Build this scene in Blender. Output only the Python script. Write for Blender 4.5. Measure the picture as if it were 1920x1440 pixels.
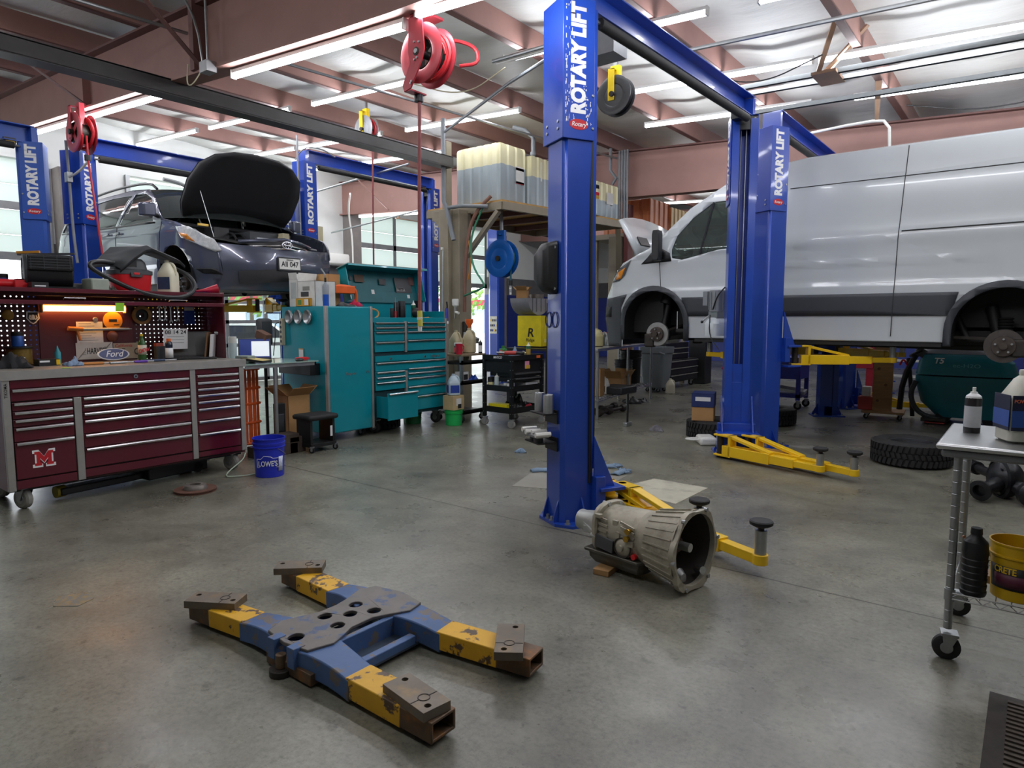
import bpy, bmesh, math, random
from mathutils import Vector as V, Matrix as M
from mathutils.geometry import tessellate_polygon
for o in list(bpy.data.objects): bpy.data.objects.remove(o)
SC = bpy.context.scene; COL = SC.collection
RN = random.Random(11)
PI = math.pi
def rad(a): return a*PI/180
# ---------------------------------------------------------------- camera
cam = bpy.data.objects.new('camera', bpy.data.cameras.new('camera')); COL.objects.link(cam)
cam.location = (0, 0, 1.5); cam.rotation_euler = (rad(90-5.62), 0, rad(38.1))
cam.data.sensor_width = 36; cam.data.lens = 1250/1920*36; cam.data.clip_start = .05; cam.data.clip_end = 300
SC.camera = cam
# ---------------------------------------------------------------- daylight and exposure
w = bpy.data.worlds.new('daylight'); SC.world = w; w.use_nodes = True
nt = w.node_tree; bgd = nt.nodes['Background']
bgd.inputs[0].default_value = (.9, .95, 1, 1); bgd.inputs[1].default_value = 2.2      # bright overcast sky
try: w.cycles.sampling_method = 'NONE'
except Exception: pass
SC.view_settings.view_transform = 'Standard'; SC.view_settings.look = 'None'
SC.view_settings.gamma = 1; SC.view_settings.use_curve_mapping = False
SC.view_settings.exposure = 0.85
TUBE = 34.0     # emission of the LED tubes
try:
    SC.cycles.max_bounces = 8; SC.cycles.diffuse_bounces = 4; SC.cycles.glossy_bounces = 3; SC.cycles.transparent_max_bounces = 12
    SC.cycles.caustics_reflective = False; SC.cycles.caustics_refractive = False
    SC.cycles.sample_clamp_indirect = 1.2; SC.cycles.sample_clamp_direct = 6
except Exception: pass
# ---------------------------------------------------------------- materials
def lin(c):
    if isinstance(c, str): c = [int(c[i:i+2], 16)/255 for i in (0, 2, 4)]
    return tuple(x/12.92 if x <= .04045 else ((x+.055)/1.055)**2.4 for x in c)
MATS = {}
def mat(name, col='888888', rough=.5, metal=0, noise=.12, scale=6, bump=0, coat=0, emit=0, trans=0, col2=None, cut=(.45, .6), spec=None, stretch=None, alpha=1):
    """procedural material: colour varied by noise; col2 breaks through in patches (wear, rust)"""
    if name in MATS: return MATS[name]
    m = bpy.data.materials.new(name); m.use_nodes = True; MATS[name] = m
    n = m.node_tree.nodes; l = m.node_tree.links; b = n['Principled BSDF']
    c = lin(col); b.inputs['Base Color'].default_value = (*c, 1)
    b.inputs['Roughness'].default_value = rough; b.inputs['Metallic'].default_value = metal
    b.inputs['Coat Weight'].default_value = coat; b.inputs['Coat Roughness'].default_value = .05
    b.inputs['Transmission Weight'].default_value = trans
    b.inputs['Alpha'].default_value = alpha
    if spec is not None: b.inputs['Specular IOR Level'].default_value = spec
    if emit:
        b.inputs['Emission Color'].default_value = (*c, 1); b.inputs['Emission Strength'].default_value = emit
    m.diffuse_color = (*c, 1)
    if noise or col2:
        tc = n.new('ShaderNodeTexCoord'); tx = n.new('ShaderNodeTexNoise'); tx.inputs['Scale'].default_value = scale; tx.inputs['Detail'].default_value = 5
        tx.inputs['Roughness'].default_value = .65
        if stretch:
            mp = n.new('ShaderNodeMapping'); mp.inputs['Scale'].default_value = stretch
            l.new(tc.outputs['Object'], mp.inputs[0]); l.new(mp.outputs[0], tx.inputs[0])
        else: l.new(tc.outputs['Object'], tx.inputs[0])
        rp = n.new('ShaderNodeValToRGB'); e = rp.color_ramp.elements
        e[0].position, e[1].position = .3, .7
        e[0].color = (*[x*(1-noise) for x in c], 1); e[1].color = (*[min(1, x*(1+noise)) for x in c], 1)
        l.new(tx.outputs[0], rp.inputs[0]); out = rp.outputs[0]
        if col2:
            t2 = n.new('ShaderNodeTexNoise'); t2.inputs['Scale'].default_value = scale*1.7; t2.inputs['Detail'].default_value = 8; t2.inputs['Roughness'].default_value = .6
            l.new(tc.outputs['Object'], t2.inputs[0])
            r2 = n.new('ShaderNodeValToRGB'); q = r2.color_ramp.elements; q[0].position, q[1].position = cut
            q[0].color = (0, 0, 0, 1); q[1].color = (1, 1, 1, 1); l.new(t2.outputs[0], r2.inputs[0])
            mx = n.new('ShaderNodeMix'); mx.data_type = 'RGBA'; l.new(r2.outputs[0], mx.inputs[0]); l.new(out, mx.inputs[6]); mx.inputs[7].default_value = (*lin(col2), 1)
            out = mx.outputs[2]
        l.new(out, b.inputs['Base Color'])
        if bump:
            bp = n.new('ShaderNodeBump'); bp.inputs['Strength'].default_value = bump; bp.inputs['Distance'].default_value = .02
            l.new(tx.outputs[0], bp.inputs['Height']); l.new(bp.outputs[0], b.inputs['Normal'])
    return m
def glass(name, tint='dfe8e4', alpha=.25, rough=.02):
    """thin window glass: transparent with a reflective sheen"""
    if name in MATS: return MATS[name]
    m = bpy.data.materials.new(name); m.use_nodes = True; MATS[name] = m
    n = m.node_tree.nodes; l = m.node_tree.links; n.clear()
    o = n.new('ShaderNodeOutputMaterial'); t = n.new('ShaderNodeBsdfTransparent'); t.inputs[0].default_value = (*lin(tint), 1)
    g = n.new('ShaderNodeBsdfGlossy'); g.inputs['Roughness'].default_value = rough
    d = n.new('ShaderNodeBsdfDiffuse'); d.inputs[0].default_value = (*lin(tint), 1)
    fr = n.new('ShaderNodeFresnel'); fr.inputs[0].default_value = 1.5
    m1 = n.new('ShaderNodeMixShader'); m1.inputs[0].default_value = alpha; l.new(t.outputs[0], m1.inputs[1]); l.new(d.outputs[0], m1.inputs[2])
    m2 = n.new('ShaderNodeMixShader'); l.new(fr.outputs[0], m2.inputs[0]); l.new(m1.outputs[0], m2.inputs[1]); l.new(g.outputs[0], m2.inputs[2])
    l.new(m2.outputs[0], o.inputs[0]); return m
# ---------------------------------------------------------------- mesh builder
class MB:
    def __init__(s, T=None): s.v = []; s.f = []; s.fm = []; s.fs = []; s.ms = []; s.T = T or M.Identity(4)
    def add(s, vs, fs, m, smooth=False):
        b = len(s.v); s.v += [s.T @ V(p) for p in vs]
        if m not in s.ms: s.ms.append(m)
        k = s.ms.index(m)
        for f in fs: s.f.append([b+i for i in f]); s.fm.append(k); s.fs.append(smooth)
        return s
    def box(s, c, d, m, rot=None, taper=None):
        x, y, z = d[0]/2, d[1]/2, d[2]/2
        p = [V((sx*x, sy*y, sz*z)) for sz in (-1, 1) for sy in (-1, 1) for sx in (-1, 1)]
        if taper:
            for i in range(4, 8): p[i].x *= taper[0]; p[i].y *= taper[1]
        if rot is not None:
            Rm = rot if isinstance(rot, M) else (M.Rotation(rot[2], 3, 'Z') @ M.Rotation(rot[1], 3, 'Y') @ M.Rotation(rot[0], 3, 'X'))
            p = [Rm @ q for q in p]
        c = V(c)
        return s.add([q+c for q in p], [(0, 2, 3, 1), (4, 5, 7, 6), (0, 1, 5, 4), (2, 6, 7, 3), (0, 4, 6, 2), (1, 3, 7, 5)], m)
    def ab(s, a, b, m):
        return s.box([(a[i]+b[i])/2 for i in range(3)], [abs(b[i]-a[i]) for i in range(3)], m)
    def bar(s, p, q, wd, ht, m, up=(0, 0, 1), w2=None, h2=None):
        p, q = V(p), V(q); d = (q-p).normalized(); u = V(up); u = (u-d*u.dot(d))
        if u.length < 1e-4: u = V((1, 0, 0)); u = u-d*u.dot(d)
        u.normalize(); r = d.cross(u); w2 = wd if w2 is None else w2; h2 = ht if h2 is None else h2
        vs = [p+r*a*wd/2+u*b*ht/2 for a, b in ((-1, -1), (1, -1), (1, 1), (-1, 1))]+[q+r*a*w2/2+u*b*h2/2 for a, b in ((-1, -1), (1, -1), (1, 1), (-1, 1))]
        return s.add(vs, [(0, 1, 2, 3), (7, 6, 5, 4), (0, 4, 5, 1), (1, 5, 6, 2), (2, 6, 7, 3), (3, 7, 4, 0)], m)
    def cyl(s, p, q, r, m, r2=None, n=16, cap=True):
        p, q = V(p), V(q); d = (q-p).normalized(); a = d.orthogonal().normalized(); b = d.cross(a); r2 = r if r2 is None else r2
        vs = [p+(a*math.cos(2*PI*i/n)+b*math.sin(2*PI*i/n))*r for i in range(n)]+[q+(a*math.cos(2*PI*i/n)+b*math.sin(2*PI*i/n))*r2 for i in range(n)]
        s.add(vs, [(i, (i+1) % n, n+(i+1) % n, n+i) for i in range(n)], m, True)
        if cap: s.add(vs, [tuple(range(n))[::-1], tuple(range(n, 2*n))], m)
        return s
    def lathe(s, prof, m, c=(0, 0, 0), ax=(0, 0, 1), n=24, sc=(1, 1)):
        c, d = V(c), V(ax).normalized(); a = V((1, 0, 0)) if abs(d.z) > .99 else d.orthogonal().normalized(); b = d.cross(a); k = len(prof)
        vs = [c+d*h+(a*math.cos(2*PI*i/n)*sc[0]+b*math.sin(2*PI*i/n)*sc[1])*r for i in range(n) for r, h in prof]
        return s.add(vs, [(i*k+j, ((i+1) % n)*k+j, ((i+1) % n)*k+j+1, i*k+j+1) for i in range(n) for j in range(k-1)], m, True)
    def tube(s, pts, r, m, n=8, closed=False, smooth=0):
        P = [V(p) for p in pts]
        for _ in range(smooth):
            Q = []
            K = len(P)
            for i in range(K if closed else K-1):
                a, b = P[i], P[(i+1) % K]; Q += [a*.75+b*.25, a*.25+b*.75]
            P = Q if closed else [P[0]]+Q+[P[-1]]
        K = len(P); vs = []; u = None
        for i, p in enumerate(P):
            t = (P[(i+1) % K]-P[i-1]) if closed else (P[min(i+1, K-1)]-P[max(i-1, 0)])
            t.normalize()
            u = t.orthogonal() if u is None else (u-t*u.dot(t))
            if u.length < 1e-5: u = t.orthogonal()
            u.normalize(); b = t.cross(u); rr = r[i] if isinstance(r, (list, tuple)) and len(r) == K else (r if not isinstance(r, (list, tuple)) else r[0])
            vs += [p+(u*math.cos(2*PI*j/n)+b*math.sin(2*PI*j/n))*rr for j in range(n)]
        fs = [(i*n+j, i*n+(j+1) % n, ((i+1) % K)*n+(j+1) % n, ((i+1) % K)*n+j) for i in range(K if closed else K-1) for j in range(n)]
        s.add(vs, fs, m, True)
        if not closed: s.add(vs, [tuple(range(n))[::-1], tuple(range((K-1)*n, K*n))], m)
        return s
    def prism(s, poly, d0, d1, m, plane='xz', holes=(), fn=None):
        """2-D outline (with holes) extruded from d0 to d1 across the plane"""
        loops = [list(poly)]+[list(h) for h in holes]; flat = [p for L in loops for p in L]
        def P(p, d):
            q = {'xz': (p[0], d, p[1]), 'xy': (p[0], p[1], d), 'yz': (d, p[0], p[1])}[plane]
            return fn(q) if fn else q
        tr = tessellate_polygon([[V((p[0], p[1], 0)) for p in L] for L in loops]); N = len(flat)
        vs = [P(p, d0) for p in flat]+[P(p, d1) for p in flat]
        fs = [tuple(t) for t in tr]+[tuple(N+i for i in t[::-1]) for t in tr]; o = 0
        for L in loops:
            k = len(L); fs += [(o+i, o+(i+1) % k, N+o+(i+1) % k, N+o+i) for i in range(k)]; o += k
        return s.add(vs, fs, m)
    def loft(s, rings, m, cap=True, closed=True, smooth=True):
        n = len(rings[0]); vs = [p for r in rings for p in r]
        fs = [(i*n+j, i*n+(j+1) % n, (i+1)*n+(j+1) % n, (i+1)*n+j) for i in range(len(rings)-1) for j in range(n if closed else n-1)]
        s.add(vs, fs, m, smooth)
        if cap and closed: s.add(vs, [tuple(range(n))[::-1], tuple(range(len(vs)-n, len(vs)))], m)
        return s
    def ball(s, c, r, m, n=12, k=8, sc=(1, 1, 1)):
        pr = [(math.sin(PI*j/k), -math.cos(PI*j/k)) for j in range(k+1)]
        vs = [V(c)+V((math.cos(2*PI*i/n)*a*r*sc[0], math.sin(2*PI*i/n)*a*r*sc[1], h*r*sc[2])) for i in range(n) for a, h in pr]; q = k+1
        return s.add(vs, [(i*q+j, ((i+1) % n)*q+j, ((i+1) % n)*q+j+1, i*q+j+1) for i in range(n) for j in range(k)], m, True)
    def mesh(s, name, sharp=35, calc=True):
        me = bpy.data.meshes.new(name); me.from_pydata([tuple(p) for p in s.v], [], s.f)
        for m in s.ms: me.materials.append(m)
        for p, k, sm in zip(me.polygons, s.fm, s.fs): p.material_index = k; p.use_smooth = sm
        b = bmesh.new(); b.from_mesh(me); bmesh.ops.remove_doubles(b, verts=b.verts, dist=1e-5)
        if calc: bmesh.ops.recalc_face_normals(b, faces=b.faces)
        b.to_mesh(me); b.free()
        try: me.set_sharp_from_angle(angle=rad(sharp))
        except Exception: pass
        return me
    def obj(s, name, parent=None, bev=0, loc=None, rot=None, sub=0, calc=True, seg=2):
        o = bpy.data.objects.new(name, s.mesh(name, calc=calc)); COL.objects.link(o)
        if parent: o.parent = parent
        if loc: o.location = loc
        if rot: o.rotation_euler = rot
        if bev:
            q = o.modifiers.new('bevel', 'BEVEL'); q.width = bev; q.segments = seg; q.limit_method = 'ANGLE'; q.angle_limit = rad(40); q.use_clamp_overlap = True
        if sub:
            q = o.modifiers.new('sub', 'SUBSURF'); q.levels = sub; q.render_levels = sub
        return o
def tag(o, label, cat, group=None):
    o['label'] = label; o['category'] = cat
    if group: o['group'] = group
    return o
def thing(name, label, cat, loc=(0, 0, 0), rz=0, group=None):
    o = bpy.data.objects.new(name, None); COL.objects.link(o); o.empty_display_size = .1
    o.location = loc; o.rotation_euler = (0, 0, rz); return tag(o, label, cat, group)
def one(name, mb, label, cat, group=None, loc=None, rot=None, bev=0, sub=0):
    return tag(mb.obj(name, None, bev, loc, rot, sub), label, cat, group)
def struct(name, mb, bev=0, parent=None):
    o = mb.obj(name, parent, bev)
    if not parent: o['kind'] = 'structure'
    return o
def kids(o): return [c for c in bpy.data.objects if c.parent == o]
def dup(root, loc, rz=None, label=None, group=None):
    """a copy of a thing with copies of its parts and sub-parts"""
    def cp(o, par):
        c = o.copy(); COL.objects.link(c); c.parent = par
        for k in kids(o): cp(k, c)
        return c
    r = cp(root, None); r.location = loc
    if rz is not None: r.rotation_euler = (0, 0, rz)
    if label: r['label'] = label
    if group: r['group'] = group
    return r
TXT = {}
def text(s, size, loc, right, up, m, parent=None, bold=0, name='lettering', width=None, shear=0, ext=.0006, align='CENTER'):
    """raised or printed lettering as a thin mesh"""
    key = (s, size, bold, m.name, width, shear, ext, align)
    if key not in TXT:
        cu = bpy.data.curves.new('txt', 'FONT'); cu.body = s; cu.size = size; cu.align_x = align; cu.align_y = 'CENTER'
        cu.offset = bold*size; cu.extrude = ext; cu.shear = shear; cu.resolution_u = 3
        t = bpy.data.objects.new('txt', cu); COL.objects.link(t); bpy.context.view_layer.update()
        me = bpy.data.meshes.new_from_object(t.evaluated_get(bpy.context.evaluated_depsgraph_get()))
        bpy.data.objects.remove(t); me.materials.clear(); me.materials.append(m)
        if width:
            xs = [q.co.x for q in me.vertices]; W = max(xs)-min(xs)
            for q in me.vertices: q.co.x *= width/W
        TXT[key] = me
    o = bpy.data.objects.new(name, TXT[key]); COL.objects.link(o)
    r = V(right).normalized(); u = V(up).normalized(); n = r.cross(u)
    mt = M((r, u, n)).transposed().to_4x4(); mt.translation = V(loc)
    o.parent = parent; o.matrix_local = mt; return o
def sheen(o): return o
# common materials
BLUE = mat('lift_blue_paint', '2046a8', .28, 0, .08, 3, coat=.3)
BLUE2 = mat('faded_blue_paint', '2a55b0', .4, 0, .08, 3)
DKB = mat('navy_paint', '24419c', .4)
YEL = mat('safety_yellow_paint', 'f2c41a', .32, 0, .06, 4, coat=.2)
BLK = mat('black_plastic', '17181a', .45, 0, .1, 10)
RUB = mat('black_rubber', '1c1c1d', .75, 0, .15, 12, bump=.1)
DKG = mat('dark_grey_plastic', '3a3d40', .5)
WHT = mat('white_paint', 'eceeea', .4, 0, .03)
WPL = mat('white_plastic', 'e9e9e2', .4, 0, .03)
STL = mat('galvanised_steel', 'a9acad', .38, .85, .12, 9)
CHR = mat('polished_aluminium', 'd6d8da', .22, .95, .05)
STS = mat('stainless_steel', 'c4c6c6', .28, .9, .08, 5)
IRN = mat('dark_iron', '3b3632', .55, .5, .25, 14, bump=.15)
BRN = mat('brown_primer_steel', '946f66', .55, 0, .1, 2)
BRD = mat('dark_brown_primer', '6b4b46', .6, 0, .12, 2)
TAN = mat('tan_paint', '8f8673', .5, 0, .12, 3)
RED = mat('red_plastic', 'cf1f26', .38, 0, .06)
CRD = mat('cardboard', 'b48a58', .8, 0, .1, 5)
WOOD = mat('pine_plank', 'a9835a', .7, 0, .2, 5, stretch=(1, 1, 8))
PAP = mat('white_paper', 'e8e8e6', .8, 0, .02)
TINK = mat('black_ink', '1a1a1c', .6, 0, 0)
WINK = mat('white_ink', 'f2f2f2', .5, 0, 0)
RINK = mat('red_ink', 'c01d28', .5, 0, 0)
BINK = mat('blue_ink', '23409a', .5, 0, 0)
# ================================================================ the building
def roofz(x): return 4.45-.055*x
def concrete():
    m = bpy.data.materials.new('stained_concrete'); m.use_nodes = True
    n = m.node_tree.nodes; l = m.node_tree.links; b = n['Principled BSDF']
    tc = n.new('ShaderNodeTexCoord')
    def noi(sc, det, ro=.6, dist=0):
        t = n.new('ShaderNodeTexNoise'); t.inputs['Scale'].default_value = sc; t.inputs['Detail'].default_value = det
        t.inputs['Roughness'].default_value = ro; t.inputs['Distortion'].default_value = dist; l.new(tc.outputs['Object'], t.inputs[0]); return t.outputs[0]
    def ramp(i, stops):
        r = n.new('ShaderNodeValToRGB'); e = r.color_ramp.elements
        while len(e) < len(stops): e.new(.5)
        for q, (p, c) in zip(e, stops): q.position = p; q.color = (*c, 1)
        l.new(i, r.inputs[0]); return r.outputs[0]
    def mul(a, bb, f=1, mode='MULTIPLY'):
        x = n.new('ShaderNodeMix'); x.data_type = 'RGBA'; x.blend_type = mode; x.inputs[0].default_value = f
        l.new(a, x.inputs[6]); l.new(bb, x.inputs[7]); return x.outputs[2]
    big = ramp(noi(.45, 6, .62, .4), [(.3, lin('65645a')), (.5, lin('7e7d72')), (.72, lin('959487'))])
    mid = ramp(noi(2.3, 9, .7), [(.36, (.74, .73, .7)), (.5, (.97, .97, .95)), (.62, (1.08, 1.08, 1.05))])
    fine = ramp(noi(38, 6, .8), [(.34, (.6, .59, .57)), (.5, (.95, .95, .94)), (.66, (1.18, 1.18, 1.16))])
    spots = ramp(noi(13, 5, .62), [(.3, (.35, .33, .31)), (.4, (1, 1, 1))])
    streak = ramp(noi(.8, 12, .72, .3), [(.36, (.52, .51, .49)), (.5, (.86, .85, .83)), (.62, (1.08, 1.08, 1.06))])
    c = mul(mul(mul(mul(big, mid, .75), fine), spots, .7), streak, .8)
    # saw-cut joints
    sx = n.new('ShaderNodeSeparateXYZ'); l.new(tc.outputs['Object'], sx.inputs[0])
    wob = n.new('ShaderNodeMath'); wob.operation = 'MULTIPLY_ADD'; l.new(noi(1.5, 2), wob.inputs[0]); wob.inputs[1].default_value = .02; l.new(sx.outputs[1], wob.inputs[2])
    def joint(src, at, wd=.005):
        a = n.new('ShaderNodeMath'); a.operation = 'SUBTRACT'; l.new(src, a.inputs[0]); a.inputs[1].default_value = at
        d = n.new('ShaderNodeMath'); d.operation = 'ABSOLUTE'; l.new(a.outputs[0], d.inputs[0])
        g = n.new('ShaderNodeMath'); g.operation = 'GREATER_THAN'; l.new(d.outputs[0], g.inputs[0]); g.inputs[1].default_value = wd; return g.outputs[0]
    for src, at in ((wob.outputs[0], 3.86), (wob.outputs[0], 11.3), (sx.outputs[0], -4.6), (sx.outputs[0], -9.2)):
        j = ramp(joint(src, at, .007 if at > 0 else .003), [(0, (.3, .28, .25)), (1, (1, 1, 1))]); c = mul(c, j, 1 if at > 0 else .25)
    l.new(c, b.inputs['Base Color'])
    rr = ramp(noi(1.7, 6, .65), [(.3, (.22, .22, .22)), (.7, (.42, .42, .42))]); l.new(rr, b.inputs['Roughness'])
    b.inputs['Specular IOR Level'].default_value = .55
    bp = n.new('ShaderNodeBump'); bp.inputs['Strength'].default_value = .08; bp.inputs['Distance'].default_value = .01
    l.new(noi(14, 6, .7), bp.inputs['Height']); l.new(bp.outputs[0], b.inputs['Normal'])
    return m
CONC = concrete(); MATS['stained_concrete'] = CONC
XW, XE, YS, YN = -14.5, 7.0, -5.0, 23.0
struct('floor', MB().ab((XW-.3, YS, -.2), (XE, YN, 0), CONC))
g = MB(); g.ab((-80, -60, -.35), (XW-.3, 80, -.06), mat('pale_asphalt', 'b9b7b2', .9)); struct('ground', g)
BLOCK = mat('white_block_wall', 'e6e8e4', .6, 0, .04, 2)
BAND = mat('grey_wall_band', '6c6c6e', .6)
BWAL = mat('blue_wall_paint', '2a3884', .5)
def wall_x(name, spans, x0, x1):
    b = MB()
    for y0, y1, z0, z1 in spans:
        for a, c, m in ((0, 2.3, BWAL), (2.3, 2.88, BAND), (2.88, 6, BLOCK)):
            lo, hi = max(z0, a), min(z1, c)
            if hi > lo: b.ab((x0, y0, lo), (x1, y1, hi), m)
    return struct(name, b)
D1, D2, D3 = (.6, 4.55), (6.0, 10.1), (11.75, 17.3)
DT = 4.35
wall_x('wall_west', [(YS, D1[0], 0, 5.3), (D1[1], D2[0], 0, 5.3), (D2[1], D3[0], 0, 5.3), (D3[1], YN, 0, 5.3)]+[(d[0], d[1], DT, 5.3) for d in (D1, D2, D3)], XW-.25, XW)
b = MB()
for z0, z1, m in ((0, 2.3, BWAL), (2.3, 2.88, BAND), (2.88, 5.3, BLOCK)): b.ab((XW-.25, YN, z0), (XE, YN+.2, z1), m)
struct('wall_north', b)
GREY = mat('pale_grey_wall', 'b9bab6', .7)
struct('wall_east', MB().ab((XE, YS, 0), (XE+.2, YN+.2, 4.4), GREY)); struct('wall_south', MB().ab((XW-.25, YS-.2, 0), (XE+.2, YS, 5.3), GREY))
def translucent(name, c):
    m = bpy.data.materials.new(name); m.use_nodes = True; MATS[name] = m; n = m.node_tree.nodes; l = m.node_tree.links; b = n['Principled BSDF']; b.inputs['Base Color'].default_value = (*lin(c), 1); b.inputs['Roughness'].default_value = .5
    t = n.new('ShaderNodeBsdfTranslucent'); t.inputs[0].default_value = (*lin('dfe6e2'), 1); x = n.new('ShaderNodeMixShader'); x.inputs[0].default_value = .65
    l.new(b.outputs[0], x.inputs[1]); l.new(t.outputs[0], x.inputs[2]); l.new(x.outputs[0], n['Material Output'].inputs[0]); return m
# sectional doors: one and three are rolled half up, two is shut and glazed
DPAN = translucent('white_door_panel', 'e6eae6'); DFRM = mat('grey_door_rail', '8b8d8e', .5, .3)
PANE = glass('door_glass', 'eef4f2', .08)
for k, (d, z0) in enumerate(((D1, 2.55), (D3, 2.5))):
    b = MB(); q = (DT-z0)/4
    for i in range(4): b.ab((XW-.17, d[0]+.04, z0+i*q+.008), (XW-.12, d[1]-.04, z0+(i+1)*q-.008), DPAN)
    o = struct('door_%d' % (1 if k == 0 else 3), b)
    r = MB()
    for i in range(3 if k else 2):
        zz = z0+i*2*q
        if zz < DT-.1: r.ab((XW-.12, d[0]+.04, zz), (XW-.1, d[1]-.04, zz+.14), DFRM)
    n = 4
    for i in range(n+1):
        yy = d[0]+.09+(d[1]-d[0]-.18)*i/n; r.ab((XW-.12, yy-.05, z0), (XW-.1, yy+.05, DT), DFRM)
    r.obj('rail', o)
b = MB()
for i in range(4):
    z0 = 2.3+i*.5; b.ab((XW-.17, D2[0]+.04, z0+.008), (XW-.12, D2[1]-.04, min(DT, z0+.492)), DPAN)
o = struct('door_2', b)
r = MB(); p = MB()
for zz in (0.02, .42, .84, 1.38, 1.84, 2.24): r.ab((XW-.17, D2[0]+.04, zz), (XW-.1, D2[1]-.04, zz+.08), DFRM)
for i in range(5):
    yy = D2[0]+.08+(D2[1]-D2[0]-.16)*i/4; r.ab((XW-.17, yy-.04, 0.02), (XW-.1, yy+.04, 2.32), DFRM)
r.ab((XW-.15, D2[0]+.06, .04), (XW-.12, D2[1]-.06, .44), DPAN)
r.obj('frame', o); p.ab((XW-.145, D2[0]+.08, .48), (XW-.135, D2[1]-.08, 2.28), PANE); p.obj('glass_pane', o)
# ceiling: sagging white insulation between purlins
PX = [6.1, 4.55, 3.0, 1.45, -.1, -1.63, -3.12, -4.7, -6.3, -7.9, -9.45, -11.2, -12.8]
b = MB(); NX, NY = 120, 96; INS = mat('white_insulation', 'd2d3ce', .45, 0, .07, 1.4, bump=.7, stretch=(.6, 2.2, 1))
def sag(x, y):
    e = [XE+1]+PX+[XW-1]
    for a, c in zip(e, e[1:]):
        if c <= x <= a: t = (x-c)/(a-c); break
    r2 = random.Random(int(y*2.1)*31+int(c*7)); 
    return .065*math.sin(PI*t)*(1.1+.5*math.sin(y*.9+c*2))+.02*math.sin(y*3.1+x*2+math.sin(y*.7))*math.sin(PI*t)+.012*math.sin(x*9+y*1.7+2*math.sin(y*.5))
vs = []
for i in range(NX+1):
    x = XW-.2+(XE+.3-XW)*i/NX
    for j in range(NY+1):
        y = YS-.1+(YN-YS+.2)*j/NY; vs.append((x, y, roofz(x)+.06-sag(x, y)))
b.add(vs, [(i*(NY+1)+j, (i+1)*(NY+1)+j, (i+1)*(NY+1)+j+1, i*(NY+1)+j+1) for i in range(NX) for j in range(NY)], INS, True)
o = struct('ceiling', b); md = o.modifiers.new('t', 'SOLIDIFY'); md.thickness = .06; md.offset = 1
k = 0
for x in PX:
    k += 1; zt = roofz(x)-.0; b = MB()
    b.ab((x-.012, YS, zt-.2), (x+.012, YN, zt+.05), BRN); b.ab((x-.07, YS, zt-.212), (x+.012, YN, zt-.196), BRD); struct('trim_%d' % k, b)
# tapered roof rafters
def rafter(y, pts):
    global k
    k += 1; b = MB()
    top = [(x, roofz(x)-.23) for x, _ in pts]
    b.prism(list(pts)+top[::-1], y-.012, y+.012, BRN)
    for (xa, za), (xb, zb) in zip(pts, pts[1:]): b.bar((xa, y, za), (xb, y, zb), .22, .025, BRN)
    for (xa, za), (xb, zb) in zip(top, top[1:]): b.bar((xa, y, za), (xb, y, zb), .22, .025, BRD)
    return b
b = rafter(3.6, [(XW, 4.47), (-12.2, 4.3), (-7.6, 4.0), (-4.6, 3.79), (-3.9, 3.75), (XE, 3.45)])
b.ab((-6.78, 3.46, 3.95), (-6.7, 3.74, 4.7), BRD); b.ab((-9.6, 3.5, 4.15), (-9.57, 3.7, 4.8), BRN)
b.bar((-6.65, 3.5, 3.98), (-6.3, 2.45, 4.62), .05, .012, BRD); b.bar((-9.5, 3.5, 4.15), (-9.45, 2.4, 4.75), .05, .012, BRD)
struct('trim_%d' % k, b)
b = rafter(11.3, [(XW, 4.2), (-11.5, 4.03), (-6.2, 3.74), (-4.8, 3.69), (XE, 3.55)]); b.ab((-6.95, 11.1, 3.8), (-6.9, 11.5, 4.55), BRD)
b.bar((-12.6, 11.2, 4.12), (-12.8, 10.2, 4.9), .05, .012, BRN); struct('trim_%d' % k, b)
b = rafter(19.0, [(XW, 4.2), (-6, 3.74), (XE, 3.55)]); struct('trim_%d' % k, b)
# wall posts beside the doors
for y in (4.85, 11.45, 17.6):
    k += 1; b = MB(); b.ab((XW, y-.16, 0), (XW+.35, y+.16, 4.25), mat('grey_brown_post', '77716d', .55)); struct('trim_%d' % k, b, .005)
k += 1; b = MB()
for y in (4.6, 6.0, 10.1, 11.72, 17.3): b.ab((XW-.02, y-.04, 0), (XW+.06, y+.04, DT), STL)
struct('trim_%d' % k, b)
# dark crane beam carried by a tan post
DKS = mat('dark_steel_beam', '4b4a49', .5, .2, .15, 3)
k += 1; b = MB(); b.ab((-7.45, -1.5, 3.97), (-7.25, 7.78, 3.985), DKS); b.ab((-7.45, -1.5, 3.82), (-7.25, 7.78, 3.835), DKS); b.ab((-7.36, -1.5, 3.82), (-7.34, 7.78, 3.985), DKS); b.ab((-7.45, -1.5, 3.83), (-7.435, 7.78, 3.98), DKS); b.ab((-7.265, -1.5, 3.83), (-7.25, 7.78, 3.98), DKS)
struct('trim_%d' % k, b)
k += 1; b = MB(); b.ab((-7.52, 7.72, 0), (-7.33, 8.02, 3.2), TAN); b.ab((-7.36, 7.82, 0), (-7.18, 8.1, 3.2), TAN); b.ab((-7.5, 7.78, 3.2), (-7.4, 7.9, 4.25), TAN); b.ab((-7.75, 7.8, 3.05), (-7.5, 7.86, 3.2), TAN); b.ab((-7.6, 7.6, 0), (-7.1, 8.2, .02), TAN)
b.prism([(-7.52, 2.85), (-7.52, 3.08), (-7.72, 3.08)], 7.79, 7.81, TAN)
struct('pillar', b, .006)
k += 1; b = MB(); b.ab((-6.75, 11.7, 0), (-6.5, 12.0, 3.1), TAN); b.ab((-6.45, 11.75, 0), (-6.35, 11.95, 3.7), mat('red_brown_post', '6d3a38', .5)); struct('pillar', b, .006)
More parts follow.
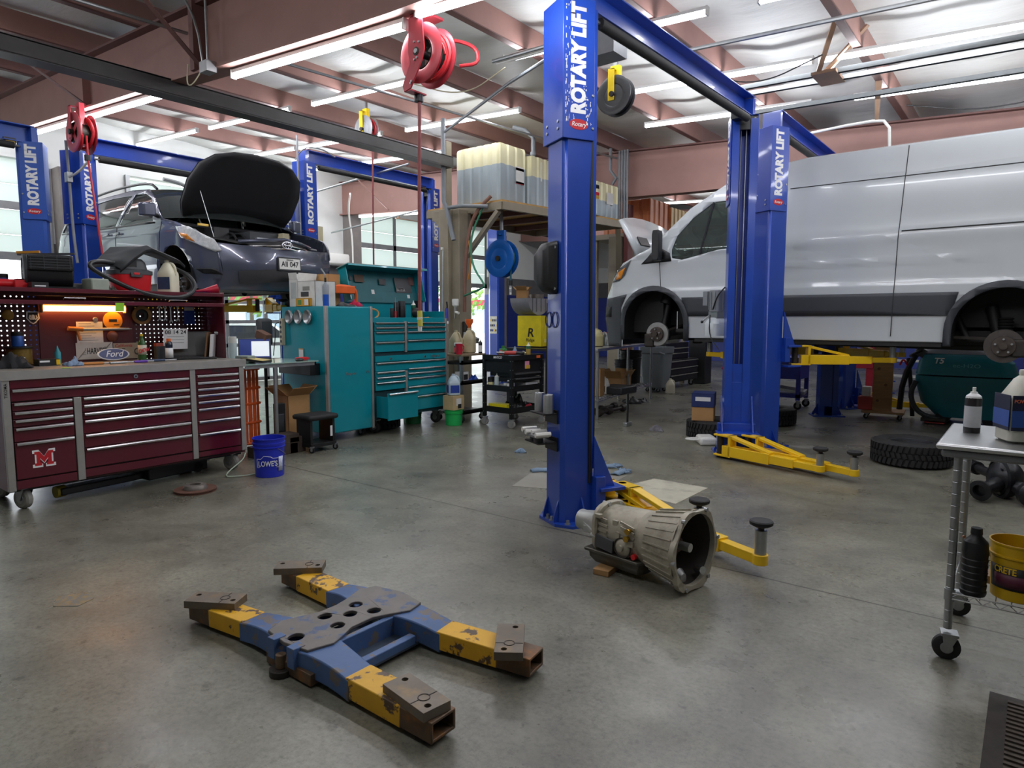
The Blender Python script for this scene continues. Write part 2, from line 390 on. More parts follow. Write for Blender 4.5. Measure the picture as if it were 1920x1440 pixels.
# pale repair patches in the slab
def patch(pts, m, nm):
    b = MB(); b.prism(pts, 0, .0025, m, 'xy'); return struct(nm, b)
PATM = mat('pale_concrete_patch', 'b9b5a2', .5, 0, .1, 3, col2='8d8a7d', cut=(.5, .75))
patch([(-2.85, 5.14), (-2.74, 5.66), (-2.21, 5.64), (-2.22, 4.98)], PATM, 'floor_patch')
patch([(-3.62, 4.62), (-3.85, 5.3), (-3.0, 5.6), (-2.9, 4.9)], mat('grey_concrete_patch', '8b887d', .35, 0, .15, 4), 'floor_patch')
patch([(-4.08, 1.22), (-4.02, 1.34), (-3.9, 1.33), (-3.86, 1.24), (-3.96, 1.16)], mat('ochre_stain', '8f7a55', .5, 0, .3, 20, col2='75736b', cut=(.45, .55)), 'floor_patch')
# trench drain near the cart
b = MB(); b.ab((-.06, 1.2, 0), (.36, 3.2, .004), IRN)
for i in range(60): b.ab((0, 1.22+i*.0325, .004), (.3, 1.235+i*.0325, .01), mat('cast_iron_grate', '5a5148', .5, .6, .3, 20))
struct('floor_drain', b)
# ================================================================ LED strip lights
TUB = mat('led_tube_glow', 'f6f8ff', .3, 0, 0, emit=TUBE)
HSG = mat('white_fixture_housing', 'dcdcd8', .4)
try: TUB.cycles.emission_sampling = 'FRONT'
except Exception: pass
b = MB(); b.ab((-1.2, -.022, .03), (1.2, .022, .06), HSG); b.ab((-1.21, -.03, -.02), (-1.195, .03, .06), HSG); b.ab((1.195, -.03, -.02), (1.21, .03, .06), HSG)
FIX = b.mesh('housing')
b = MB(); b.cyl((-1.2, 0, 0), (1.2, 0, 0), .024, TUB, n=4, cap=False)
FTB = b.mesh('tube')
ORD = 'first second third fourth fifth sixth seventh eighth'.split()
ROWS = [(3.6, 'under the near brown rafter', 'R1', [-13.4, -10.95, -8.6, -5.03, -2.5, .1]),
        (6.22, 'just past the near rafter', None, [-13.25, -10.4, -7.42, -3.78, -.9, 1.9]),
        (8.0, 'level with the tan post', None, [-12.9, -10.35, -7.33, -3.3, -.84, 1.7]),
        (9.6, 'just before the far rafter', None, [-12.9, -10.4, -3.72, -.8, 1.8]),
        (11.2, 'under the far brown rafter', 'R2', [-12.5]),
        (14.2, 'well past the far rafter', None, [-11, -7, -3.6, 0]), (17.2, 'deepest in the shop', None, [-11, -7, -3.6, 0]),
        (.6, 'added out of view above the near floor', None, [-11.2, -8, -4.6, -1.6])]  # last row is unseen, added to light the near floor and rafter
def raf_z(x, pts):
    for (xa, za), (xb, zb) in zip(pts, pts[1:]):
        if xa <= x <= xb: return za+(zb-za)*(x-xa)/(xb-xa)
for y, where, kind, xs in ROWS:
    for i, x in enumerate(xs):
        if kind == 'R1': z = raf_z(x, [(XW, 4.47), (-12.2, 4.3), (-7.6, 4.0), (-4.6, 3.79), (-3.9, 3.75), (XE, 3.45)])-.085
        elif kind == 'R2': z = 4.0
        else: z = roofz(x)-.28
        s = .052 if kind != 'R1' else .065
        fr = 'west' if True else ''
        t = thing('led_strip_light', 'LED strip light %s, %s from the west end' % (where, ORD[i]), 'light', (x, y, z), 0, 'LED strip lights on the ceiling')
        t.rotation_euler = (0, math.atan(s), 0)
        for nm, me in (('housing', FIX), ('tube', FTB)):
            o = bpy.data.objects.new(nm, me); COL.objects.link(o); o.parent = t
# ================================================================ two-post lifts
STK = mat('warning_sticker', 'e6e3d2', .5, 0, .3, 40)
def column(par, loc, rz, top, faded=False, cover=.93, stick=False):
    m = BLUE2 if faded else BLUE
    c = bpy.data.objects.new('column', None); COL.objects.link(c); c.parent = par; c.location = loc; c.rotation_euler = (0, 0, rz)
    b = MB()
    pr = [(-.1, -.13), (.1, -.13), (.13, -.1), (.13, .13), (.055, .13), (.055, .117), (.117, .117), (.117, -.092), (.09, -.118), (-.09, -.118), (-.117, -.092), (-.117, .117), (-.055, .117), (-.055, .13), (-.13, .13), (-.13, -.1)]
    b.prism(pr, .02, top-.05, m, 'xy'); b.prism(pr, top-.05, top-.0499, m, 'xy')
    b.ab((-.1, -.03, .3), (.1, -.01, top-.2), DKB); b.ab((-.1, -.03, 1.0), (-.06, .1, top-.3), m); b.ab((.06, -.03, 1.0), (.1, .1, top-.3), m)
    for s in (-.025, .03): b.cyl((s, .05, .3), (s, .05, top-.15), .006, STL, n=6)
    b.ab((-.054, .1, .15), (.054, .112, 1.0), m); b.prism([(-.06, .25), (.06, .25), (.06, .45), (0, .52), (-.06, .45)], .05, .11, m)
    b.obj('post', c, .002)
    b = MB()
    b.prism([(-.145, -.15), (.145, -.15), (.145, .1), (.132, .1), (.132, -.135), (-.132, -.135), (-.132, .1), (-.145, .1)], top-cover, top, m, 'xy')
    b.ab((-.144, -.149, top-.006), (.144, .1, top), m)
    for s in (-1, 1):
        for zz in (.12, .2): b.cyl((s*.08, -.15, top-cover+zz*.6), (s*.08, -.158, top-cover+zz*.6), .012, STL, n=8)
        for zz in (.08, .3): b.cyl((s*.145, .085, top-cover+zz), (s*.152, .085, top-cover+zz), .01, STL, n=8)
    b.ab((-.13, .1, top-.16), (.13, .112, top-.02), BLK)
    for s in (-1, 1):
        for zz in (.05, .12): b.cyl((s*.1, .112, top-zz), (s*.1, .118, top-zz), .014, STL, n=8)
    cv = b.obj('cover', c, .003)
    for s in (-1, 1):
        text('ROTARY LIFT', .15, (s*.1462, -.025, top-cover*.43), (0, 0, 1), (0, -s, 0), WINK, c, .055, width=cover*.78)
        d = MB(T=M.Translation((s*.1455, -.025, top-cover*.895))); d.lathe([(0, .0015), (.06, .0015), (.06, 0)], RINK, ax=(s, 0, 0), n=20, sc=(1, 1)); 
        o = d.obj('oval_badge', c); o.scale = (1, 1, 1)
        for vv in o.data.vertices: vv.co.y = -.025+(vv.co.y+.025)*1.25; vv.co.z = (top-cover*.895)+(vv.co.z-(top-cover*.895))*.6
        text('Rotary', .042, (s*.1477, -.025, top-cover*.895), (0, s, 0), (0, 0, 1), WINK, c, .01, shear=.2)
    b = MB(); b.prism([(-.23, -.09), (-.12, -.18), (.12, -.18), (.23, -.09), (.23, .2), (-.23, .2)], 0, .02, m, 'xy')
    for s in (-1, 1):
        b.prism([(-.13, .02), (-.17, .02), (-.17, .05), (-.13, .18)], s*.08-.006, s*.08+.006, m, 'yz')
        b.prism([(s*.13, .02), (s*.22, .02), (s*.13, .2)], .03, .042, m)
        for px, py in ((s*.17, -.1), (s*.19, .02), (s*.19, .16), (s*.03, -.155)):
            b.cyl((px, py, .02), (px, py, .028), .022, STL, n=12); b.cyl((px, py, .02), (px, py, .052), .013, STL, n=6)
    b.obj('base_plate', c)
    if stick:
        b = MB(); b.ab((-.1, -.132, 1.15), (.09, -.1305, 1.55), STK)
        for i in range(3):
            for j in range(4): b.ab((-.09+j*.045, -.1335, 1.2+i*.115), (-.055+j*.045, -.132, 1.25+i*.115), (TINK, BINK, YEL, DKG)[(i*3+j) % 4])
        b.obj('warning_labels', c)
    return c
def arm(par, p, q, zp, pad_h=.13, m=YEL, wd=.11, ht=.11, brace=True):
    """swing arm from pivot p to pad q (parent space), axis height zp"""
    a = bpy.data.objects.new('arm', None); COL.objects.link(a); a.parent = par
    p, q = V((*p, zp)), V((*q, zp)); d = (q-p); L = d.length; d.normalize(); r = V((-d.y, d.x, 0))
    b = MB(); m1 = p+d*L*.55
    b.bar(p+d*.06, m1, wd, ht, m); b.bar(m1-d*.02, p+d*L*.78, wd*.82, ht*.8, m); b.bar(p+d*L*.76, q, wd*.62, ht*.55, m)
    b.cyl(q-V((0, 0, ht*.28)), q+V((0, 0, ht*.28)), wd*.42, m, n=18)
    b.cyl(p-V((0, 0, .05)), p+V((0, 0, .17)), .035, IRN, n=12)
    b.bar(p+V((0, 0, .16))-d*.05, p+V((0, 0, .16))+d*.17, wd, .02, m); b.bar(p-V((0, 0, .055))-d*.05, p-V((0, 0, .055))+d*.17, wd, .02, m)
    b.bar(p+d*.15+V((0, 0, .17)), p+d*.15-V((0, 0, .05)), wd, .03, m, up=d)
    if brace: b.bar(p+d*.14+V((0, 0, .155)), m1+V((0, 0, ht*.45)), wd*.7, .03, m)
    b.obj('beam', a, .004)
    b = MB(); z0 = q.z+ht*.27
    b.cyl((q.x, q.y, z0), (q.x, q.y, z0+pad_h*.72), .034, STL, n=16); b.cyl((q.x, q.y, z0+pad_h*.7), (q.x, q.y, z0+pad_h*.85), .018, IRN, n=12)
    b.lathe([(0, 0), (.045, 0), (.066, .012), (.068, .03), (.06, .036), (0, .034)], RUB, (q.x, q.y, z0+pad_h*.84), n=20)
    b.obj('pad', a); return a
def lift(label, X, Ya, Yb, sa, sb, top, zc, arms, faded=(False, False), cover=.93, stick=False, beam=True, Xb=None):
    Xb = X if Xb is None else Xb
    t = thing('two_post_lift', label, 'car lift', (X, Ya, 0), 0, 'two-post lifts')
    ca = column(t, (0, 0, 0), -math.asin(sa), top, faded[0], cover, stick)
    cb = column(t, (Xb-X, Yb-Ya, 0), PI+math.asin(sb), top, faded[1], cover) if Yb is not None else None
    if beam and cb:
        b = MB(); a0, a1 = V((0, -.02, top+.09)), V((Xb-X, Yb-Ya+.02, top+.09)); m = BLUE2 if faded[1] else BLUE
        b.bar(a0, a1, .012, .2, m); b.bar(a0+V((.05, 0, .1)), a1+V((.05, 0, .1)), .12, .012, m); b.bar(a0+V((.05, 0, -.1)), a1+V((.05, 0, -.1)), .12, .012, m)
        for e in (a0, a1): b.box(e+V((0, 0, -.06)), (.2, .07, .3), m)
        b.obj('overhead_beam', t, .003)
        b = MB(); b.cyl(a0+V((.1, .22, -.16)), a1+V((.1, -.22, -.16)), .04, RUB, n=12); b.cyl(a0+V((.1, .16, -.16)), a1+V((.1, -.16, -.16)), .012, STL, n=8)
        b.box(a1+V((.02, -.25, -.12)), (.12, .12, .1), BLK); b.box(a1+V((.083, -.25, -.12)), (.004, .09, .05), YEL)
        b.obj('shutoff_bar', t)
    for col, s, yy in ((ca, sa, 0), (cb, sb, 1)):
        if col is None: continue
        b = MB(); b.ab((-.09, .0, zc), (.09, .12, zc+.75), BLUE); b.ab((-.2, .12, zc+.02), (.2, .2, zc+.3), BLUE); b.ab((-.22, .15, zc+.19), (.22, .36, zc+.215), BLUE); b.ab((-.22, .15, zc-.04), (.22, .36, zc-.02), BLUE)
        for sx in (-1, 1): b.prism([(.12, zc+.2), (.3, zc+.215), (.12, zc+.6)], sx*.16-.008, sx*.16+.008, BLUE, 'yz')
        b.obj('carriage', col, .003)
    for (p, q, pad) in arms: arm(t, (p[0]-X, p[1]-Ya), (q[0]-X, q[1]-Ya), zc+.04, pad)
    return t, ca, cb
S = .458
L1, L1A, L1B = lift('near blue two-post lift with empty yellow arms lowered to the open floor', -2.68, 4.1, 7.4, S, S, 3.66, .05,
    [((-2.40, 4.42), (-1.2, 3.9), .2), ((-2.66, 4.48), (-1.67, 4.12), .2), ((-2.62, 7.0), (-1.53, 6.66), .16), ((-2.36, 7.12), (-1.24, 6.67), .16)], Xb=-2.62)
rs = random.Random(5); b = MB()
for i in range(90):
    z = 3.62-rs.random()**.8*.78; y = -.13+rs.random()**2*.07; h = rs.uniform(.004, .03); w_ = rs.uniform(.0015, .006); b.box((.1465, y, z), (.0006, w_, h), WINK)
for i in range(40):
    z = 2.82+rs.random()*.3; y = .04+rs.random()*.05; b.box((.1472, y-(z-2.8)*.12, z), (.0006, rs.uniform(.002, .008), rs.uniform(.003, .02)), WINK)
o = b.obj('paint_scratch', L1A); o['kind'] = 'stuff'
L2, L2A, L2B = lift('blue two-post lift holding up the white cargo van', -2.5, 8.0, 11.1, S, S, 3.64, .975,
    [((-2.24, 8.3), (-1.3, 8.85), .17), ((-2.5, 8.4), (-3.5, 8.85), .17), ((-2.6, 10.75), (-3.4, 10.2), .17), ((-2.3, 10.75), (-1.4, 10.25), .17)])
L3, _, _ = lift('far blue two-post lift standing empty behind the raised van', -2.5, 12.2, 15.3, S, S, 3.64, .05, [((-2.24, 12.5), (-1.2, 12.6), .12)])
L4, L4A, L4B = lift('blue two-post lift holding up the grey minivan with its hood open', -9.9, 3.53, 6.53, -S, -S, 3.64, 1.62,
    [((-9.8, 3.95), (-8.6, 4.5), .06), ((-10.1, 3.95), (-11.3, 4.5), .06), ((-10.1, 6.1), (-11.3, 5.6), .06), ((-9.8, 6.1), (-8.6, 5.6), .06)], stick=True)
L5, _, _ = lift('tall blue two-post lift standing empty behind the teal tool chest', -9.9, 6.95, 9.9, -.1, .1, 4.12, .05, [], cover=1.27)
L6, _, _ = lift('blue two-post lift at the left end, beside the half-open door', -9.9, -.2, 3.0, -S, -S, 3.64, .05, [], faded=(True, True))
L7, L7A, _ = lift('blue two-post lift with warning labels past the tank platform', -9.9, 12.05, 15.1, -.1, .1, 3.64, .05, [], stick=True)
# ================================================================ vehicles on the lifts
def skin(name, outline, fn, m, parent=None, holes=(), dx=.12, dz=.07, extra=None):
    """a sheet-metal panel: outline in side view, pressed to the body section fn(x, z) -> y"""
    loops = [list(outline)]+[list(h) for h in holes]; flat = [p for L in loops for p in L]
    bm = bmesh.new(); vv = [bm.verts.new((p[0], 0, p[1])) for p in flat]
    for t in tessellate_polygon([[V((p[0], p[1], 0)) for p in L] for L in loops]):
        try: bm.faces.new([vv[i] for i in t])
        except ValueError: pass
    x0, x1 = min(p[0] for p in flat), max(p[0] for p in flat); z0, z1 = min(p[1] for p in flat), max(p[1] for p in flat)
    for k in range(1, int((x1-x0)/dx)+1): bmesh.ops.bisect_plane(bm, geom=bm.verts[:]+bm.edges[:]+bm.faces[:], plane_co=(x0+k*dx, 0, 0), plane_no=(1, 0, 0), dist=1e-5)
    for k in range(1, int((z1-z0)/dz)+1): bmesh.ops.bisect_plane(bm, geom=bm.verts[:]+bm.edges[:]+bm.faces[:], plane_co=(0, 0, z0+k*dz), plane_no=(0, 0, 1), dist=1e-5)
    bmesh.ops.dissolve_degenerate(bm, dist=1e-4, edges=bm.edges[:])
    bmesh.ops.join_triangles(bm, faces=bm.faces[:], angle_face_threshold=3.1, angle_shape_threshold=3.1)
    for q in bm.verts: q.co.y = fn(q.co.x, q.co.z)
    bmesh.ops.recalc_face_normals(bm, faces=bm.faces)
    me = bpy.data.meshes.new(name); bm.to_mesh(me); bm.free(); me.materials.append(m)
    for p in me.polygons: p.use_smooth = True
    o = bpy.data.objects.new(name, me); COL.objects.link(o); o.parent = parent
    sd = o.modifiers.new('thickness', 'SOLIDIFY'); sd.thickness = .006; sd.offset = 0
    return o
def strip(pts, m, n=12, flat=3):
    """panel between the two sides: pts = (x, z, half-width, bow in x, crown in z)"""
    b = MB(); rows = []
    for x, z, w, bow, cr in pts:
        rows.append([(x+bow*(1-abs(t)**2), w*t, z+cr*(1-abs(t)**flat)) for t in [-1+2*i/n for i in range(n+1)]])
    b.loft(rows, m, cap=False, closed=False); return b
def ss(a, b, x): t = min(1, max(0, (x-a)/(b-a))); return t*t*(3-2*t)
def arc(cx, cz, r, a0, a1, n=18): return [(cx+r*math.cos(rad(a0+(a1-a0)*i/n)), cz+r*math.sin(rad(a0+(a1-a0)*i/n))) for i in range(n+1)]
def wheel_hub(par, x, y, z, s, r, shiny, studs=5):
    b = MB(); m = mat('turned_rotor_steel', 'b5b6b4', .35, .7, .1, 20) if shiny else mat('brown_rotor_steel', '4f4a46', .6, .5, .2, 15)
    b.lathe([(0, -.02), (r, -.02), (r, .02), (r*.6, .02)], m, (x, y, z), (0, s, 0), n=32)
    b.lathe([(r*.62, .02), (r*.6, .06), (r*.2, .065), (r*.2, .1), (0, .1)], mat('rusty_hub', '4b423c', .6, .4, .3, 20), (x, y, z), (0, s, 0), n=24)
    o = b.obj('brake_rotor', par)
    b = MB()
    for i in range(studs):
        a = 2*PI*i/studs+.3; b.cyl((x+r*.42*math.cos(a), y+s*.06, z+r*.42*math.sin(a)), (x+r*.42*math.cos(a), y+s*.1, z+r*.42*math.sin(a)), .011, STL, n=8)
    b.obj('stud', o); return o
# ---------------------------------------------------------------- white cargo van
VW = mat('white_van_paint', 'c4c9cb', .2, 0, .02, 2, coat=.8); CLAD = mat('grey_van_cladding', '35383d', .55, 0, .06, 20)
VGL = glass('van_window_glass', 'd3e2db', .06); CHAS = mat('chassis_black', '141414', .6, 0, .3, 6)
van = thing('cargo_van', 'white high-roof cargo van raised on a lift, its wheels off and hood up', 'van', (-4.2, 9.55, 0), PI)
def vy(x, z):
    w = 1.03-.15*max(0, (z-2.3)/1.15)**1.6 - .02*ss(1.75, 1.25, z)
    w += .018*ss(2.33, 2.37, z)-.018*ss(2.44, 2.6, z) - .012*ss(1.85, 1.95, z)*(1-ss(2.1, 2.3, z))
    w -= .012*ss(3.06, 3.09, z)*(1 if x < -1.2 else 0)
    w += .012*max(0, 1-abs(z-2.14)/.05)*ss(-1.2, -1.6, x)*ss(-3.9, -3.6, x)
    if x > .1: w -= .2*((x-.1)/.76)**2.4
    if x < -5.2: w -= .06*((-5.2-x)/.25)**2
    return w
AF = arc(0, 1.4, .47, 165, -5, 16); AF = [(p[0], max(1.2, p[1])) for p in AF]
FA = [(-.49, 1.24)]+arc(0, 1.42, .49, 180, 0, 20)+[(.49, 1.24)]
RA = [(-4.43, 1.24)]+arc(-3.94, 1.36, .49, 180, 0, 20)+[(-3.45, 1.24)]
top = [(.78, 1.09), (.86, 1.5), (.82, 1.8), (.68, 2.08), (.5, 2.28), (.06, 2.46), (-.49, 2.95), (-.95, 3.22), (-1.4, 3.36), (-1.9, 3.42), (-5.3, 3.42), (-5.42, 3.2), (-5.45, 1.24)]
outl = top+RA+FA+[(.5, 1.09)]
WIN = [(-.27, 2.31), (-.27, 2.42), (-.33, 2.6), (-.54, 2.82), (-.8, 3.0), (-1.5, 3.02), (-1.52, 2.42), (-.9, 2.38), (-.41, 2.28)]
for s in (1, -1):
    side = skin('body_side', outl, lambda x, z: s*vy(x, z), VW, van, [WIN], .15, .055)
    skin('cladding', [(-.47, 1.53), (-3.47, 1.53), (-3.53, 1.78), (-.42, 1.78)], lambda x, z: s*(vy(x, z)+.014), CLAD, van)
    skin('bumper_corner', [(.78, 1.09), (.86, 1.5), (.82, 1.78), (.42, 1.84), (.52, 1.65), (.51, 1.09)], lambda x, z: s*(vy(x, z)+.012), CLAD, van)
    for cx, cz, a0 in ((0, 1.42, 0), (-3.94, 1.36, 0)):
        ring = [(cx-.53, 1.2)]+arc(cx, cz, .53, 180, 0, 20)+[(cx+.53, 1.2), (cx+.455, 1.2)]+arc(cx, cz, .455, 0, 180, 20)+[(cx-.455, 1.2)]
        skin('arch_trim', ring, lambda x, z: s*(vy(x, z)+.02), CLAD, van, dx=.2, dz=.2)
        b = MB(); rr = [(cx-.46, 1.2)]+arc(cx, cz, .46, 180, 0, 16)+[(cx+.46, 1.2)]
        b.loft([[(p[0], s*(vy(cx, 1.4)-.01), p[1]) for p in rr], [(p[0], s*.45, p[1]) for p in rr]], CHAS, cap=False, closed=False)
        b.prism(rr, s*.45, s*.44, CHAS); b.obj('wheel_well', van)
    gl = skin('window_glass', [(-.25, 2.3), (-.25, 2.42), (-.32, 2.61), (-.53, 2.84), (-.8, 3.03), (-1.52, 3.05), (-1.54, 2.4), (-.9, 2.36), (-.41, 2.26)], lambda x, z: s*(vy(x, z)-.008), VGL, van)
    wf = MB(); wf.bar((-.66, s*(vy(0, 2.4)-.0), 2.34), (-.8, s*(vy(0, 3)-.0), 3.0), .03, .02, BLK); wf.obj('window_divider', van)
    skin('mirror_base', [(.19, 2.25), (-.06, 2.48), (-.24, 2.38), (-.26, 2.27)], lambda x, z: s*(vy(x, z)+.006), BLK, van)
    b = MB(); b.loft([[(-.12+a*c, s*(1.18+d*.06), zz+e) for a, d, e in ((.06, -1, 0), (.06, 1, 0), (-.05, 1, 0), (-.05, -1, 0))] for zz, c in ((2.27, .8), (2.32, 1), (2.62, 1), (2.68, .8))], BLK, smooth=False)
    b.bar((-.1, s*1.0, 2.33), (-.12, s*1.18, 2.4), .06, .08, BLK); b.obj('side_mirror', van, .015)
    skin('headlamp', [(.70, 2.02), (.6, 2.19), (.35, 2.32), (.47, 2.11), (.56, 2.04)], lambda x, z: s*(vy(x, z)+.01), mat('smoked_lamp_lens', '55585c', .1, 0, 0, coat=1), van, dx=.06, dz=.05)
    skin('turn_lens', [(.64, 2.05), (.58, 2.16), (.45, 2.22), (.53, 2.07)], lambda x, z: s*(vy(x, z)+.016), mat('amber_lens', 'e08a1e', .2, coat=1), van, dx=.06, dz=.05)
    skin('fog_lamp_bezel', [(.84, 1.67), (.72, 1.67), (.72, 1.52), (.84, 1.52)], lambda x, z: s*(vy(x, z)+.02), BLK, van)
    sm = MAT = mat('dark_door_gap', '2a2c2d', .7)
    for seam in ([(-2.97, 3.4), (-2.95, 2.76), (-2.93, 2.24), (-2.91, 1.3)], [(-.08, 2.27), (-.1, 1.95), (-.13, 1.86)], [(-1.68, 3.1), (-1.68, 1.3)]):
        o2 = seam+[(p[0]-.008, p[1]) for p in seam[::-1]]; skin('door_gap', o2, lambda x, z: s*(vy(x, z)+.0165 if z < 1.79 else vy(x, z)+.0045), sm, van, dx=.5, dz=.06)
    o2 = [(-1.75, 3.06), (-5.3, 3.06), (-5.3, 3.067), (-1.75, 3.067)]; skin('rain_rail', o2, lambda x, z: s*(vy(x, z)+.005), sm, van, dz=.3)
    o2 = [(-2.97, 2.452), (-4.9, 2.462), (-4.9, 2.474), (-2.97, 2.464)]; skin('slider_rail', o2, lambda x, z: s*(vy(x, z)+.006), sm, van, dz=.3)
    b = MB(); b.ab((-.6, s*.9, 1.19), (-3.4, s*1.0, 1.29), CHAS); b.obj('rocker_trim', van)
b = strip([(x, z, vy(x, z)-.003, bw, cr) for x, z, bw, cr in ((-.9, 3.2, .1, .06), (-1.4, 3.36, .05, .08), (-1.9, 3.42, 0, .09), (-3.5, 3.42, 0, .1), (-5.3, 3.42, 0, .08), (-5.42, 3.2, -.05, .04), (-5.45, 2.2, -.06, 0), (-5.45, 1.24, -.06, 0))], VW); b.obj('roof', van)
b = strip([(x, z, vy(x, z)-.003, bw, cr) for x, z, bw, cr in ((.06, 2.46, .28, .03), (-.49, 2.95, .2, .05), (-.92, 3.2, .1, .06))], VGL); b.obj('windshield', van)
b = strip([(x, z, vy(x, z)-.002, bw, 0) for x, z, bw in ((.78, 1.09, .2), (.86, 1.5, .22), (.82, 1.8, .22))], CLAD); b.obj('bumper', van)
b = strip([(x, z, vy(x, z)-.002, bw, 0) for x, z, bw in ((.82, 1.8, .22), (.68, 2.1, .28), (.6, 2.2, .28))], BLK); b.obj('grille', van)
b = MB(); b.ab((.5, -.7, 1.3), (0, .7, 2.2), CHAS); b.ab((.2, -.8, 2.2), (.05, .8, 2.4), CHAS); b.obj('engine_bay', van)
hood = [[(.36, t*.84, 2.4), (.5, t*.88, 2.7), (.66, t*.82, 3.0-.07*t*t)] for t in (-1, -.75, -.4, 0, .4, .75, 1)]
b = MB(); b.loft([[(p[0]+.06*(1-(i-3)**2/9)*j/2, p[1], p[2]+.03*(1-(i-3)**2/9)) for j, p in enumerate(r)] for i, r in enumerate(hood)], VW, cap=False, closed=False)
ho = b.obj('hood', van); q = ho.modifiers.new('s', 'SOLIDIFY'); q.thickness = .025
for t in (.45, -.45): b = MB(); b.box((.455, t, 2.63), (.012, .3, .14), BLK, rot=(0, rad(28), 0)); b.obj('vent', ho)
b = MB(); b.ab((-.3, -.95, 1.3), (-1.9, .95, 1.36), CHAS); b.ab((.0, -.85, 2.2), (-.35, .85, 2.36), BLK); b.ab((-1.95, -.9, 1.3), (-1.99, .9, 3.3), mat('grey_bulkhead', '6f7274', .7))
b.obj('cab_interior', van, .02)
for s in (1, -1): b = MB(); b.box((-1.35, s*.5, 1.75), (.5, .5, .16), DKG); b.box((-1.62, s*.5, 2.15), (.14, .48, .7), DKG, rot=(0, rad(-10), 0)); b.box((-1.7, s*.5, 2.6), (.1, .26, .2), DKG); b.obj('seat', van, .02)
b = MB(); b.tube([(-.62+.1*math.sin(a)*.5, .5+.19*math.cos(a), 2.3+.19*math.sin(a)) for a in [2*PI*i/24 for i in range(24)]], .016, BLK, closed=True); b.bar((-.62, .34, 2.3), (-.62, .66, 2.3), .04, .02, BLK); b.bar((-.62, .5, 2.3), (-.3, .5, 2.1), .05, .05, BLK); b.box((-.75, 0, 2.93), (.03, .22, .07), BLK); b.obj('steering_wheel', van)
b = MB(); b.ab((.45, -.4, 1.24), (-5.2, -.32, 1.34), CHAS); b.ab((.45, .32, 1.24), (-5.2, .4, 1.34), CHAS)
for xx in (-.7, -1.8, -2.9, -4.6): b.ab((xx, -.9, 1.24), (xx-.1, .9, 1.31), CHAS)
b.ab((.4, -.45, 1.36), (-5.3, .45, 1.4), CHAS); b.cyl((-1, 0, 1.2), (-3.9, 0, 1.17), .05, CHAS); b.cyl((-3.94, -.9, 1.21), (-3.94, .9, 1.21), .05, CHAS); b.ball((-3.94, 0, 1.2), .16, CHAS); b.cyl((0, -.85, 1.24), (-.1, .85, 1.24), .035, CHAS); b.cyl((-1.2, -.55, 1.22), (-5, -.6, 1.25), .04, IRN)
for s in (1, -1):
    b.cyl((0, s*.72, 1.3), (-.06, s*.6, 1.82), .04, CHAS); b.cyl((-.02, s*.66, 1.7), (-.05, s*.62, 1.85), .09, CHAS); b.bar((-.02, s*.75, 1.2), (-.45, s*.4, 1.3), .06, .05, CHAS); b.bar((0, s*.75, 1.3), (-.25, s*.5, 1.42), .03, .03, IRN); b.cyl((-.22, s*.7, 1.3), (-.2, s*.66, 1.6), .012, STL)
    b.cyl((-3.9, s*.6, 1.25), (-3.8, s*.5, 1.62), .06, CHAS); b.cyl((-3.6, s*.6, 1.28), (-3.45, s*.5, 1.6), .035, CHAS); b.bar((-3.2, s*.62, 1.3), (-4.7, s*.62, 1.25), .07, .03, IRN)
    for k in range(5): b.lathe([(.05, 0), (.075, .015), (.05, .03)], RUB, (-3.94, s*.62, 1.36+k*.03), n=14)
b.obj('undercarriage', van)
for s in (1, -1):
    wheel_hub(van, 0, s*.86, 1.28, s, .165, True); wheel_hub(van, -3.94, s*.86, 1.21, s, .175, False)
    for xx in (.12, -4.08): b = MB(); b.box((xx, s*.85, 1.19), (.15, .1, .19), IRN); b.obj('brake_caliper', van, .02)
# ---------------------------------------------------------------- grey minivan
SP = mat('slate_grey_car_paint', '565b6c', .25, .35, .04, 2, coat=1); SGL = glass('tinted_window_glass', '59605f', .3); SBL = mat('hood_liner', '1b1c1f', .8, 0, .15, 8)
mv = thing('minivan', 'slate grey minivan raised on a lift with its black-lined hood open', 'car', (-8.62, 5.05, 0), 0)
def my(x, z):
    w = .98-.05*ss(2.2, 1.9, z)-.02*ss(2.6, 2.72, z)
    if z > 2.72: w -= .2*((z-2.72)/.55)**1.5
    if x > .15: w -= .32*((x-.15)/.85)**2
    if x < -3.6: w -= .08*((-3.6-x)/.5)**2
    return w
MF = [(-.4, 1.95)]+arc(0, 2.02, .4, 180, 0, 20)+[(.4, 1.88)]
MR = [(-3.42, 1.95)]+arc(-3.02, 2.02, .39, 180, 0, 20)+[(-2.63, 1.95)]
mtop = [(.72, 1.85), (.8, 2.05), (.8, 2.25), (.72, 2.42), (.5, 2.58), (.1, 2.7), (-.28, 2.78), (-.66, 3.08), (-1.0, 3.25), (-1.6, 3.31), (-2.8, 3.31), (-3.5, 3.25), (-3.75, 3.12), (-4.02, 2.75), (-4.08, 2.3), (-4.0, 1.95)]
mout = mtop+MR+MF+[(.5, 1.85)]
W1 = [(-.55, 2.76), (-.62, 2.94), (-.8, 3.1), (-1.05, 3.19), (-1.4, 3.22), (-1.62, 2.78)]
W2 = [(-1.72, 2.79), (-1.5, 3.22), (-2.2, 3.25), (-2.75, 3.23), (-2.8, 2.82)]
W3 = [(-2.9, 2.83), (-2.86, 3.22), (-3.4, 3.17), (-3.7, 2.98), (-3.78, 2.86)]
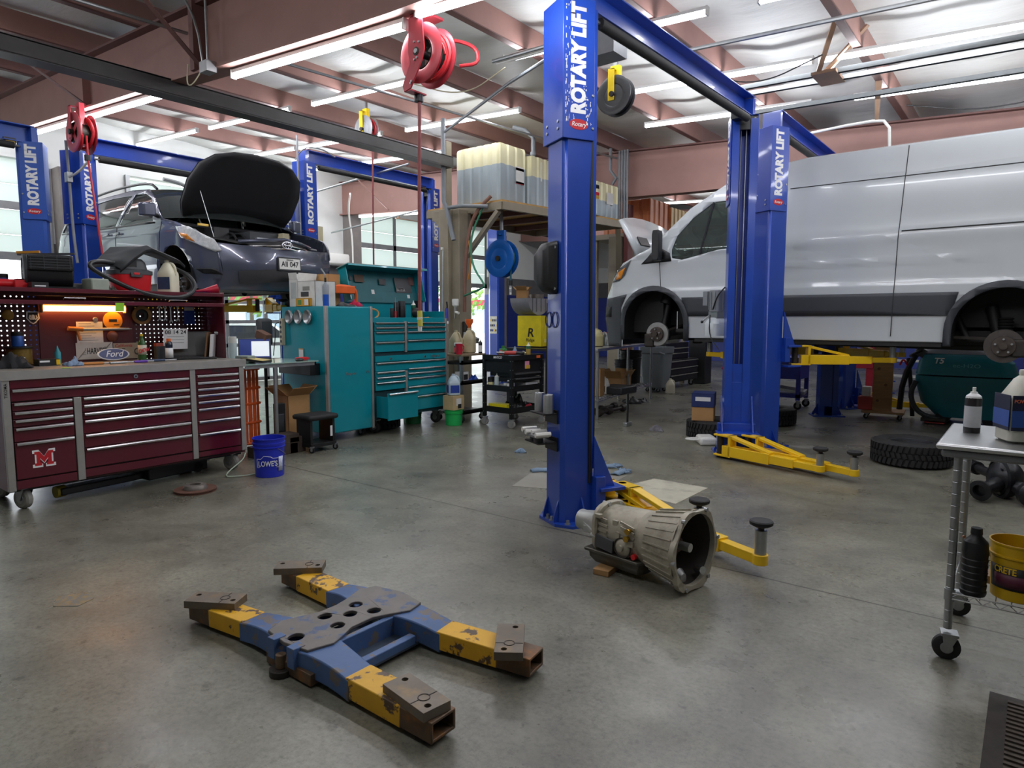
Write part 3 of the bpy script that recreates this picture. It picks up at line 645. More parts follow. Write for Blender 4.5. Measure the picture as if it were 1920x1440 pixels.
for s in (1, -1):
    skin('body_side', mout, lambda x, z: s*my(x, z), SP, mv, [W1, W2, W3], .11, .05)
    for nm, Wd in (('front_window', W1), ('sliding_window', W2), ('rear_window', W3)):
        cx, cz = sum(p[0] for p in Wd)/len(Wd), sum(p[1] for p in Wd)/len(Wd)
        skin(nm, [(cx+(p[0]-cx)*1.05, cz+(p[1]-cz)*1.08) for p in Wd], lambda x, z: s*(my(x, z)-.01), SGL, mv)
    for seam in ([(-.3, 2.74), (-.36, 2.4), (-.44, 2.2), (-.44, 1.97)], [(-1.66, 2.78), (-1.68, 1.97)], [(-2.84, 2.8), (-2.82, 2.4)]):
        skin('door_gap', seam+[(p[0]-.01, p[1]) for p in seam[::-1]], lambda x, z: s*(my(x, z)+.004), BLK, mv, dx=.5)
    skin('belt_moulding', [(-.5, 2.735), (-3.8, 2.83), (-3.8, 2.848), (-.5, 2.755)], lambda x, z: s*(my(x, z)+.008), BLK, mv, dx=.3)
    skin('headlamp', [(.12, 2.64), (.4, 2.62), (.75, 2.45), (.83, 2.32), (.76, 2.3), (.5, 2.41), (.24, 2.5)], lambda x, z: s*(my(x, z)+.012), mat('clear_lamp_lens', 'e6ecf0', .08, .1, .25, 22, coat=1), mv, dx=.06, dz=.04)
    skin('turn_lens', [(.2, 2.56), (.36, 2.53), (.5, 2.43), (.26, 2.49)], lambda x, z: s*(my(x, z)+.018), mat('amber_lens', 'e08a1e'), mv, dx=.06, dz=.04)
    b = MB(); b.loft([[(-.42+a, s*(1.08+d), z) for a, d in ((.1, -.07), (.06, .07), (-.05, .1), (-.05, -.08))] for z in (2.8, 2.84, 2.93, 2.97)], SP, smooth=False); b.bar((-.42, s*.92, 2.8), (-.42, s*1.02, 2.85), .06, .05, BLK); b.obj('side_mirror', mv, .02)
    for xx, zz in ((-1.5, 2.68), (-1.86, 2.69)):
        b = MB(); b.bar((xx, s*(my(xx, zz)+.03), zz), (xx-.2, s*(my(xx, zz)+.03), zz), .02, .028, SP); b.box((xx-.1, s*my(xx, zz), zz-.02), (.15, .012, .04), BLK); b.obj('door_handle', mv, .006)
    b = MB(); b.tube([(-1.0, s*.68, 3.27), (-1.15, s*.7, 3.37), (-2, s*.72, 3.4), (-3.1, s*.71, 3.38), (-3.3, s*.7, 3.29)], .018, BLK, smooth=2); b.obj('roof_rail', mv)
    for cx, rr in ((0, .4), (-3.02, .39)):
        b = MB(); g = [(cx-rr, 1.93)]+arc(cx, 2.02, rr, 180, 0, 16)+[(cx+rr, 1.93)]
        b.loft([[(p[0], s*(my(cx, 2.1)-.008), p[1]) for p in g], [(p[0], s*.5, p[1]) for p in g]], CHAS, cap=False, closed=False); b.prism(g, s*.5, s*.49, CHAS); b.obj('wheel_well', mv)
    skin('fog_recess', [(.8, 2.03), (.73, 2.1), (.45, 2.12), (.55, 2.05)], lambda x, z: s*(my(x, z)+.006), BLK, mv)
    b = MB(); b.ab((-.45, s*.78, 1.86), (-2.6, s*.9, 1.96), CHAS); b.obj('rocker_trim', mv)
    if s > 0:
        for cx in (0, -3.02):
            b = MB(); b.lathe([(.19, -.1), (.3, -.11), (.335, -.07), (.335, .07), (.3, .11), (.19, .1)], RUB, (cx, s*.82, 1.93), (0, 1, 0), n=28); b.lathe([(.19, -.1), (.19, .09), (.17, .09), (.15, .03), (.05, .06), (0, .06)], STL, (cx, s*.82, 1.93), (0, s, 0), n=28); b.obj('wheel', mv)
    else: wheel_hub(mv, 0, s*.8, 1.95, s, .14, False)
def seg(a, bnd): return [(x, z, my(x, z)-.002, bw, cr) for x, z, bw, cr in bnd]
strip(seg(0, [(.72, 1.85, .2, 0), (.8, 2.05, .22, 0), (.8, 2.25, .22, 0), (.72, 2.42, .24, -.03)]), SP).obj('bumper', mv)
b = MB(); b.loft([[(1.0-.13*abs(t)**2+dx, t*.62, z-.05*abs(t)) for t in [-1+i/5 for i in range(11)]] for z, dx in ((2.13, .03), (2.05, .035), (1.97, .03))], BLK, cap=False, closed=False); b.obj('lower_grille', mv)
b = MB()
for zz in (2.42, 2.46): b.tube([(.97-.2*t*t, t*.5, zz-.04*abs(t)-.03) for t in [-1+i/5 for i in range(11)]], .012, CHR)
b.tube([(.94-.2*t*t, t*.52, 2.5-.05*abs(t)) for t in [-1+i/5 for i in range(11)]], .025, SP); b.loft([[(.95-.2*t*t+dx, t*.5, z-.04*abs(t)) for t in [-1+i/5 for i in range(11)]] for z, dx in ((2.48, 0), (2.34, .02))], BLK, cap=False, closed=False)
o = b.obj('grille', mv)
b = MB(T=M.Translation((1.0, 0, 2.43)))
b.tube([(0, .07*math.cos(a), .045*math.sin(a)) for a in [2*PI*i/24 for i in range(24)]], .007, CHR, closed=True, n=6); b.tube([(0, .025*math.cos(a), .042*math.sin(a)) for a in [2*PI*i/20 for i in range(20)]], .006, CHR, closed=True, n=6); b.tube([(.0, .05*math.cos(a), .02+.022*math.sin(a)) for a in [2*PI*i/20 for i in range(20)]], .006, CHR, closed=True, n=6); b.obj('emblem', mv)
b = MB(); b.box((1.035, 0, 2.19), (.012, .33, .17), BLK, rot=(0, rad(-4), 0)); b.box((1.043, 0, 2.19), (.006, .3, .135), WPL, rot=(0, rad(-4), 0)); pl = b.obj('license_plate', mv)
text('AJI 047', .1, (1.048, 0, 2.183), (0, 1, 0), (0, 0, 1), TINK, pl, .012, width=.25); text('VIRGINIA', .025, (1.0475, 0, 2.24), (0, 1, 0), (0, 0, 1), TINK, pl, .01)
strip(seg(0, [(-.28, 2.78, .3, .03), (-.66, 3.08, .22, .05), (-.98, 3.24, .12, .05)]), SGL).obj('windshield', mv)
strip(seg(0, [(-.98, 3.24, .12, .05), (-1.6, 3.31, 0, .06), (-2.8, 3.31, 0, .06), (-3.5, 3.25, -.08, .04)]), SP).obj('roof', mv)
strip(seg(0, [(-3.5, 3.25, -.08, .04), (-3.75, 3.1, -.1, 0), (-4.02, 2.75, -.1, 0)]), SGL).obj('tailgate_glass', mv)
strip(seg(0, [(-4.02, 2.75, -.1, 0), (-4.08, 2.3, -.1, 0), (-4.0, 1.95, -.1, 0)]), SP).obj('tailgate', mv)
b = MB(); b.loft([[(x, t*w, z) for t in (-1, -.5, 0, .5, 1)] for x, z, w in ((.82, 2.42, .58), (.7, 2.45, .66), (.3, 2.52, .72), (-.1, 2.6, .74), (-.3, 2.72, .78))], CHAS, cap=False, closed=False)
b.box((.25, .1, 2.58), (.45, .6, .1), DKG); b.box((.1, -.45, 2.6), (.25, .2, .14), BLK); b.cyl((.5, .25, 2.5), (.5, .25, 2.6), .05, mat('washer_jug_plastic', 'b9b08e', .5)); b.box((.55, .25, 2.6), (.1, .1, .07), mat('washer_jug_plastic')); b.bar((.78, -.3, 2.5), (.78, .3, 2.5), .05, .04, STL); b.box((-.05, -.55, 2.72), (.02, .14, .03), YEL)
for k in range(7): b.tube([(.5, -.4+k*.13, 2.5), (.3, -.35+k*.12, 2.62), (0, -.3+k*.1, 2.58)], .014, BLK, smooth=1)
b.obj('engine_bay', mv)
rows = []
for i, (u, w) in enumerate(((0, .74), (.18, .8), (.5, .8), (.75, .72), (.9, .55), (.97, .32))):
    rows.append([(-.18+u*.62, t*w, 2.82+u*.82+.05*(1-t*t)*(1-u)-.03*u*abs(t)) for t in [-1+k/5 for k in range(11)]])
b = MB(); b.loft(rows, SBL, cap=False, closed=False); ho = b.obj('hood', mv); q = ho.modifiers.new('s', 'SOLIDIFY'); q.thickness = .05; q.offset = 1
b = MB(); b.loft([[(p[0]-.045, p[1]*1.01, p[2]+.035) for p in r] for r in rows], SP, cap=False, closed=False); b.obj('painted_skin', ho)
b = MB(); b.cyl((.42, -.66, 2.52), (.13, -.66, 3.12), .004, STL, n=6); b.obj('prop_rod', ho)
b = MB(); b.ab((-.4, -.9, 1.95), (-3.9, .9, 2.05), CHAS); b.ab((.5, -.75, 1.86), (-.4, .75, 1.95), CHAS); b.cyl((-.4, .2, 1.86), (-3.9, .4, 1.88), .04, IRN); b.cyl((0, -.85, 1.92), (0, .85, 1.92), .04, CHAS); b.cyl((-3.02, -.85, 1.93), (-3.02, .85, 1.93), .05, CHAS); b.ab((-1.2, -.5, 1.84), (-2, .4, 1.95), IRN); b.obj('undercarriage', mv)
for xx in (-1.1, -2.1, -2.95):
    for s in (-.45, .45): b = MB(); b.box((xx, s, 2.4), (.5, .5, .2), DKG); b.box((xx-.28, s, 2.75), (.14, .48, .6), DKG, rot=(0, rad(-12), 0)); b.box((xx-.34, s, 3.1), (.08, .25, .16), DKG); b.obj('seat', mv, .03)
b = MB(); b.box((-.45, 0, 2.66), (.3, 1.6, .2), BLK); b.tube([(-.75, -.4+.18*math.cos(a), 2.72+.18*math.sin(a)) for a in [2*PI*i/20 for i in range(20)]], .015, BLK, closed=True)
b.obj('dashboard', mv, .03)
# ================================================================ builders for small things
JUG = mat('milky_jug_plastic', 'd9d4bb', .45, 0, .04, 6)
def caster(par, x, y, r, m=RUB, w=.035, rz=.3, plate=None):
    c, s = math.cos(rz), math.sin(rz); b = MB(T=M.Translation((x, y, r)) @ M.Rotation(rz, 4, 'Z'))
    b.lathe([(0, -w*.5), (r*.8, -w*.5), (r, -w*.3), (r, w*.3), (r*.8, w*.5), (0, w*.5)], m, ax=(0, 1, 0), n=24)
    b.lathe([(0, -w*.55), (r*.45, -w*.55), (r*.5, -w*.4)], STL, ax=(0, 1, 0), n=16); b.lathe([(0, w*.55), (r*.45, w*.55), (r*.5, w*.4)], STL, ax=(0, 1, 0), n=16)
    for q in (-1, 1): b.prism([(-r*.2, -r*.15), (r*.2, -r*.15), (r*.75, r*1.12), (-r*.35, r*1.12)], q*w*.72-.002, q*w*.72+.002, STL)
    b.box((r*.15, 0, r*1.13), (r*1.2, w*1.9, .012), STL); return b.obj('caster', par)
def jug(label, loc, h, r, m=JUG, group=None, rz=0, cap=None, lab=None, cat='jug', name='plastic_jug', handle=True, liquid=None):
    t = thing(name, label, cat, loc, rz, group); b = MB()
    pr = [(.85, .0), (1, .03), (1, .52), (.97, .6), (.8, .74), (.5, .87), (.27, .92), (.25, .97)]
    rings = []
    for q, z in pr:
        e = 5 if q > .8 else 2.2
        rings.append([(r*q*math.copysign(abs(math.cos(a))**(2/e), math.cos(a)), r*q*math.copysign(abs(math.sin(a))**(2/e), math.sin(a)), h*z) for a in [2*PI*i/24 for i in range(24)]])
    b.loft(rings, m)
    if handle: b.tube([(r*.3, 0, h*.9), (r*.75, 0, h*.86), (r*.98, 0, h*.72), (r*.95, 0, h*.56)], r*.16, m, smooth=2)
    b.obj('body', t)
    cp = MB(); cp.lathe([(0, h), (r*.27, h), (r*.29, h*.985), (r*.29, h*.94), (r*.24, h*.935)], cap or m, n=18); cp.obj('cap', t)
    if lab:
        q = MB(); q.box((0, -r*1.004, h*.3), (r*1.5, .002, h*.36), lab); q.box((-r*1.004, 0, h*.3), (.002, r*1.3, h*.36), lab); q.obj('paper_label', t)
    return t
def can(label, loc, h, r, m, top=None, group=None, cat='can', name='spray_can', nozzle=True, band=None, rz=0):
    t = thing(name, label, cat, loc, rz, group); b = MB()
    b.lathe([(0, 0), (r*.96, 0), (r, h*.02), (r, h*.74), (r*.96, h*.77)], m, n=20); b.obj('body', t)
    if band:
        q = MB(); q.lathe([(r*1.004, h*.12), (r*1.006, h*.13), (r*1.006, h*.58), (r*1.004, h*.59)], band, n=20); q.obj('printed_band', t)
    q = MB(); q.lathe([(r*.97, h*.76), (r*.9, h*.81), (r*.45, h*.87), (r*.42, h*.9), (0, h*.9)] if nozzle else [(r*1.0, h*.74), (r*1.02, h*.76), (r*1.0, h), (0, h)], top or WPL, n=18)
    if nozzle: q.cyl((0, 0, h*.89), (0, 0, h), r*.22, WPL, n=10)
    q.obj('nozzle' if nozzle else 'lid', t); return t
def carton(label, loc, d, m=CRD, rz=0, open_=0, group=None, name='cardboard_box', art=None, cat='box'):
    t = thing(name, label, cat, loc, rz, group); x, y, z = d; b = MB(); th = .004
    b.ab((-x/2, -y/2, 0), (x/2, y/2, th), m)
    for a, c in (((-x/2, -y/2, 0), (-x/2+th, y/2, z)), ((x/2-th, -y/2, 0), (x/2, y/2, z)), ((-x/2, -y/2, 0), (x/2, -y/2+th, z)), ((-x/2, y/2-th, 0), (x/2, y/2, z))): b.ab(a, c, m)
    if not open_: b.ab((-x/2, -y/2, z-th), (x/2, y/2, z), m)
    b.obj('carton', t)
    if open_:
        L = min(x, y)*.5
        for (p, dx, dy) in (((-x/2, 0), -1, 0), ((x/2, 0), 1, 0), ((0, -y/2), 0, -1), ((0, y/2), 0, 1)):
            f = MB(); a = V((p[0], p[1], z)); e = a+V((dx*L*math.cos(open_), dy*L*math.cos(open_), L*math.sin(open_))); w_ = y if dx else x
            f.bar(a, e, w_-.01, th, m, up=(0, 0, 1) if abs(math.sin(open_)) < .9 else (dx, dy, 0)); f.obj('flap', t)
    if art:
        for (f, px, pz, w_, h_, mm) in art:
            q = MB()
            if f == 'x': q.box((x/2+.001, px, pz), (.002, w_, h_), mm)
            elif f == '-x': q.box((-x/2-.001, px, pz), (.002, w_, h_), mm)
            else: q.box((px, -y/2-.001, pz), (w_, .002, h_), mm)
            q.obj('printed_panel', t)
    return t
def rag(name, label, loc, size, m, seed=1, cat='rag', group=None, rz=0):
    r = random.Random(seed); n = 22; sx, sy, sz = size; ph = [r.uniform(0, 6.3) for _ in range(8)]; fr = [r.uniform(2, 7) for _ in range(8)]
    vs = []
    for i in range(n+1):
        for j in range(n+1):
            a, c = -1+2*i/n, -1+2*j/n; rr = math.sqrt(a*a+c*c)
            ang = math.atan2(c, a); lim = .8+.2*math.sin(3*ang+ph[6])+.12*math.sin(7*ang+ph[7])
            k = max(0, 1-(rr/lim)**2) if lim > 0 else 0
            h = k**.6*(.55+.22*math.sin(fr[0]*a+ph[0]+3*c)+.2*math.sin(fr[1]*c*1.3+ph[1]-2*a)+.14*math.sin(fr[2]*(a+c)*1.6+ph[2])+.1*math.sin(fr[3]*(a-c)*2.2+ph[3]))
            q = min(1, lim*.98/max(rr, .01)) if rr > lim else 1
            vs.append((a*q*sx/2, c*q*sy/2, .004+max(0, h)*sz))
    b = MB(); b.add(vs, [(i*(n+1)+j, (i+1)*(n+1)+j, (i+1)*(n+1)+j+1, i*(n+1)+j+1) for i in range(n) for j in range(n)], m, True)
    o = one(name, b, label, cat, group, loc, (0, 0, rz)); q = o.modifiers.new('s', 'SOLIDIFY'); q.thickness = .004; q.offset = -1
    return o
def tire(label, loc, R=.36, w=.23, r=.2, flat=True, group=None, rim=None, lug=44, tilt=0):
    t = thing('car_tire', label, 'tire', loc, 0, group); b = MB(T=M.Translation((0, 0, w/2)))
    b.lathe([(r, -w*.42), (r+.03, -w*.5), (R-.05, -w*.5), (R-.012, -w*.4), (R-.012, w*.4), (R-.05, w*.5), (r+.03, w*.5), (r, w*.42), (r-.02, w*.3), (r-.02, -w*.3), (r, -w*.42)], RUB, n=48)
    b.obj('carcass', t)
    k = MB(T=M.Translation((0, 0, w/2)))
    for i in range(lug):
        a = 2*PI*i/lug
        for z0, z1, da in ((-.4, -.14, .05), (-.1, .1, -.05), (.14, .4, .05)):
            p = V((math.cos(a)*(R-.004), math.sin(a)*(R-.004), w*z0)); q = V((math.cos(a+da)*(R-.004), math.sin(a+da)*(R-.004), w*z1))
            k.bar(p, q, 2*PI*R/lug*.62, .02, RUB, up=(math.cos(a), math.sin(a), 0))
    k.obj('tread', t)
    if rim:
        k = MB(T=M.Translation((0, 0, w/2))); k.lathe([(r, w*.4), (r*.93, w*.38), (r*.88, w*.1), (r*.4, w*.16), (r*.36, w*.25), (0, w*.25)], rim, n=32); k.obj('wheel_rim', t)
    if tilt: t.rotation_euler = (tilt, 0, 0)
    return t
def bucket(label, loc, h, r, m, name='bucket', lip=2, group=None, lab=None):
    t = thing(name, label, 'bucket', loc, 0, group); b = MB()
    pr = [(0, 0), (r*.86, 0), (r*.88, h*.01), (r*.95, h*.74)]
    for k in range(lip): z = .76+.1*k; pr += [(r*1.02, h*z), (r*1.02, h*(z+.025)), (r*.96, h*(z+.035))]
    pr += [(r*.98, h*.97), (r*1.03, h*.975), (r*1.03, h), (r*.97, h), (r*.85, h*.02), (0, h*.02)]
    b.lathe(pr, m, n=36); b.obj('pail', t)
    hb = MB(); hb.tube([(r*1.0*math.cos(a), r*1.0*math.sin(a)*.98, h*.8-.02-.09*math.sin(a)) for a in [PI*i/12 for i in range(13)]], .003, STL, n=6); hb.obj('bail_handle', t)
    return t
def curve_label(par, r, z0, z1, a0, a1, m, name='label', r1=None):
    """a label wrapped round a cylinder"""
    b = MB(); n = 14; r1 = r1 or r
    b.loft([[(rr*math.cos(a0+(a1-a0)*i/n), rr*math.sin(a0+(a1-a0)*i/n), z) for i in range(n+1)] for z, rr in ((z0, r), (z1, r1))], m, cap=False, closed=False)
    o = b.obj(name, par); q = o.modifiers.new('s', 'SOLIDIFY'); q.thickness = .001; q.offset = 1; return o
def drawer(par, y0, y1, z0, z1, m, x=0, out=0, handle=True, hm=None, deep=.4):
    b = MB(); b.ab((x-.012, y0, z0), (x+.012+out, y1, z1), m) if not out else b.ab((x+out, y0, z0), (x+out+.02, y1, z1), m)
    if out:
        b.ab((x-.2, y0+.02, z0+.02), (x+out, y0+.03, z1-.05), m); b.ab((x-.2, y1-.03, z0+.02), (x+out, y1-.02, z1-.05), m); b.ab((x-.2, y0+.02, z0+.02), (x+out, y1-.02, z0+.03), m); b.ab((x-.2, y0+.035, z0+.03), (x+out-.03, y1-.035, z1-.14), BLK)
    o = b.obj('drawer', par, .003)
    if handle:
        h = MB(); f = x+.012+out+(0.008 if out else 0)
        h.prism([(f-.004, z1-.002), (f+.018, z1-.002), (f+.024, z1-.01), (f+.02, z1-.022), (f+.014, z1-.022), (f+.012, z1-.012), (f-.004, z1-.012)], y0+.01, y1-.01, hm or CHR); h.obj('handle', o)
    return o
def laptop(label, loc, rz, w=.38, d=.26, ang=100, scr=None, keys=True, parts=()):
    t = thing('laptop', label, 'laptop', loc, rz); b = MB(); b.ab((-w/2, -d/2, 0), (w/2, d/2, .018), BLK); o = b.obj('base', t, .004)
    if keys:
        k = MB()
        for i in range(12):
            for j in range(4): k.ab((-w*.44+i*w*.073, -d*.05+j*d*.11, .018), (-w*.44+(i+.85)*w*.073, -d*.05+(j+.85)*d*.11, .021), DKG)
        k.obj('keyboard', o)
    a = rad(ang); b = MB(T=M.Translation((0, d/2, .016)) @ M.Rotation(PI/2-a, 4, 'X')); b.ab((-w/2, -.006, 0), (w/2, .006, d), BLK); s = b.obj('screen', t, .003)
    q = MB(T=M.Translation((0, d/2, .016)) @ M.Rotation(PI/2-a, 4, 'X')); q.ab((-w*.47, -.0075, d*.06), (w*.47, -.006, d*.95), scr or DKG)
    for (x0, x1, z0, z1, m) in parts: q.ab((w*x0, -.0085, d*z0), (w*x1, -.007, d*z1), m)
    q.obj('display', s); return t
# ================================================================ maroon tool cabinet, its hutch and everything on it
MAR = mat('maroon_cabinet_paint', '5b1526', .28, .1, .06, 3, coat=.5); MARD = mat('maroon_panel', '4a1420', .45, 0, .12, 4)
def pegboard():
    m = mat('perforated_maroon_panel', '43121d', .45, 0, 0); n = m.node_tree.nodes; l = m.node_tree.links; b = n['Principled BSDF']
    tc = n.new('ShaderNodeTexCoord'); sp = n.new('ShaderNodeSeparateXYZ'); l.new(tc.outputs['Object'], sp.inputs[0]); sq = []
    for ax in (1, 2):
        a = n.new('ShaderNodeMath'); a.operation = 'MULTIPLY'; l.new(sp.outputs[ax], a.inputs[0]); a.inputs[1].default_value = 24
        f = n.new('ShaderNodeMath'); f.operation = 'FRACT'; l.new(a.outputs[0], f.inputs[0])
        s = n.new('ShaderNodeMath'); s.operation = 'SUBTRACT'; l.new(f.outputs[0], s.inputs[0]); s.inputs[1].default_value = .5
        p = n.new('ShaderNodeMath'); p.operation = 'POWER'; l.new(s.outputs[0], p.inputs[0]); p.inputs[1].default_value = 2; sq.append(p)
    ad = n.new('ShaderNodeMath'); l.new(sq[0].outputs[0], ad.inputs[0]); l.new(sq[1].outputs[0], ad.inputs[1])
    g = n.new('ShaderNodeMath'); g.operation = 'GREATER_THAN'; l.new(ad.outputs[0], g.inputs[0]); g.inputs[1].default_value = .022; l.new(g.outputs[0], b.inputs['Alpha'])
    return m
PEG = pegboard()
TX, TY = -6.14, 1.56
tb = thing('tool_cabinet', 'long maroon rolling tool cabinet with hutch and chrome drawer pulls', 'tool cabinet', (TX, TY, 0), 0)
ALU = mat('brushed_aluminium_trim', 'b7b5b0', .4, .7, .08, 12)
b = MB(); b.ab((-.78, 0, .17), (-.02, 1.965, 1.03), MAR); b.ab((-.7, .02, .15), (-.05, 1.94, .17), BLK)
b.ab((-.012, .05, .18), (-.008, 1.93, 1.03), mat('dark_drawer_gap', '1a0a0e', .6)); b.obj('body', tb, .004)
for y0, y1, z0, z1 in ((0, .05, .17, 1.04), (.475, .53, .175, .86), (1.43, 1.48, .19, 1.04), (1.915, 1.965, .2, 1.04)): b = MB(); b.ab((-.02, y0, z0), (.02, y1, z1), ALU); b.obj('trim', tb, .003)
b = MB(); b.ab((-.8, -.02, 1.03), (.03, 1.985, 1.1), ALU); b.ab((-.79, -.01, 1.1), (.0, 1.97, 1.101), mat('worn_steel_counter', '9a9890', .45, .5, .2, 6)); b.obj('worktop', tb, .006)
q = MB(); q.ab((-.01, .05, .965), (.012, 1.43, 1.03), MAR); q.cyl((.012, .96, 1.0), (.02, .96, 1.0), .018, CHR); q.cyl((.02, .96, 1.0), (.022, .96, 1.0), .008, BLK); q.obj('lock_rail', tb)
drawer(tb, .055, 1.425, .865, .96, MAR)
zs = [.855, .785, .723, .66, .545, .25]
for a, c in zip(zs, zs[1:]): d = drawer(tb, .06, .47, c+.006, a, MAR)
big = d
zs = [.855, .794, .727, .665, .547, .43, .262]
for a, c in zip(zs, zs[1:]): drawer(tb, .535, 1.425, c+.006, a, MAR)
zs = [.974, .908, .847, .788, .726, .658, .542, .42, .25]
for a, c in zip(zs, zs[1:]): drawer(tb, 1.485, 1.91, c+.006, a, MAR)
for a, c in (((-.01, 1.485, .98), (.011, 1.91, 1.03)), ((-.01, .055, .18), (.011, .47, .245)), ((-.01, .535, .19), (.011, 1.425, .255)), ((-.01, 1.485, .2), (.011, 1.91, .245))): q = MB(); q.ab(a, c, MAR); q.obj('kick_panel', tb)
text('Snap-on', .05, (.012, 1.72, 1.004), (0, 1, 0), (0, 0, 1), TINK, tb, .02, shear=.3); text('TIKOMA', .03, (.021, .025, .95), (0, 0, 1), (0, -1, 0), TINK, tb, .01)
# block letter M decal, white outline under red
def mshape(w, h, g):
    return [(-w, -h), (-w*.25-g, -h), (-w*.25-g, -h*.62), (-w*.42, -h*.62), (-w*.42, h*.05), (0, -h*.62), (w*.42, h*.05), (w*.42, -h*.62), (w*.25+g, -h*.62), (w*.25+g, -h), (w, -h), (w, -h*.62), (w*.8, -h*.62), (w*.8, h*.62), (w, h*.62), (w, h), (w*.45, h), (0, h*.2), (-w*.45, h), (-w, h), (-w, h*.62), (-w*.8, h*.62), (-w*.8, -h*.62), (-w, -h*.62)]
q = MB(T=M.Translation((0, .245, .4))); q.prism(mshape(.078, .07, -.01), .0125, .0135, WINK, 'yz'); q.prism(mshape(.064, .056, .0), .0135, .0145, RINK, 'yz'); q.obj('letter_decal', big)
for x, y in ((-.1, .12), (-.1, 1.86), (-.65, .12), (-.65, 1.86), (-.35, 1.55)): caster(tb, x, y, .08, mat('grey_caster_tread', '8c8a84', .6), .06, .4)
# hutch
b = MB(); b.ab((-.78, .0, 1.1), (-.76, .02, 1.76), MAR); b.ab((-.78, 0, 1.1), (-.3, .012, 1.76), MAR); b.ab((-.78, 1.95, 1.1), (-.3, 1.965, 1.76), MAR); b.ab((-.78, 0, 1.72), (-.3, 1.965, 1.735), MAR)
b.ab((-.31, 0, 1.715), (-.295, 1.965, 1.75), MAR); b.ab((-.33, 0, 1.615), (-.295, 1.965, 1.65), MAR); b.ab((-.45, .01, 1.69), (-.43, 1.955, 1.72), MARD)
b.ab((-.765, .5, 1.1), (-.76, 1.28, 1.72), MARD); b.obj('hutch', tb, .003)
q = MB(); q.ab((-.768, .01, 1.1), (-.766, 1.955, 1.72), PEG); q.obj('perforated_back', tb)
q = MB()
for y in (.63, 1.5): q.tube([(-.29, y-.08, 1.66), (-.27, y-.08, 1.672), (-.27, y+.08, 1.672), (-.29, y+.08, 1.66)], .004, CHR)
q.obj('flip_handle', tb)
def W(x, y, z): return (TX+x, TY+y, z)
# warm fluorescent lamp under the shelf
t = thing('fluorescent_lamp', 'warm glowing fluorescent lamp under the maroon hutch shelf', 'lamp', W(-.72, .855, 1.6))
b = MB(); b.ab((-.03, -.34, .02), (.04, .34, .055), mat('cream_lamp_housing', 'd8b48a', .5)); b.ab((-.03, -.345, -.05), (.04, -.335, .05), mat('cream_lamp_housing')); b.ab((-.03, .335, -.05), (.04, .345, .05), mat('cream_lamp_housing')); b.obj('housing', t)
b = MB(); b.cyl((.02, -.33, -.012), (.02, .33, -.012), .026, mat('warm_tube_glow', 'ffb45e', .3, 0, 0, emit=7), n=12); b.obj('tube', t)
q = MB(); q.box((0, 0, 0), (.002, .075, .075), mat('lime_note_paper', '9fe23a', .7)); one('sticky_note', q, 'lime green sticky note hanging over the glowing lamp', 'note', None, W(-.29, .985, 1.6), (0, .12, .05))
# things on the hutch top
HT = 1.736
def blower():
    t = thing('blower_fan', 'black shop blower fan standing on the maroon hutch', 'fan', W(-.52, .52, HT), rad(-12)); b = MB()
    b.loft([[(x, y, z) for (x, z) in [(.16*math.cos(a), .15+.14*math.sin(a)) for a in [2*PI*i/20 for i in range(20)]]] for y in (-.15, .17)], mat('black_blower_shell', '222327', .4)); b.ab((0, -.15, .16), (.19, .17, .29), mat('black_blower_shell')); b.obj('housing', t, .01)
    g = MB()
    for k in range(5): g.ab((.188, -.14, .18+k*.022), (.197, .16, .186+k*.022), DKG)
    for k in range(4): g.ab((.188, -.13+k*.09, .17), (.196, -.124+k*.09, .285), DKG)
    g.obj('outlet_grille', t); g = MB(); g.lathe([(.15, 0), (.15, .02), (.12, .025)], DKG, (0, -.15, .15), (0, -1, 0)); 
    for k in range(8): a = k*PI/8; g.bar((.12*math.cos(a), -.165, .15+.12*math.sin(a)), (-.12*math.cos(a), -.165, .15-.12*math.sin(a)), .008, .006, DKG)
    for q in (.03, .06, .09): g.tube([(q*math.cos(a), -.165, .15+q*math.sin(a)) for a in [2*PI*i/18 for i in range(18)]], .004, DKG, closed=True, n=6)
    g.obj('intake_grille', t)
    g = MB(); g.bar((-.1, -.19, .3), (.02, .2, .32), .05, .015, DKG); g.bar((-.02, -.2, .31), (.05, -.05, .32), .03, .02, mat('amber_strip', 'c98a2a')); g.obj('carry_handle', t)
    g = MB(); g.ab((-.1, -.16, 0), (.16, .18, .03), BLK); g.obj('foot', t)
blower()
t = thing('shop_vacuum', 'small red shop vacuum with black lid on the maroon hutch', 'vacuum', W(-.52, 1.17, HT)); b = MB()
def rr(x, y, z, w, d, e=4): return [(x+w*math.copysign(abs(math.cos(a))**(2/e), math.cos(a)), y+d*math.copysign(abs(math.sin(a))**(2/e), math.sin(a)), z) for a in [2*PI*i/28 for i in range(28)]]
b.loft([rr(0, 0, z, w, d) for z, w, d in ((0, .13, .15), (.02, .135, .155), (.17, .15, .17))], RED); b.obj('tank', t)
b = MB(); b.loft([rr(0, 0, z, w, d) for z, w, d in ((.165, .155, .178), (.2, .155, .178), (.215, .12, .14), (.28, .11, .125), (.31, .09, .1), (.315, .05, .06))], DKG); b.obj('lid', t)
b = MB(); b.box((.155, 0, .16), (.03, .1, .04), DKG); b.box((.17, 0, .17), (.006, .05, .02), RED); b.obj('latch', t, .01)
b = MB(); b.box((.115, -.02, .26), (.004, .09, .06), TINK); b.obj('rating_plate', t)
b = MB(); b.tube([(.05, -.1, .25), (.1, -.25, .27), (.14, -.37, .25), (.16, -.38, .2), (.19, -.22, .1), (.21, .02, -.01), (.23, .25, -.045), (.24, .42, -.03), (.2, .53, .06), (.1, .52, .18), (0, .42, .25)], .021, BLK, smooth=3, n=10); b.obj('hose', t)
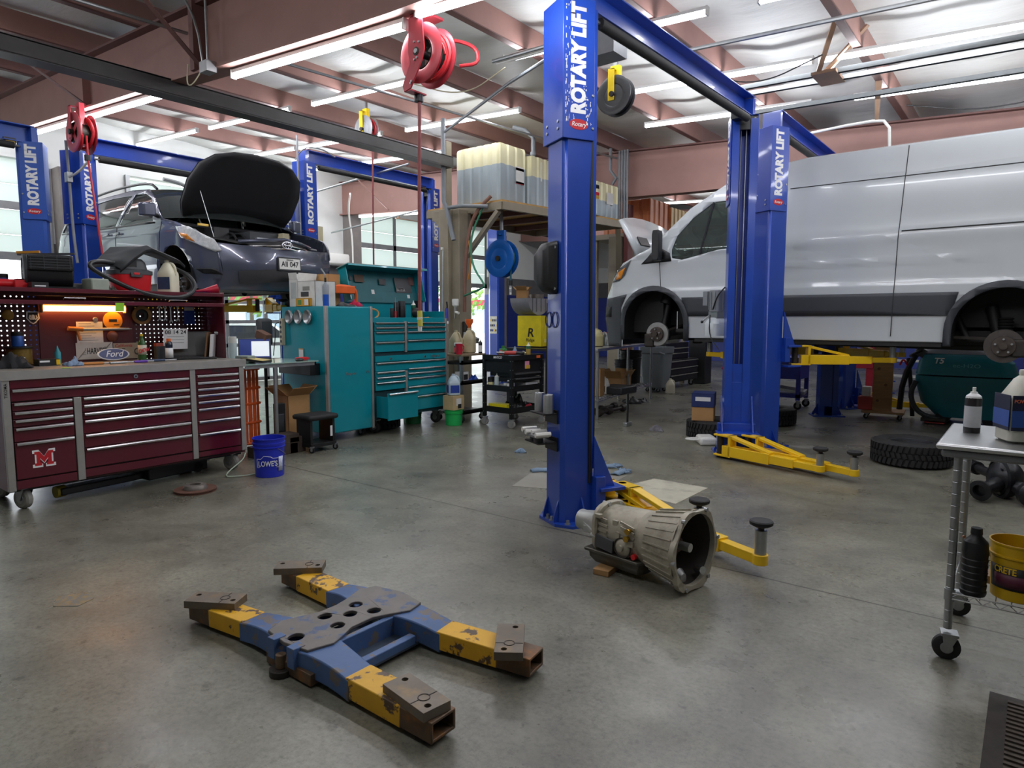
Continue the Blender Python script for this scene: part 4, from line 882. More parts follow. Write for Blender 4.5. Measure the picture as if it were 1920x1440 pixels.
b = MB(); k = MB()
pts = [(-.13, -.28, .23), (-.1, -.05, .41), (-.08, .18, .43), (-.05, .38, .34)]
b.loft([[(-.14, a, za), (.1, c, zc), (.14, c+.03, zc-.03), (.13, c+.03, zc-.06)] for a, za, c, zc in ((-.29, .225, -.16, .235), (-.18, .34, -.04, .345), (-.1, .42, .06, .42), (.0, .435, .12, .44), (.33, .345, .38, .34), (.36, .3, .42, .3))], DKG, cap=False, closed=False, smooth=False)
o = one('fender_liner', b, 'dark grey plastic fender panel leaning over the red shop vacuum', 'car part', None, W(-.5, 1.17, HT), None); q = o.modifiers.new('s', 'SOLIDIFY'); q.thickness = .008
jug('milky one-gallon jug on the hutch beside the red vacuum', W(-.42, 1.48, HT), .32, .078, rz=.6, lab=mat('navy_jug_label', '2c3f5e', .6, 0, .3, 30))
t = thing('funnel', 'red plastic funnel lying on its side on the maroon hutch', 'funnel', W(-.42, 1.9, HT+.05)); b = MB(); b.lathe([(.008, -.17), (.014, -.1), (.018, -.07), (.05, .05), (.052, .06), (.047, .055), (.014, -.07)], mat('crimson_funnel_plastic', 'b51d35', .35), ax=(.25, .95, .12), n=24); b.obj('cone', t)
q = MB(); q.ab((-.09, -.075, 0), (.09, .075, .11), mat('pale_green_tin', '9aa394', .5, 0, .1, 15)); one('tin_box', q, 'pale green tin box between the blower and the red vacuum', 'box', None, W(-.4, .84, HT), (0, 0, .1), .012)
q = MB(); q.ab((-.05, -.1, 0), (.05, .1, .07), mat('dull_grey_case', '77777b', .5)); one('parts_tray', q, 'dull grey parts tray behind the pale green tin', 'tray', None, W(-.56, .8, HT), (0, 0, .0), .008)
t = thing('impact_wrench', 'red cordless tool lying at the left end of the hutch', 'power tool', W(-.5, .19, HT)); b = MB(); b.cyl((0, -.1, .05), (0, .1, .05), .035, RED); b.cyl((0, .1, .05), (0, .15, .05), .02, STL); b.obj('motor', t); b = MB(); b.bar((0, -.05, .04), (.07, -.08, .02), .04, .035, BLK); b.box((.09, -.085, .025), (.05, .07, .05), RED); b.obj('grip', t)
q = MB(); q.ab((-.06, -.07, 0), (.06, .07, .08), RED); q.ab((-.04, -.05, .08), (.04, .05, .09), BLK); one('parts_case', q, 'small red case beside the shop blower', 'case', None, W(-.5, .33, HT), None, .01)
q = MB(); q.ab((-.05, -.06, 0), (.05, .06, .06), BLK); q.ab((.05, -.04, .025), (.0515, .04, .035), WINK); one('charger', q, 'black battery charger in front of the shop blower', 'charger', None, W(-.37, .4, HT), None, .008)
can('blue paint can lid pot at the far left of the hutch', W(-.58, .22, HT), .13, .035, mat('deep_blue_tin', '2b3f8c', .4), BLK, nozzle=False, name='tin_can')
q = MB(); q.ab((-.1, -.12, 0), (.1, .12, .012), mat('royal_blue_plastic', '2a2f9e', .4)); one('clipboard', q, 'flat blue plastic folder under the red funnel', 'folder', None, W(-.45, 1.76, HT), (0, 0, .1))
rag('oily_rag', 'oily grey rag between the tin box and red vacuum', W(-.4, .97, HT), (.1, .1, .06), mat('oily_cloth', '5a5b55', .9, 0, .3, 20), 5)
# on the panel at the back of the hutch
t = thing('license_plate', 'white novelty plate reading HARVEST against the maroon panel', 'plate', W(-.755, .93, 1.2)); b = MB(); b.ab((0, -.155, -.077), (.003, .155, .077), mat('aged_white_plate', 'dcd9d2', .4, 0, .08, 5)); b.obj('sheet', t)
text('HARVEST', .08, (.004, .02, -.005), (0, 1, 0), (0, 0, 1), TINK, t, .012, width=.17)
b = MB()
for k in range(4): b.tube([(.004, -.14+k*.012, -.07+k*.012), (.004, -.11+k*.01, -.03+k*.012), (.004, -.075, -.035+k*.02)], .003, mat('grey_print', '8b8b86', .6)); b.tube([(.004, .14-k*.012, .07-k*.012), (.004, .11-k*.01, .03-k*.012), (.004, .085, .035-k*.02)], .003, mat('grey_print'))
b.obj('printed_leaf', t)
t = thing('license_plate', 'dull state plate reading GE OT beside the HARVEST plate', 'plate', W(-.753, 1.24, 1.19)); b = MB(); b.ab((0, -.15, -.075), (.003, .15, .075), mat('dull_plate', 'b9a98f', .5, 0, .12, 8)); b.obj('sheet', t)
text('GE    OT', .09, (.004, .0, -.012), (0, 1, 0), (0, 0, 1), mat('olive_ink', '3a3730', .6), t, .014, width=.26); text('California', .04, (.004, -.06, .05), (0, 1, 0), (0, 0, 1), RINK, t, .006, shear=.2)
b = MB(); b.ab((0, -.11, -.12), (.002, .11, .12), PAP)
for k in range(9): b.ab((.002, -.09, .1-k*.022), (.0024, -.09+.17*(.6+.4*((k*7) % 5)/5), .104-k*.022), mat('grey_print'))
one('notice_sheet', b, 'printed white notice taped above the HARVEST plate', 'paper', None, W(-.757, .9, 1.35))
b = MB(); b.lathe([(0, 0), (.085, 0), (.085, .006), (0, .006)], mat('amber_sticker', 'e29a22', .4), ax=(1, 0, 0), n=32); b.box((.007, 0, .0), (.002, .07, .025), TINK); b.box((.007, .03, -.04), (.002, .05, .008), TINK); one('round_sign', b, 'round amber disc sign on the maroon panel below the lamp', 'sign', None, W(-.757, 1.1, 1.48))
b = MB(); b.prism([(-.045, .05), (.045, .05), (.05, -.01), (.02, -.05), (0, -.06), (-.02, -.05), (-.05, -.01)], 0, .004, WINK, 'yz'); b.prism([(-.036, .042), (.036, .042), (.04, -.008), (.016, -.04), (0, -.05), (-.016, -.04), (-.04, -.008)], .004, .005, TINK, 'yz'); b.ball((.005, 0, 0), .018, WINK, sc=(.2, 1, 1.3)); b.tube([(.006, -.022, .02), (.006, -.03, -.01), (.006, -.012, -.02)], .006, WINK, smooth=1); b.tube([(.006, .022, .02), (.006, .03, -.01), (.006, .012, -.02)], .006, WINK, smooth=1)
one('shield_badge', b, 'silver and black ram-head shield badge on the maroon panel', 'badge', None, W(-.757, .46, 1.51))
for i, (y, z, r, m, lb) in enumerate(((.95, 1.49, .022, STL, 'small steel cap on the maroon panel left of the amber disc'), (1.09, 1.33, .05, mat('copper_disc', '7d4a38', .4, .4, .2, 20), 'copper-coloured round badge beside the printed notice'), (.28, 1.53, .045, mat('dull_gold', '8a6a2a', .4, .5), 'dull gold round badge left of the glowing lamp'), (.16, 1.55, .045, mat('grey_badge', '6c6c6c', .5), 'grey round badge at the left end of the maroon panel'))):
    b = MB(); b.lathe([(0, 0), (r, 0), (r, .008), (r*.8, .014), (0, .014)], m, ax=(1, 0, 0), n=24); one('round_badge', b, lb, 'badge', None, W(-.757, y, z))
b = MB(); b.lathe([(.06, 0), (.09, .0), (.09, .02), (.06, .02)], mat('brass_ring', '8d6a3a', .4, .5, .2, 20), ax=(1, 0, 0), n=28); b.lathe([(.025, .005), (.06, .005), (.06, .015)], BLK, ax=(1, 0, 0), n=28); one('clutch_ring', b, 'brass and black ring hung right of the amber disc', 'ring', None, W(-.757, 1.36, 1.53))
t = thing('grease_gun', 'long grease gun hung level across the maroon panel', 'grease gun', W(-.72, .95, 1.4)); b = MB(); b.cyl((0, -.12, 0), (0, .28, 0), .014, STL); b.cyl((0, .28, 0), (0, .3, 0), .007, STL); b.obj('barrel', t); b = MB(); b.cyl((0, -.24, .01), (0, -.12, 0), .02, mat('orange_grip', 'c9803c', .5)); b.cyl((0, -.17, 0), (.02, -.15, -.1), .013, mat('orange_grip')); b.obj('grip', t)
WR = []
for i, (y, L, z) in enumerate(((1.53, .13, 1.55), (1.585, .13, 1.55), (1.64, .16, 1.545), (1.71, .15, 1.555))):
    b = MB(); b.bar((0, 0, L*.42), (0, 0, -L*.4), .012, .005, CHR, up=(1, 0, 0)); b.lathe([(.008, -.003), (.015, -.003), (.015, .003), (.008, .003), (.008, -.003)], CHR, (0, 0, L*.48), (1, 0, 0), n=16)
    b.prism([(-.006, -L*.38), (.006, -L*.38), (.017, -L*.45), (.017, -L*.56), (.009, -L*.58), (.007, -L*.49), (-.007, -L*.49), (-.009, -L*.58), (-.017, -L*.56), (-.017, -L*.45)], -.003, .003, CHR, 'yz')
    one('combination_wrench', b, '%s chrome wrench hung on the maroon perforated board' % ('first', 'second', 'third and longest', 'fourth')[i]+' from the lamp end', 'wrench', 'wrenches on the maroon board', W(-.75, y, z))
b = MB(); b.ab((0, -.055, -.09), (.004, .055, .09), BINK); b.ab((.004, -.05, .05), (.005, .05, .085), PAP); one('blister_pack', b, 'dark blue blister pack hung right of the chrome wrenches', 'package', None, W(-.755, 1.83, 1.53))
b = MB(); b.ab((0, -.115, -.1), (.002, .115, .1), PAP); o = one('inspection_card', b, 'white card headed with the date 08 14 24', 'card', None, W(-.5, 1.56, 1.3), (0, .1, -.05)); text('08 14 24', .055, (.003, 0, .065), (0, 1, 0), (0, 0, 1), TINK, o, .01, width=.2)
for k in range(3): q = MB(); q.ab((.002, -.08, .02-k*.03), (.0026, .08, .024-k*.03), mat('grey_print')); q.obj('print_line', o)
# on the worktop
CT = 1.102
rag('dark_rag', 'crumpled black rag at the left of the maroon worktop', W(-.35, .2, CT), (.34, .3, .13), mat('black_cloth', '26272a', .9, 0, .25, 12), 3)
rag('blue_shop_towel', 'crumpled pale blue shop towel on the maroon worktop', W(-.25, .58, CT), (.18, .16, .07), mat('pale_blue_cloth', '7e93ac', .9, 0, .1, 12), 8)
b = MB(); b.ab((-.05, -.08, 0), (.05, .08, .055), BLK); b.ab((.05, -.075, .03), (.0512, .0, .045), WINK); b.ab((.05, .05, .005), (.0515, .08, .05), YEL); one('battery_box', b, 'black and yellow boxed battery on the worktop by the blue towel', 'box', None, W(-.45, .45, CT), (0, 0, .1))
t = thing('wire_spool', 'big brown wire spool standing on the worktop at left', 'spool', W(-.6, .3, CT)); b = MB(); b.cyl((0, 0, .01), (0, 0, .15), .09, mat('brass_wire', '7a6328', .45, .4, .25, 30), n=28); b.obj('winding', t); b = MB(); b.cyl((0, 0, 0), (0, 0, .012), .11, BLK, n=28); b.cyl((0, 0, .15), (0, 0, .162), .11, BLK, n=28); b.obj('flange', t); text('E', .06, (.0915, .0, .05), (0, 1, 0), (0, 0, 1), PAP, t, .02)
t = can('blue metal canister of pens on the wire spool', W(-.62, .3, CT+.163), .12, .045, mat('cobalt_tin', '2458a8', .35, .2), BLK, nozzle=False, name='canister')
for k, (x, y, m, lb) in enumerate(((-.55, .12, STL, 'steel socket standing left of the wire spool'), (-.6, .08, IRN, 'dark socket standing left of the wire spool'))):
    b = MB(); b.cyl((0, 0, 0), (0, 0, .05), .016, m); b.cyl((0, 0, .05), (0, 0, .08), .011, m); one('socket', b, lb, 'socket', None, W(x, y, CT))
t = thing('squeeze_bottle', 'small teal squeeze bottle behind the battery box', 'bottle', W(-.6, .58, CT)); b = MB(); b.lathe([(0, 0), (.022, 0), (.024, .01), (.024, .1), (.01, .13), (.004, .16), (0, .16)], mat('aqua_plastic', '3fa4b4', .4)); b.obj('body', t)
t = thing('oval_sign', 'blue oval car badge sign lying against the novelty plates', 'sign', W(-.58, 1.02, CT+.065)); b = MB(); b.lathe([(0, 0), (.075, 0), (.078, .006), (.075, .012), (0, .012)], WINK, ax=(1, 0, 0), n=36); o = b.obj('rim', t)
for vv in o.data.vertices: vv.co.y *= 1.8; vv.co.z *= .75
b = MB(); b.lathe([(0, .0125), (.068, .0125), (.068, .013), (0, .0135)], mat('oval_navy', '27356e', .35), ax=(1, 0, 0), n=36); o2 = b.obj('field', t)
for vv in o2.data.vertices: vv.co.y *= 1.8; vv.co.z *= .75
text('Ford', .085, (.0145, 0, 0), (0, 1, 0), (0, 0, 1), WINK, t, .008, shear=.4, width=.16); t.rotation_euler = (0, rad(-20), 0)
t = thing('soda_bottle', 'green soda bottle with a red and white label on the worktop', 'bottle', W(-.48, 1.235, CT)); b = MB(); b.lathe([(0, 0), (.03, 0), (.036, .02), (.036, .15), (.03, .18), (.014, .215), (.013, .235), (0, .235)], mat('green_bottle_glass', '2c5a2a', .12, 0, .1, 8), n=20); b.obj('body', t)
curve_label(t, .0368, .06, .15, -1.6, 1.6, mat('soda_label', 'd8d3bd', .5, 0, .2, 30)); b = MB(); b.cyl((0, 0, .232), (0, 0, .252), .014, mat('yellow_cap', 'd9c23c', .4)); b.obj('cap', t); text('DEW', .045, (.0385, 0, .1), (0, 1, .25), (0, -.25, 1), RINK, t, .03, shear=.2)
t = thing('drink_bottle', 'clear drink bottle with orange cap and white label on the worktop', 'bottle', W(-.42, 1.455, CT)); b = MB(); b.lathe([(0, 0), (.03, 0), (.034, .015), (.032, .12), (.034, .14), (.03, .165), (.018, .18), (0, .18)], mat('dark_cola', '1d2433', .15), n=20); b.obj('body', t)
curve_label(t, .0345, .02, .115, -1.7, 1.7, PAP); b = MB(); b.cyl((0, 0, .178), (0, 0, .205), .02, mat('orange_cap', 'e6702a', .4), n=18); b.obj('cap', t)
laptop('open grey laptop showing a dark screen on the maroon worktop', W(-.42, 1.68, CT), rad(72), .4, .26, 105, mat('dim_screen', '55595a', .25))
t = thing('document_holder', 'white clipboard and papers standing at the right of the worktop', 'papers', W(-.4, 1.88, CT)); b = MB(); b.box((0, 0, .12), (.02, .2, .24), PAP, rot=(0, .1, .9)); b.obj('papers', t)
b = MB(); b.box((-.03, -.03, .13), (.012, .22, .26), mat('brown_clipboard', '7a5a3c', .6), rot=(0, .12, .9)); b.obj('board', t); b = MB(); b.cyl((-.05, .05, .25), (-.02, .1, .25), .02, STL); b.obj('clip', t)
b = MB(); b.ab((-.02, -.04, 0), (.04, .04, .13), DKG); b.ab((-.02, -.04, .13), (.04, .04, .16), mat('brick_red_lid', 'a24a38', .6)); one('sanding_block_box', b, 'grey box with a brick red top beside the orange-capped bottle', 'box', None, W(-.55, 1.42, CT))
for k, (y, x, m, L, a, lb) in enumerate(((.75, -.22, mat('orange_grip'), .3, .1, 'wooden-handled tool lying nearest the blue towel'), (.95, -.2, STL, .22, -.1, 'steel gauge lying on the worktop before the oval sign'), (1.12, -.18, mat('violet_pen', '6a3fb0', .4), .16, .1, 'purple and white pen lying on the worktop'), (1.28, -.25, mat('slate_handle', '3a4c66', .5), .3, .15, 'slate blue rod lying before the green soda bottle'))):
    b = MB(); b.cyl((-L/2*math.sin(a), -L/2, .012), (L/2*math.sin(a), L/2*.3, .012), .011, m); b.cyl((L/2*math.sin(a), L/2*.3, .012), (L/2*math.sin(a), L/2, .012), .006, STL); one('hand_tool', b, lb, 'tool', None, W(x, y, CT))
b = MB(); b.prism([(0, 0), (.05, -.02), (.06, .05), (.01, .05)], 0, .002, mat('lime_note_paper'), 'xy'); one('sticky_note', b, 'scrap of lime paper on the front edge of the worktop', 'note', None, W(-.03, .42, CT))
# on the floor under and before the cabinet
t = thing('floor_jack', 'long black floor jack lying under the maroon cabinet', 'jack', (-6.35, 1.95, 0), rad(8)); b = MB(); b.ab((-.06, 0, .03), (.06, 1.3, .09), BLK); b.ab((-.14, .7, .02), (.14, 1.3, .13), BLK); b.obj('frame', t, .01)
b = MB(); b.cyl((0, -.02, .06), (0, .05, .06), .05, mat('dull_yellow', 'a8982a', .5)); b.obj('end_cap', t)
for q in (-.12, .12): b = MB(); b.cyl((q-.02, 1.2, .05), (q+.02, 1.2, .05), .05, RUB); b.obj('wheel', t)
t = thing('brake_rotor', 'rusty vented brake rotor lying on the floor by the maroon cabinet', 'brake rotor', (-5.69, 2.78, 0)); b = MB(); RUS = mat('rusty_rotor_iron', '6a4a3e', .6, .4, .25, 16)
b.lathe([(.09, 0), (.17, 0), (.17, .009), (.16, .009), (.16, .016), (.17, .016), (.17, .025), (.1, .025)], RUS, n=40); b.obj('disc', t); b = MB(); b.lathe([(.1, .025), (.1, .035), (.085, .06), (.045, .062), (.045, .03)], mat('grey_hat', '77716a', .5, .5, .15, 12), n=36); b.obj('hat', t)
BK = mat('blue_pail_plastic', '2130b8', .35, 0, .04)
t = bucket('blue plastic pail with a white house logo beside the maroon cabinet', (-5.72, 3.52, 0), .37, .148, BK)
a = math.atan2(-3.52, 5.72)
def onpail(rad_, z): return (rad_*math.cos(a-.12), rad_*math.sin(a-.12), z)
nr = V((math.cos(a-.12), math.sin(a-.12), 0)); rt_ = V((-math.sin(a-.12), math.cos(a-.12), 0))
o = text("LOWE'S", .07, V(onpail(.141, .135)), rt_, (0, 0, 1), WINK, t, .02, width=.17)
for vv in o.data.vertices: vv.co.z -= vv.co.x**2/.28
b = MB(); pl = [(-.095, .105), (-.095, .185), (-.06, .185), (-.03, .215), (.03, .205), (.05, .19), (.098, .19), (.098, .1), (-.095, .1)]
b.tube([V((0, 0, p[1]))+nr*(.1435+.012*(p[1]-.1)/.1-p[0]**2/.28)+rt_*p[0] for p in pl], .0025, WINK, n=5); b.obj('logo_outline', t)
curve_label(t, .1395, .06, .2, a+.6, a+.95, mat('barcode_label', 'c9d0ee', .5, 0, .4, 60), r1=.147)
t = thing('air_hose_end', 'loose white cord end lying on the floor beside the blue pail', 'cord', (-5.95, 3.4, 0)); b = MB(); b.tube([(.1, .15, .01), (.12, -.02, .01), (.05, -.16, .01), (0, -.2, .012), (-.1, -.12, .03), (-.2, .1, .1), (-.25, .15, .15)], .006, mat('pale_green_cord', 'b9c9b4', .6), smooth=2); b.obj('cord', t)
# ================================================================ teal tool chest with side locker, and its load
TEA = mat('teal_cabinet_paint', '0b8f9d', .3, .05, .05, 3, coat=.4); TED = mat('teal_inside', '0a5f66', .5)
QX, QY = -6.66, 4.9
tc = thing('tool_chest', 'tall teal rolling tool chest with side locker and open lid', 'tool chest', (QX, QY, 0), 0)
b = MB(); b.ab((-.9, 0, .1), (0, .70, 1.645), TEA); b.obj('locker_body', tc, .006)
b = MB(); b.ab((.0, .03, .11), (.014, .665, 1.635), TEA); o = b.obj('locker_door', tc, .004); text('Snap-on', .05, (.0155, .34, .82), (0, 1, 0), (0, 0, 1), STL, o, .02, shear=.3)
q = MB(); q.cyl((.014, .6, .83), (.024, .6, .83), .015, CHR); q.obj('lock', o)
for nm, y0 in (('trim', -.012), ('trim', .665), ('trim', 1.25), ('trim', 2.03)):
    q = MB(); q.ab((-.02, y0, .1 if y0 < 1 else .2), (.022, y0+.035, 1.65 if y0 < .7 else (1.5 if y0 > 2 else .8)), ALU); q.obj(nm, tc, .003)
q = MB(); q.ab((-.02, 1.25, 1.05), (.022, 1.285, 1.46), ALU); q.obj('trim', tc, .003)
b = MB(); b.ab((-.8, .7, .2), (-.015, 2.06, 1.02), TEA); b.ab((-.56, .7, 1.02), (-.03, 2.06, 1.47), TEA); b.ab((-.014, .72, .2), (-.01, 2.04, 1.45), mat('dark_teal_gap', '06343a', .6)); b.obj('cabinet_body', tc, .005)
b = MB(); b.ab((-.56, .7, 1.47), (-.55, 2.06, 1.72), TEA); b.ab((-.56, .7, 1.47), (-.03, .71, 1.6), TEA); b.ab((-.56, 2.05, 1.47), (-.03, 2.06, 1.6), TEA); b.ab((-.04, .7, 1.45), (-.015, 2.06, 1.51), TEA); b.ab((-.55, .72, 1.47), (-.05, 2.04, 1.475), TED); b.obj('top_tray', tc, .003)
# open lid: a shallow pan hinged along the back, front lip at the top
Ml = M.Translation((-.55, .7, 1.71)) @ M.Rotation(rad(-14), 4, 'Y')
b = MB(T=Ml); b.ab((-.0, 0, 0), (.008, 1.36, .46), TEA); b.ab((.008, .012, .15), (.012, 1.348, .45), TED); b.ab((0, 0, 0), (.16, .012, .46), TEA); b.ab((0, 1.348, 0), (.16, 1.36, .46), TEA); b.ab((0, -.03, .45), (.26, 1.4, .455), TEA); b.ab((.0, -.03, .455), (.26, 1.4, .462), mat('lit_lid_top', '8f988e', .5, 0, .1, 6)); b.ab((.25, -.03, .43), (.26, 1.4, .455), TEA); b.ab((.012, .0, .0), (.03, 1.36, .16), TED); b.obj('lid', tc, .003)  # grey of the lit lid top is put into its colour
for y, z, w, h, m in ((.3, .33, .16, .1, mat('brown_sticker', '5d4634', .6)), (.16, .33, .05, .05, BLK), (.7, .3, .12, .08, BLK), (.5, .15, .05, .06, PAP), (1.08, .26, .3, .22, mat('dark_sticker', '23262a', .4)), (1.02, .2, .16, .05, PAP), (1.15, .1, .05, .05, PAP), (1.25, .33, .1, .12, mat('rust_sticker', '5b2f28', .5))): b = MB(T=Ml); b.box((.033, y, z), (.004, w, h), m); b.obj('sticker', tc)
text('YETI', .05, Ml @ V((.037, 1.02, .2)), (0, 1, 0), Ml.to_3x3() @ V((0, 0, 1)), TINK, tc, .02)
for zs, y0, y1 in (([1.45, 1.388, 1.328, 1.197, 1.06], .74, 1.245), ([1.45, 1.39, 1.328, 1.21, 1.06], 1.29, 2.03), ([.81, .741, .672, .56], .74, 1.245), ([.83, .768, .70, .58, .44, .24], 1.29, 2.03)):
    for a, c in zip(zs, zs[1:]): drawer(tc, y0, y1, c+.006, a, TEA)
drawer(tc, .74, 1.26, .2, .548, TEA, out=.22); drawer(tc, .74, 2.03, .815, .93, TEA)
q = MB(); q.ab((-.01, .74, .94), (.012, 2.03, 1.015), TEA); q.cyl((.012, 1.0, .975), (.022, 1.0, .975), .015, CHR); q.cyl((.012, 1.62, .975), (.022, 1.62, .975), .015, CHR); o = q.obj('lock_rail', tc); text('Snap-on', .055, (.0135, 1.82, .978), (0, 1, 0), (0, 0, 1), STL, o, .02, shear=.3)
for x, y in ((-.12, .82), (-.12, 1.95), (-.7, .15), (-.7, 1.95), (-.12, .6)): caster(tc, x, y, .08 if y > .7 else .045, RUB, .05, .2)
def Q(x, y, z): return (QX+x, QY+y, z)
# on the locker side
for i in range(3):
    b = MB(); b.lathe([(0, 0), (.05, .002), (.052, .01), (.078, .03), (.086, .034), (.084, .038), (.074, .033), (.048, .015), (0, .008)], STS, ax=(0, -1, 0), n=32); one('magnetic_dish', b, '%s of three steel magnetic dishes on the teal locker side' % ('leftmost', 'middle', 'rightmost')[i], 'dish', 'steel magnetic dishes', Q(-.7+i*.19, -.001, 1.52))
t = thing('power_strip', 'beige power strip fixed upright on the teal locker edge', 'power strip', Q(-.86, -.02, 1.33)); b = MB(); b.ab((-.03, -.03, -.17), (.03, .018, .17), mat('beige_plastic', 'c5bda4', .5)); b.obj('housing', t, .006)
for k in range(5):
    b = MB(); b.cyl((0, -.03, -.12+k*.06), (0, -.033, -.12+k*.06), .018, BLK, n=14); b.obj('outlet', t)
b = MB(); b.tube([(-.02, -.04, .12), (-.02, -.1, .1), (.02, -.12, -.05), (-.05, -.1, -.2), (-.1, -.08, -.3)], .006, BLK, smooth=2); b.obj('cord', t)
t = thing('note_card', 'small framed notice on the teal locker side', 'notice', Q(-.5, -.004, 1.07)); b = MB(); b.ab((-.05, -.004, -.06), (.05, .002, .06), mat('tan_frame', 'b98a4c', .6)); b.ab((-.043, -.006, -.055), (.043, -.004, .045), PAP); b.obj('sheet', t)
b = MB(); b.ab((-.33, -.14, -.14), (.33, 0, 0), mat('black_hanging_tray', '1b1c1e', .4)); one('hanging_tray', b, 'black steel tray hung on the teal locker side', 'tray', None, Q(-.46, -.002, .96), None, .004)
# on the locker top
KT = 1.647
carton('white product carton with its flap raised on the teal locker', Q(-.72, .2, KT), (.16, .3, .34), mat('white_carton', 'd9d9d3', .7), .1, 1.4, art=[('-y', 0, .2, .1, .2, mat('pale_print', 'b7bdbb', .7))])
carton('large white carton with a tool picture on the teal locker', Q(-.44, .2, KT), (.36, .3, .31), mat('white_carton'), 0, 0, art=[('-y', 0, .22, .14, .05, mat('grey_print')), ('-y', -.03, .15, .16, .06, DKG), ('x', 0, .17, .1, .2, mat('pale_print'))])
carton('orange and green parts box in front of the large white carton', Q(-.46, .03, KT), (.27, .05, .1), mat('orange_box', 'd9a132', .6), 0, 0, art=[('-y', -.06, .05, .07, .06, mat('green_print', '5f8f4a', .6)), ('-y', .08, .05, .08, .07, PAP)])
carton('small brown carton behind the large white carton', Q(-.6, .5, KT), (.22, .2, .42), CRD, .1)
t = thing('blow_torch', 'blue torch cylinder with bent nozzle on the teal locker', 'torch', Q(-.12, .1, KT)); b = MB(); b.lathe([(0, 0), (.035, 0), (.036, .14)], mat('torch_blue', '1d55b8', .35), n=20); b.lathe([(.036, .14), (.036, .24), (.02, .27), (.012, .29), (0, .29)], mat('torch_grey', '8e959c', .35), n=20); b.obj('cylinder', t); b = MB(); b.cyl((0, 0, .28), (0, 0, .34), .013, BLK); b.tube([(0, 0, .33), (0, 0, .38), (-.03, -.01, .42), (-.05, -.02, .45)], .008, STL, smooth=2); b.obj('burner', t)
b = MB(); b.tube([(-.04, .0, .05), (-.04, .12, .25), (-.03, .2, .27), (.0, .34, .26), (.02, .42, .22), (.02, .42, .02)], .025, mat('orange_tool_plastic', 'e8631c', .45), smooth=2); b.box((.02, .2, .22), (.1, .34, .1), mat('orange_tool_plastic')); one('orange_case', b, 'bright orange tool frame between the torch and the open lid', 'tool case', None, Q(-.4, .35, KT), None, .01)
rag('pink_rag', 'crimson rag hanging over the locker corner', Q(-.2, .62, KT), (.22, .16, .1), mat('crimson_cloth', 'c0244c', .9, 0, .15, 10), 12)
rag('oily_tools', 'dark heap of tools beside the orange tool frame', Q(-.15, .4, KT), (.26, .3, .07), mat('dark_tool_steel', '2c2b2c', .5, .3, .3, 20), 21)
t = thing('work_light', 'tan cable hook on the front corner of the locker top', 'hook', Q(-.06, .72, 1.5)); b = MB(); b.tube([(0, 0, -.02), (.02, .08, 0), (.02, .14, .05), (0, .12, .11), (0, .02, .12)], .012, mat('tan_cable', 'b98a4c', .5), smooth=2); b.obj('cable', t)
# in the top tray
TT = 1.477
can('green spray bottle with white cap in the open teal tray', Q(-.2, 1.62, TT), .27, .032, mat('deep_green_can', '0f5b3c', .35), WPL)
for y, h, r, lb in ((1.32, .24, .035, 'tall black bottle in the teal tray'), (1.42, .26, .05, 'black tumbler in the teal tray'), (1.24, .16, .025, 'short black tube in the teal tray')): can(lb, Q(-.22, y, TT), h, r, BLK, DKG, nozzle=False, name='canister')
q = MB(); q.ab((-.05, -.03, 0), (.05, .03, .27), BLK); q.ab((.05, -.025, .02), (.052, .025, .25), DKG); one('speaker', q, 'tall black speaker box in the teal tray', 'speaker', None, Q(-.2, 1.72, TT), None, .006)
q = MB(); q.lathe([(0, -.05), (.06, -.05), (.07, 0), (.06, .05), (.03, .06), (0, .03)], BLK, ax=(.9, .3, .1), n=24); q.lathe([(0, .045), (.02, .05)], PAP, ax=(.9, .3, .1), n=12); one('round_speaker', q, 'small round black speaker on the lip of the teal tray', 'speaker', None, Q(-.04, 1.53, 1.58))
for k, (y, m, lb) in enumerate(((1.16, RED, 'red-handled screwdriver standing at the lip of the teal tray'), (1.9, mat('amber_handle', 'd98a2a', .4), 'amber-handled tool lying in the right of the teal tray'))):
    b = MB(); b.cyl((0, 0, 0), (0, 0, .12), .012, m) if k == 0 else b.cyl((0, -.06, .015), (0, .06, .03), .018, m); b.cyl((0, 0, .12), (0, 0, .3), .004, STL) if k == 0 else b.cyl((0, .06, .03), (0, .14, .03), .006, STL); one('hand_tool', b, lb, 'tool', None, Q(-.06 if k == 0 else -.25, y, TT+.0))
t = thing('inspection_lamp', 'blue and white inspection lamp hung at the chest corner', 'lamp', Q(-.02, 2.1, 1.62)); b = MB(); b.tube([(0, 0, .12), (0, .01, .05), (0, 0, 0)], .012, BLK); b.cyl((0, 0, .02), (.02, -.02, -.16), .022, mat('royal_blue_plastic')); b.cyl((.02, -.02, -.16), (.025, -.025, -.2), .024, WPL); b.obj('body', t)
t = thing('paint_gun', 'white spray gun cup hung on the tan post', 'spray gun', (-7.12, 7.66, 1.7)); b = MB(); b.lathe([(0, .1), (.05, .1), (.055, .08), (.05, 0), (.02, -.03), (0, -.03)], WPL, n=20); b.obj('cup', t); b = MB(); b.cyl((0, 0, -.03), (0, 0, -.1), .02, STL); b.cyl((0, 0, -.1), (.08, -.02, -.12), .02, WPL); b.bar((0, 0, -.1), (-.03, .02, -.2), .02, .03, STL); b.obj('gun', t)
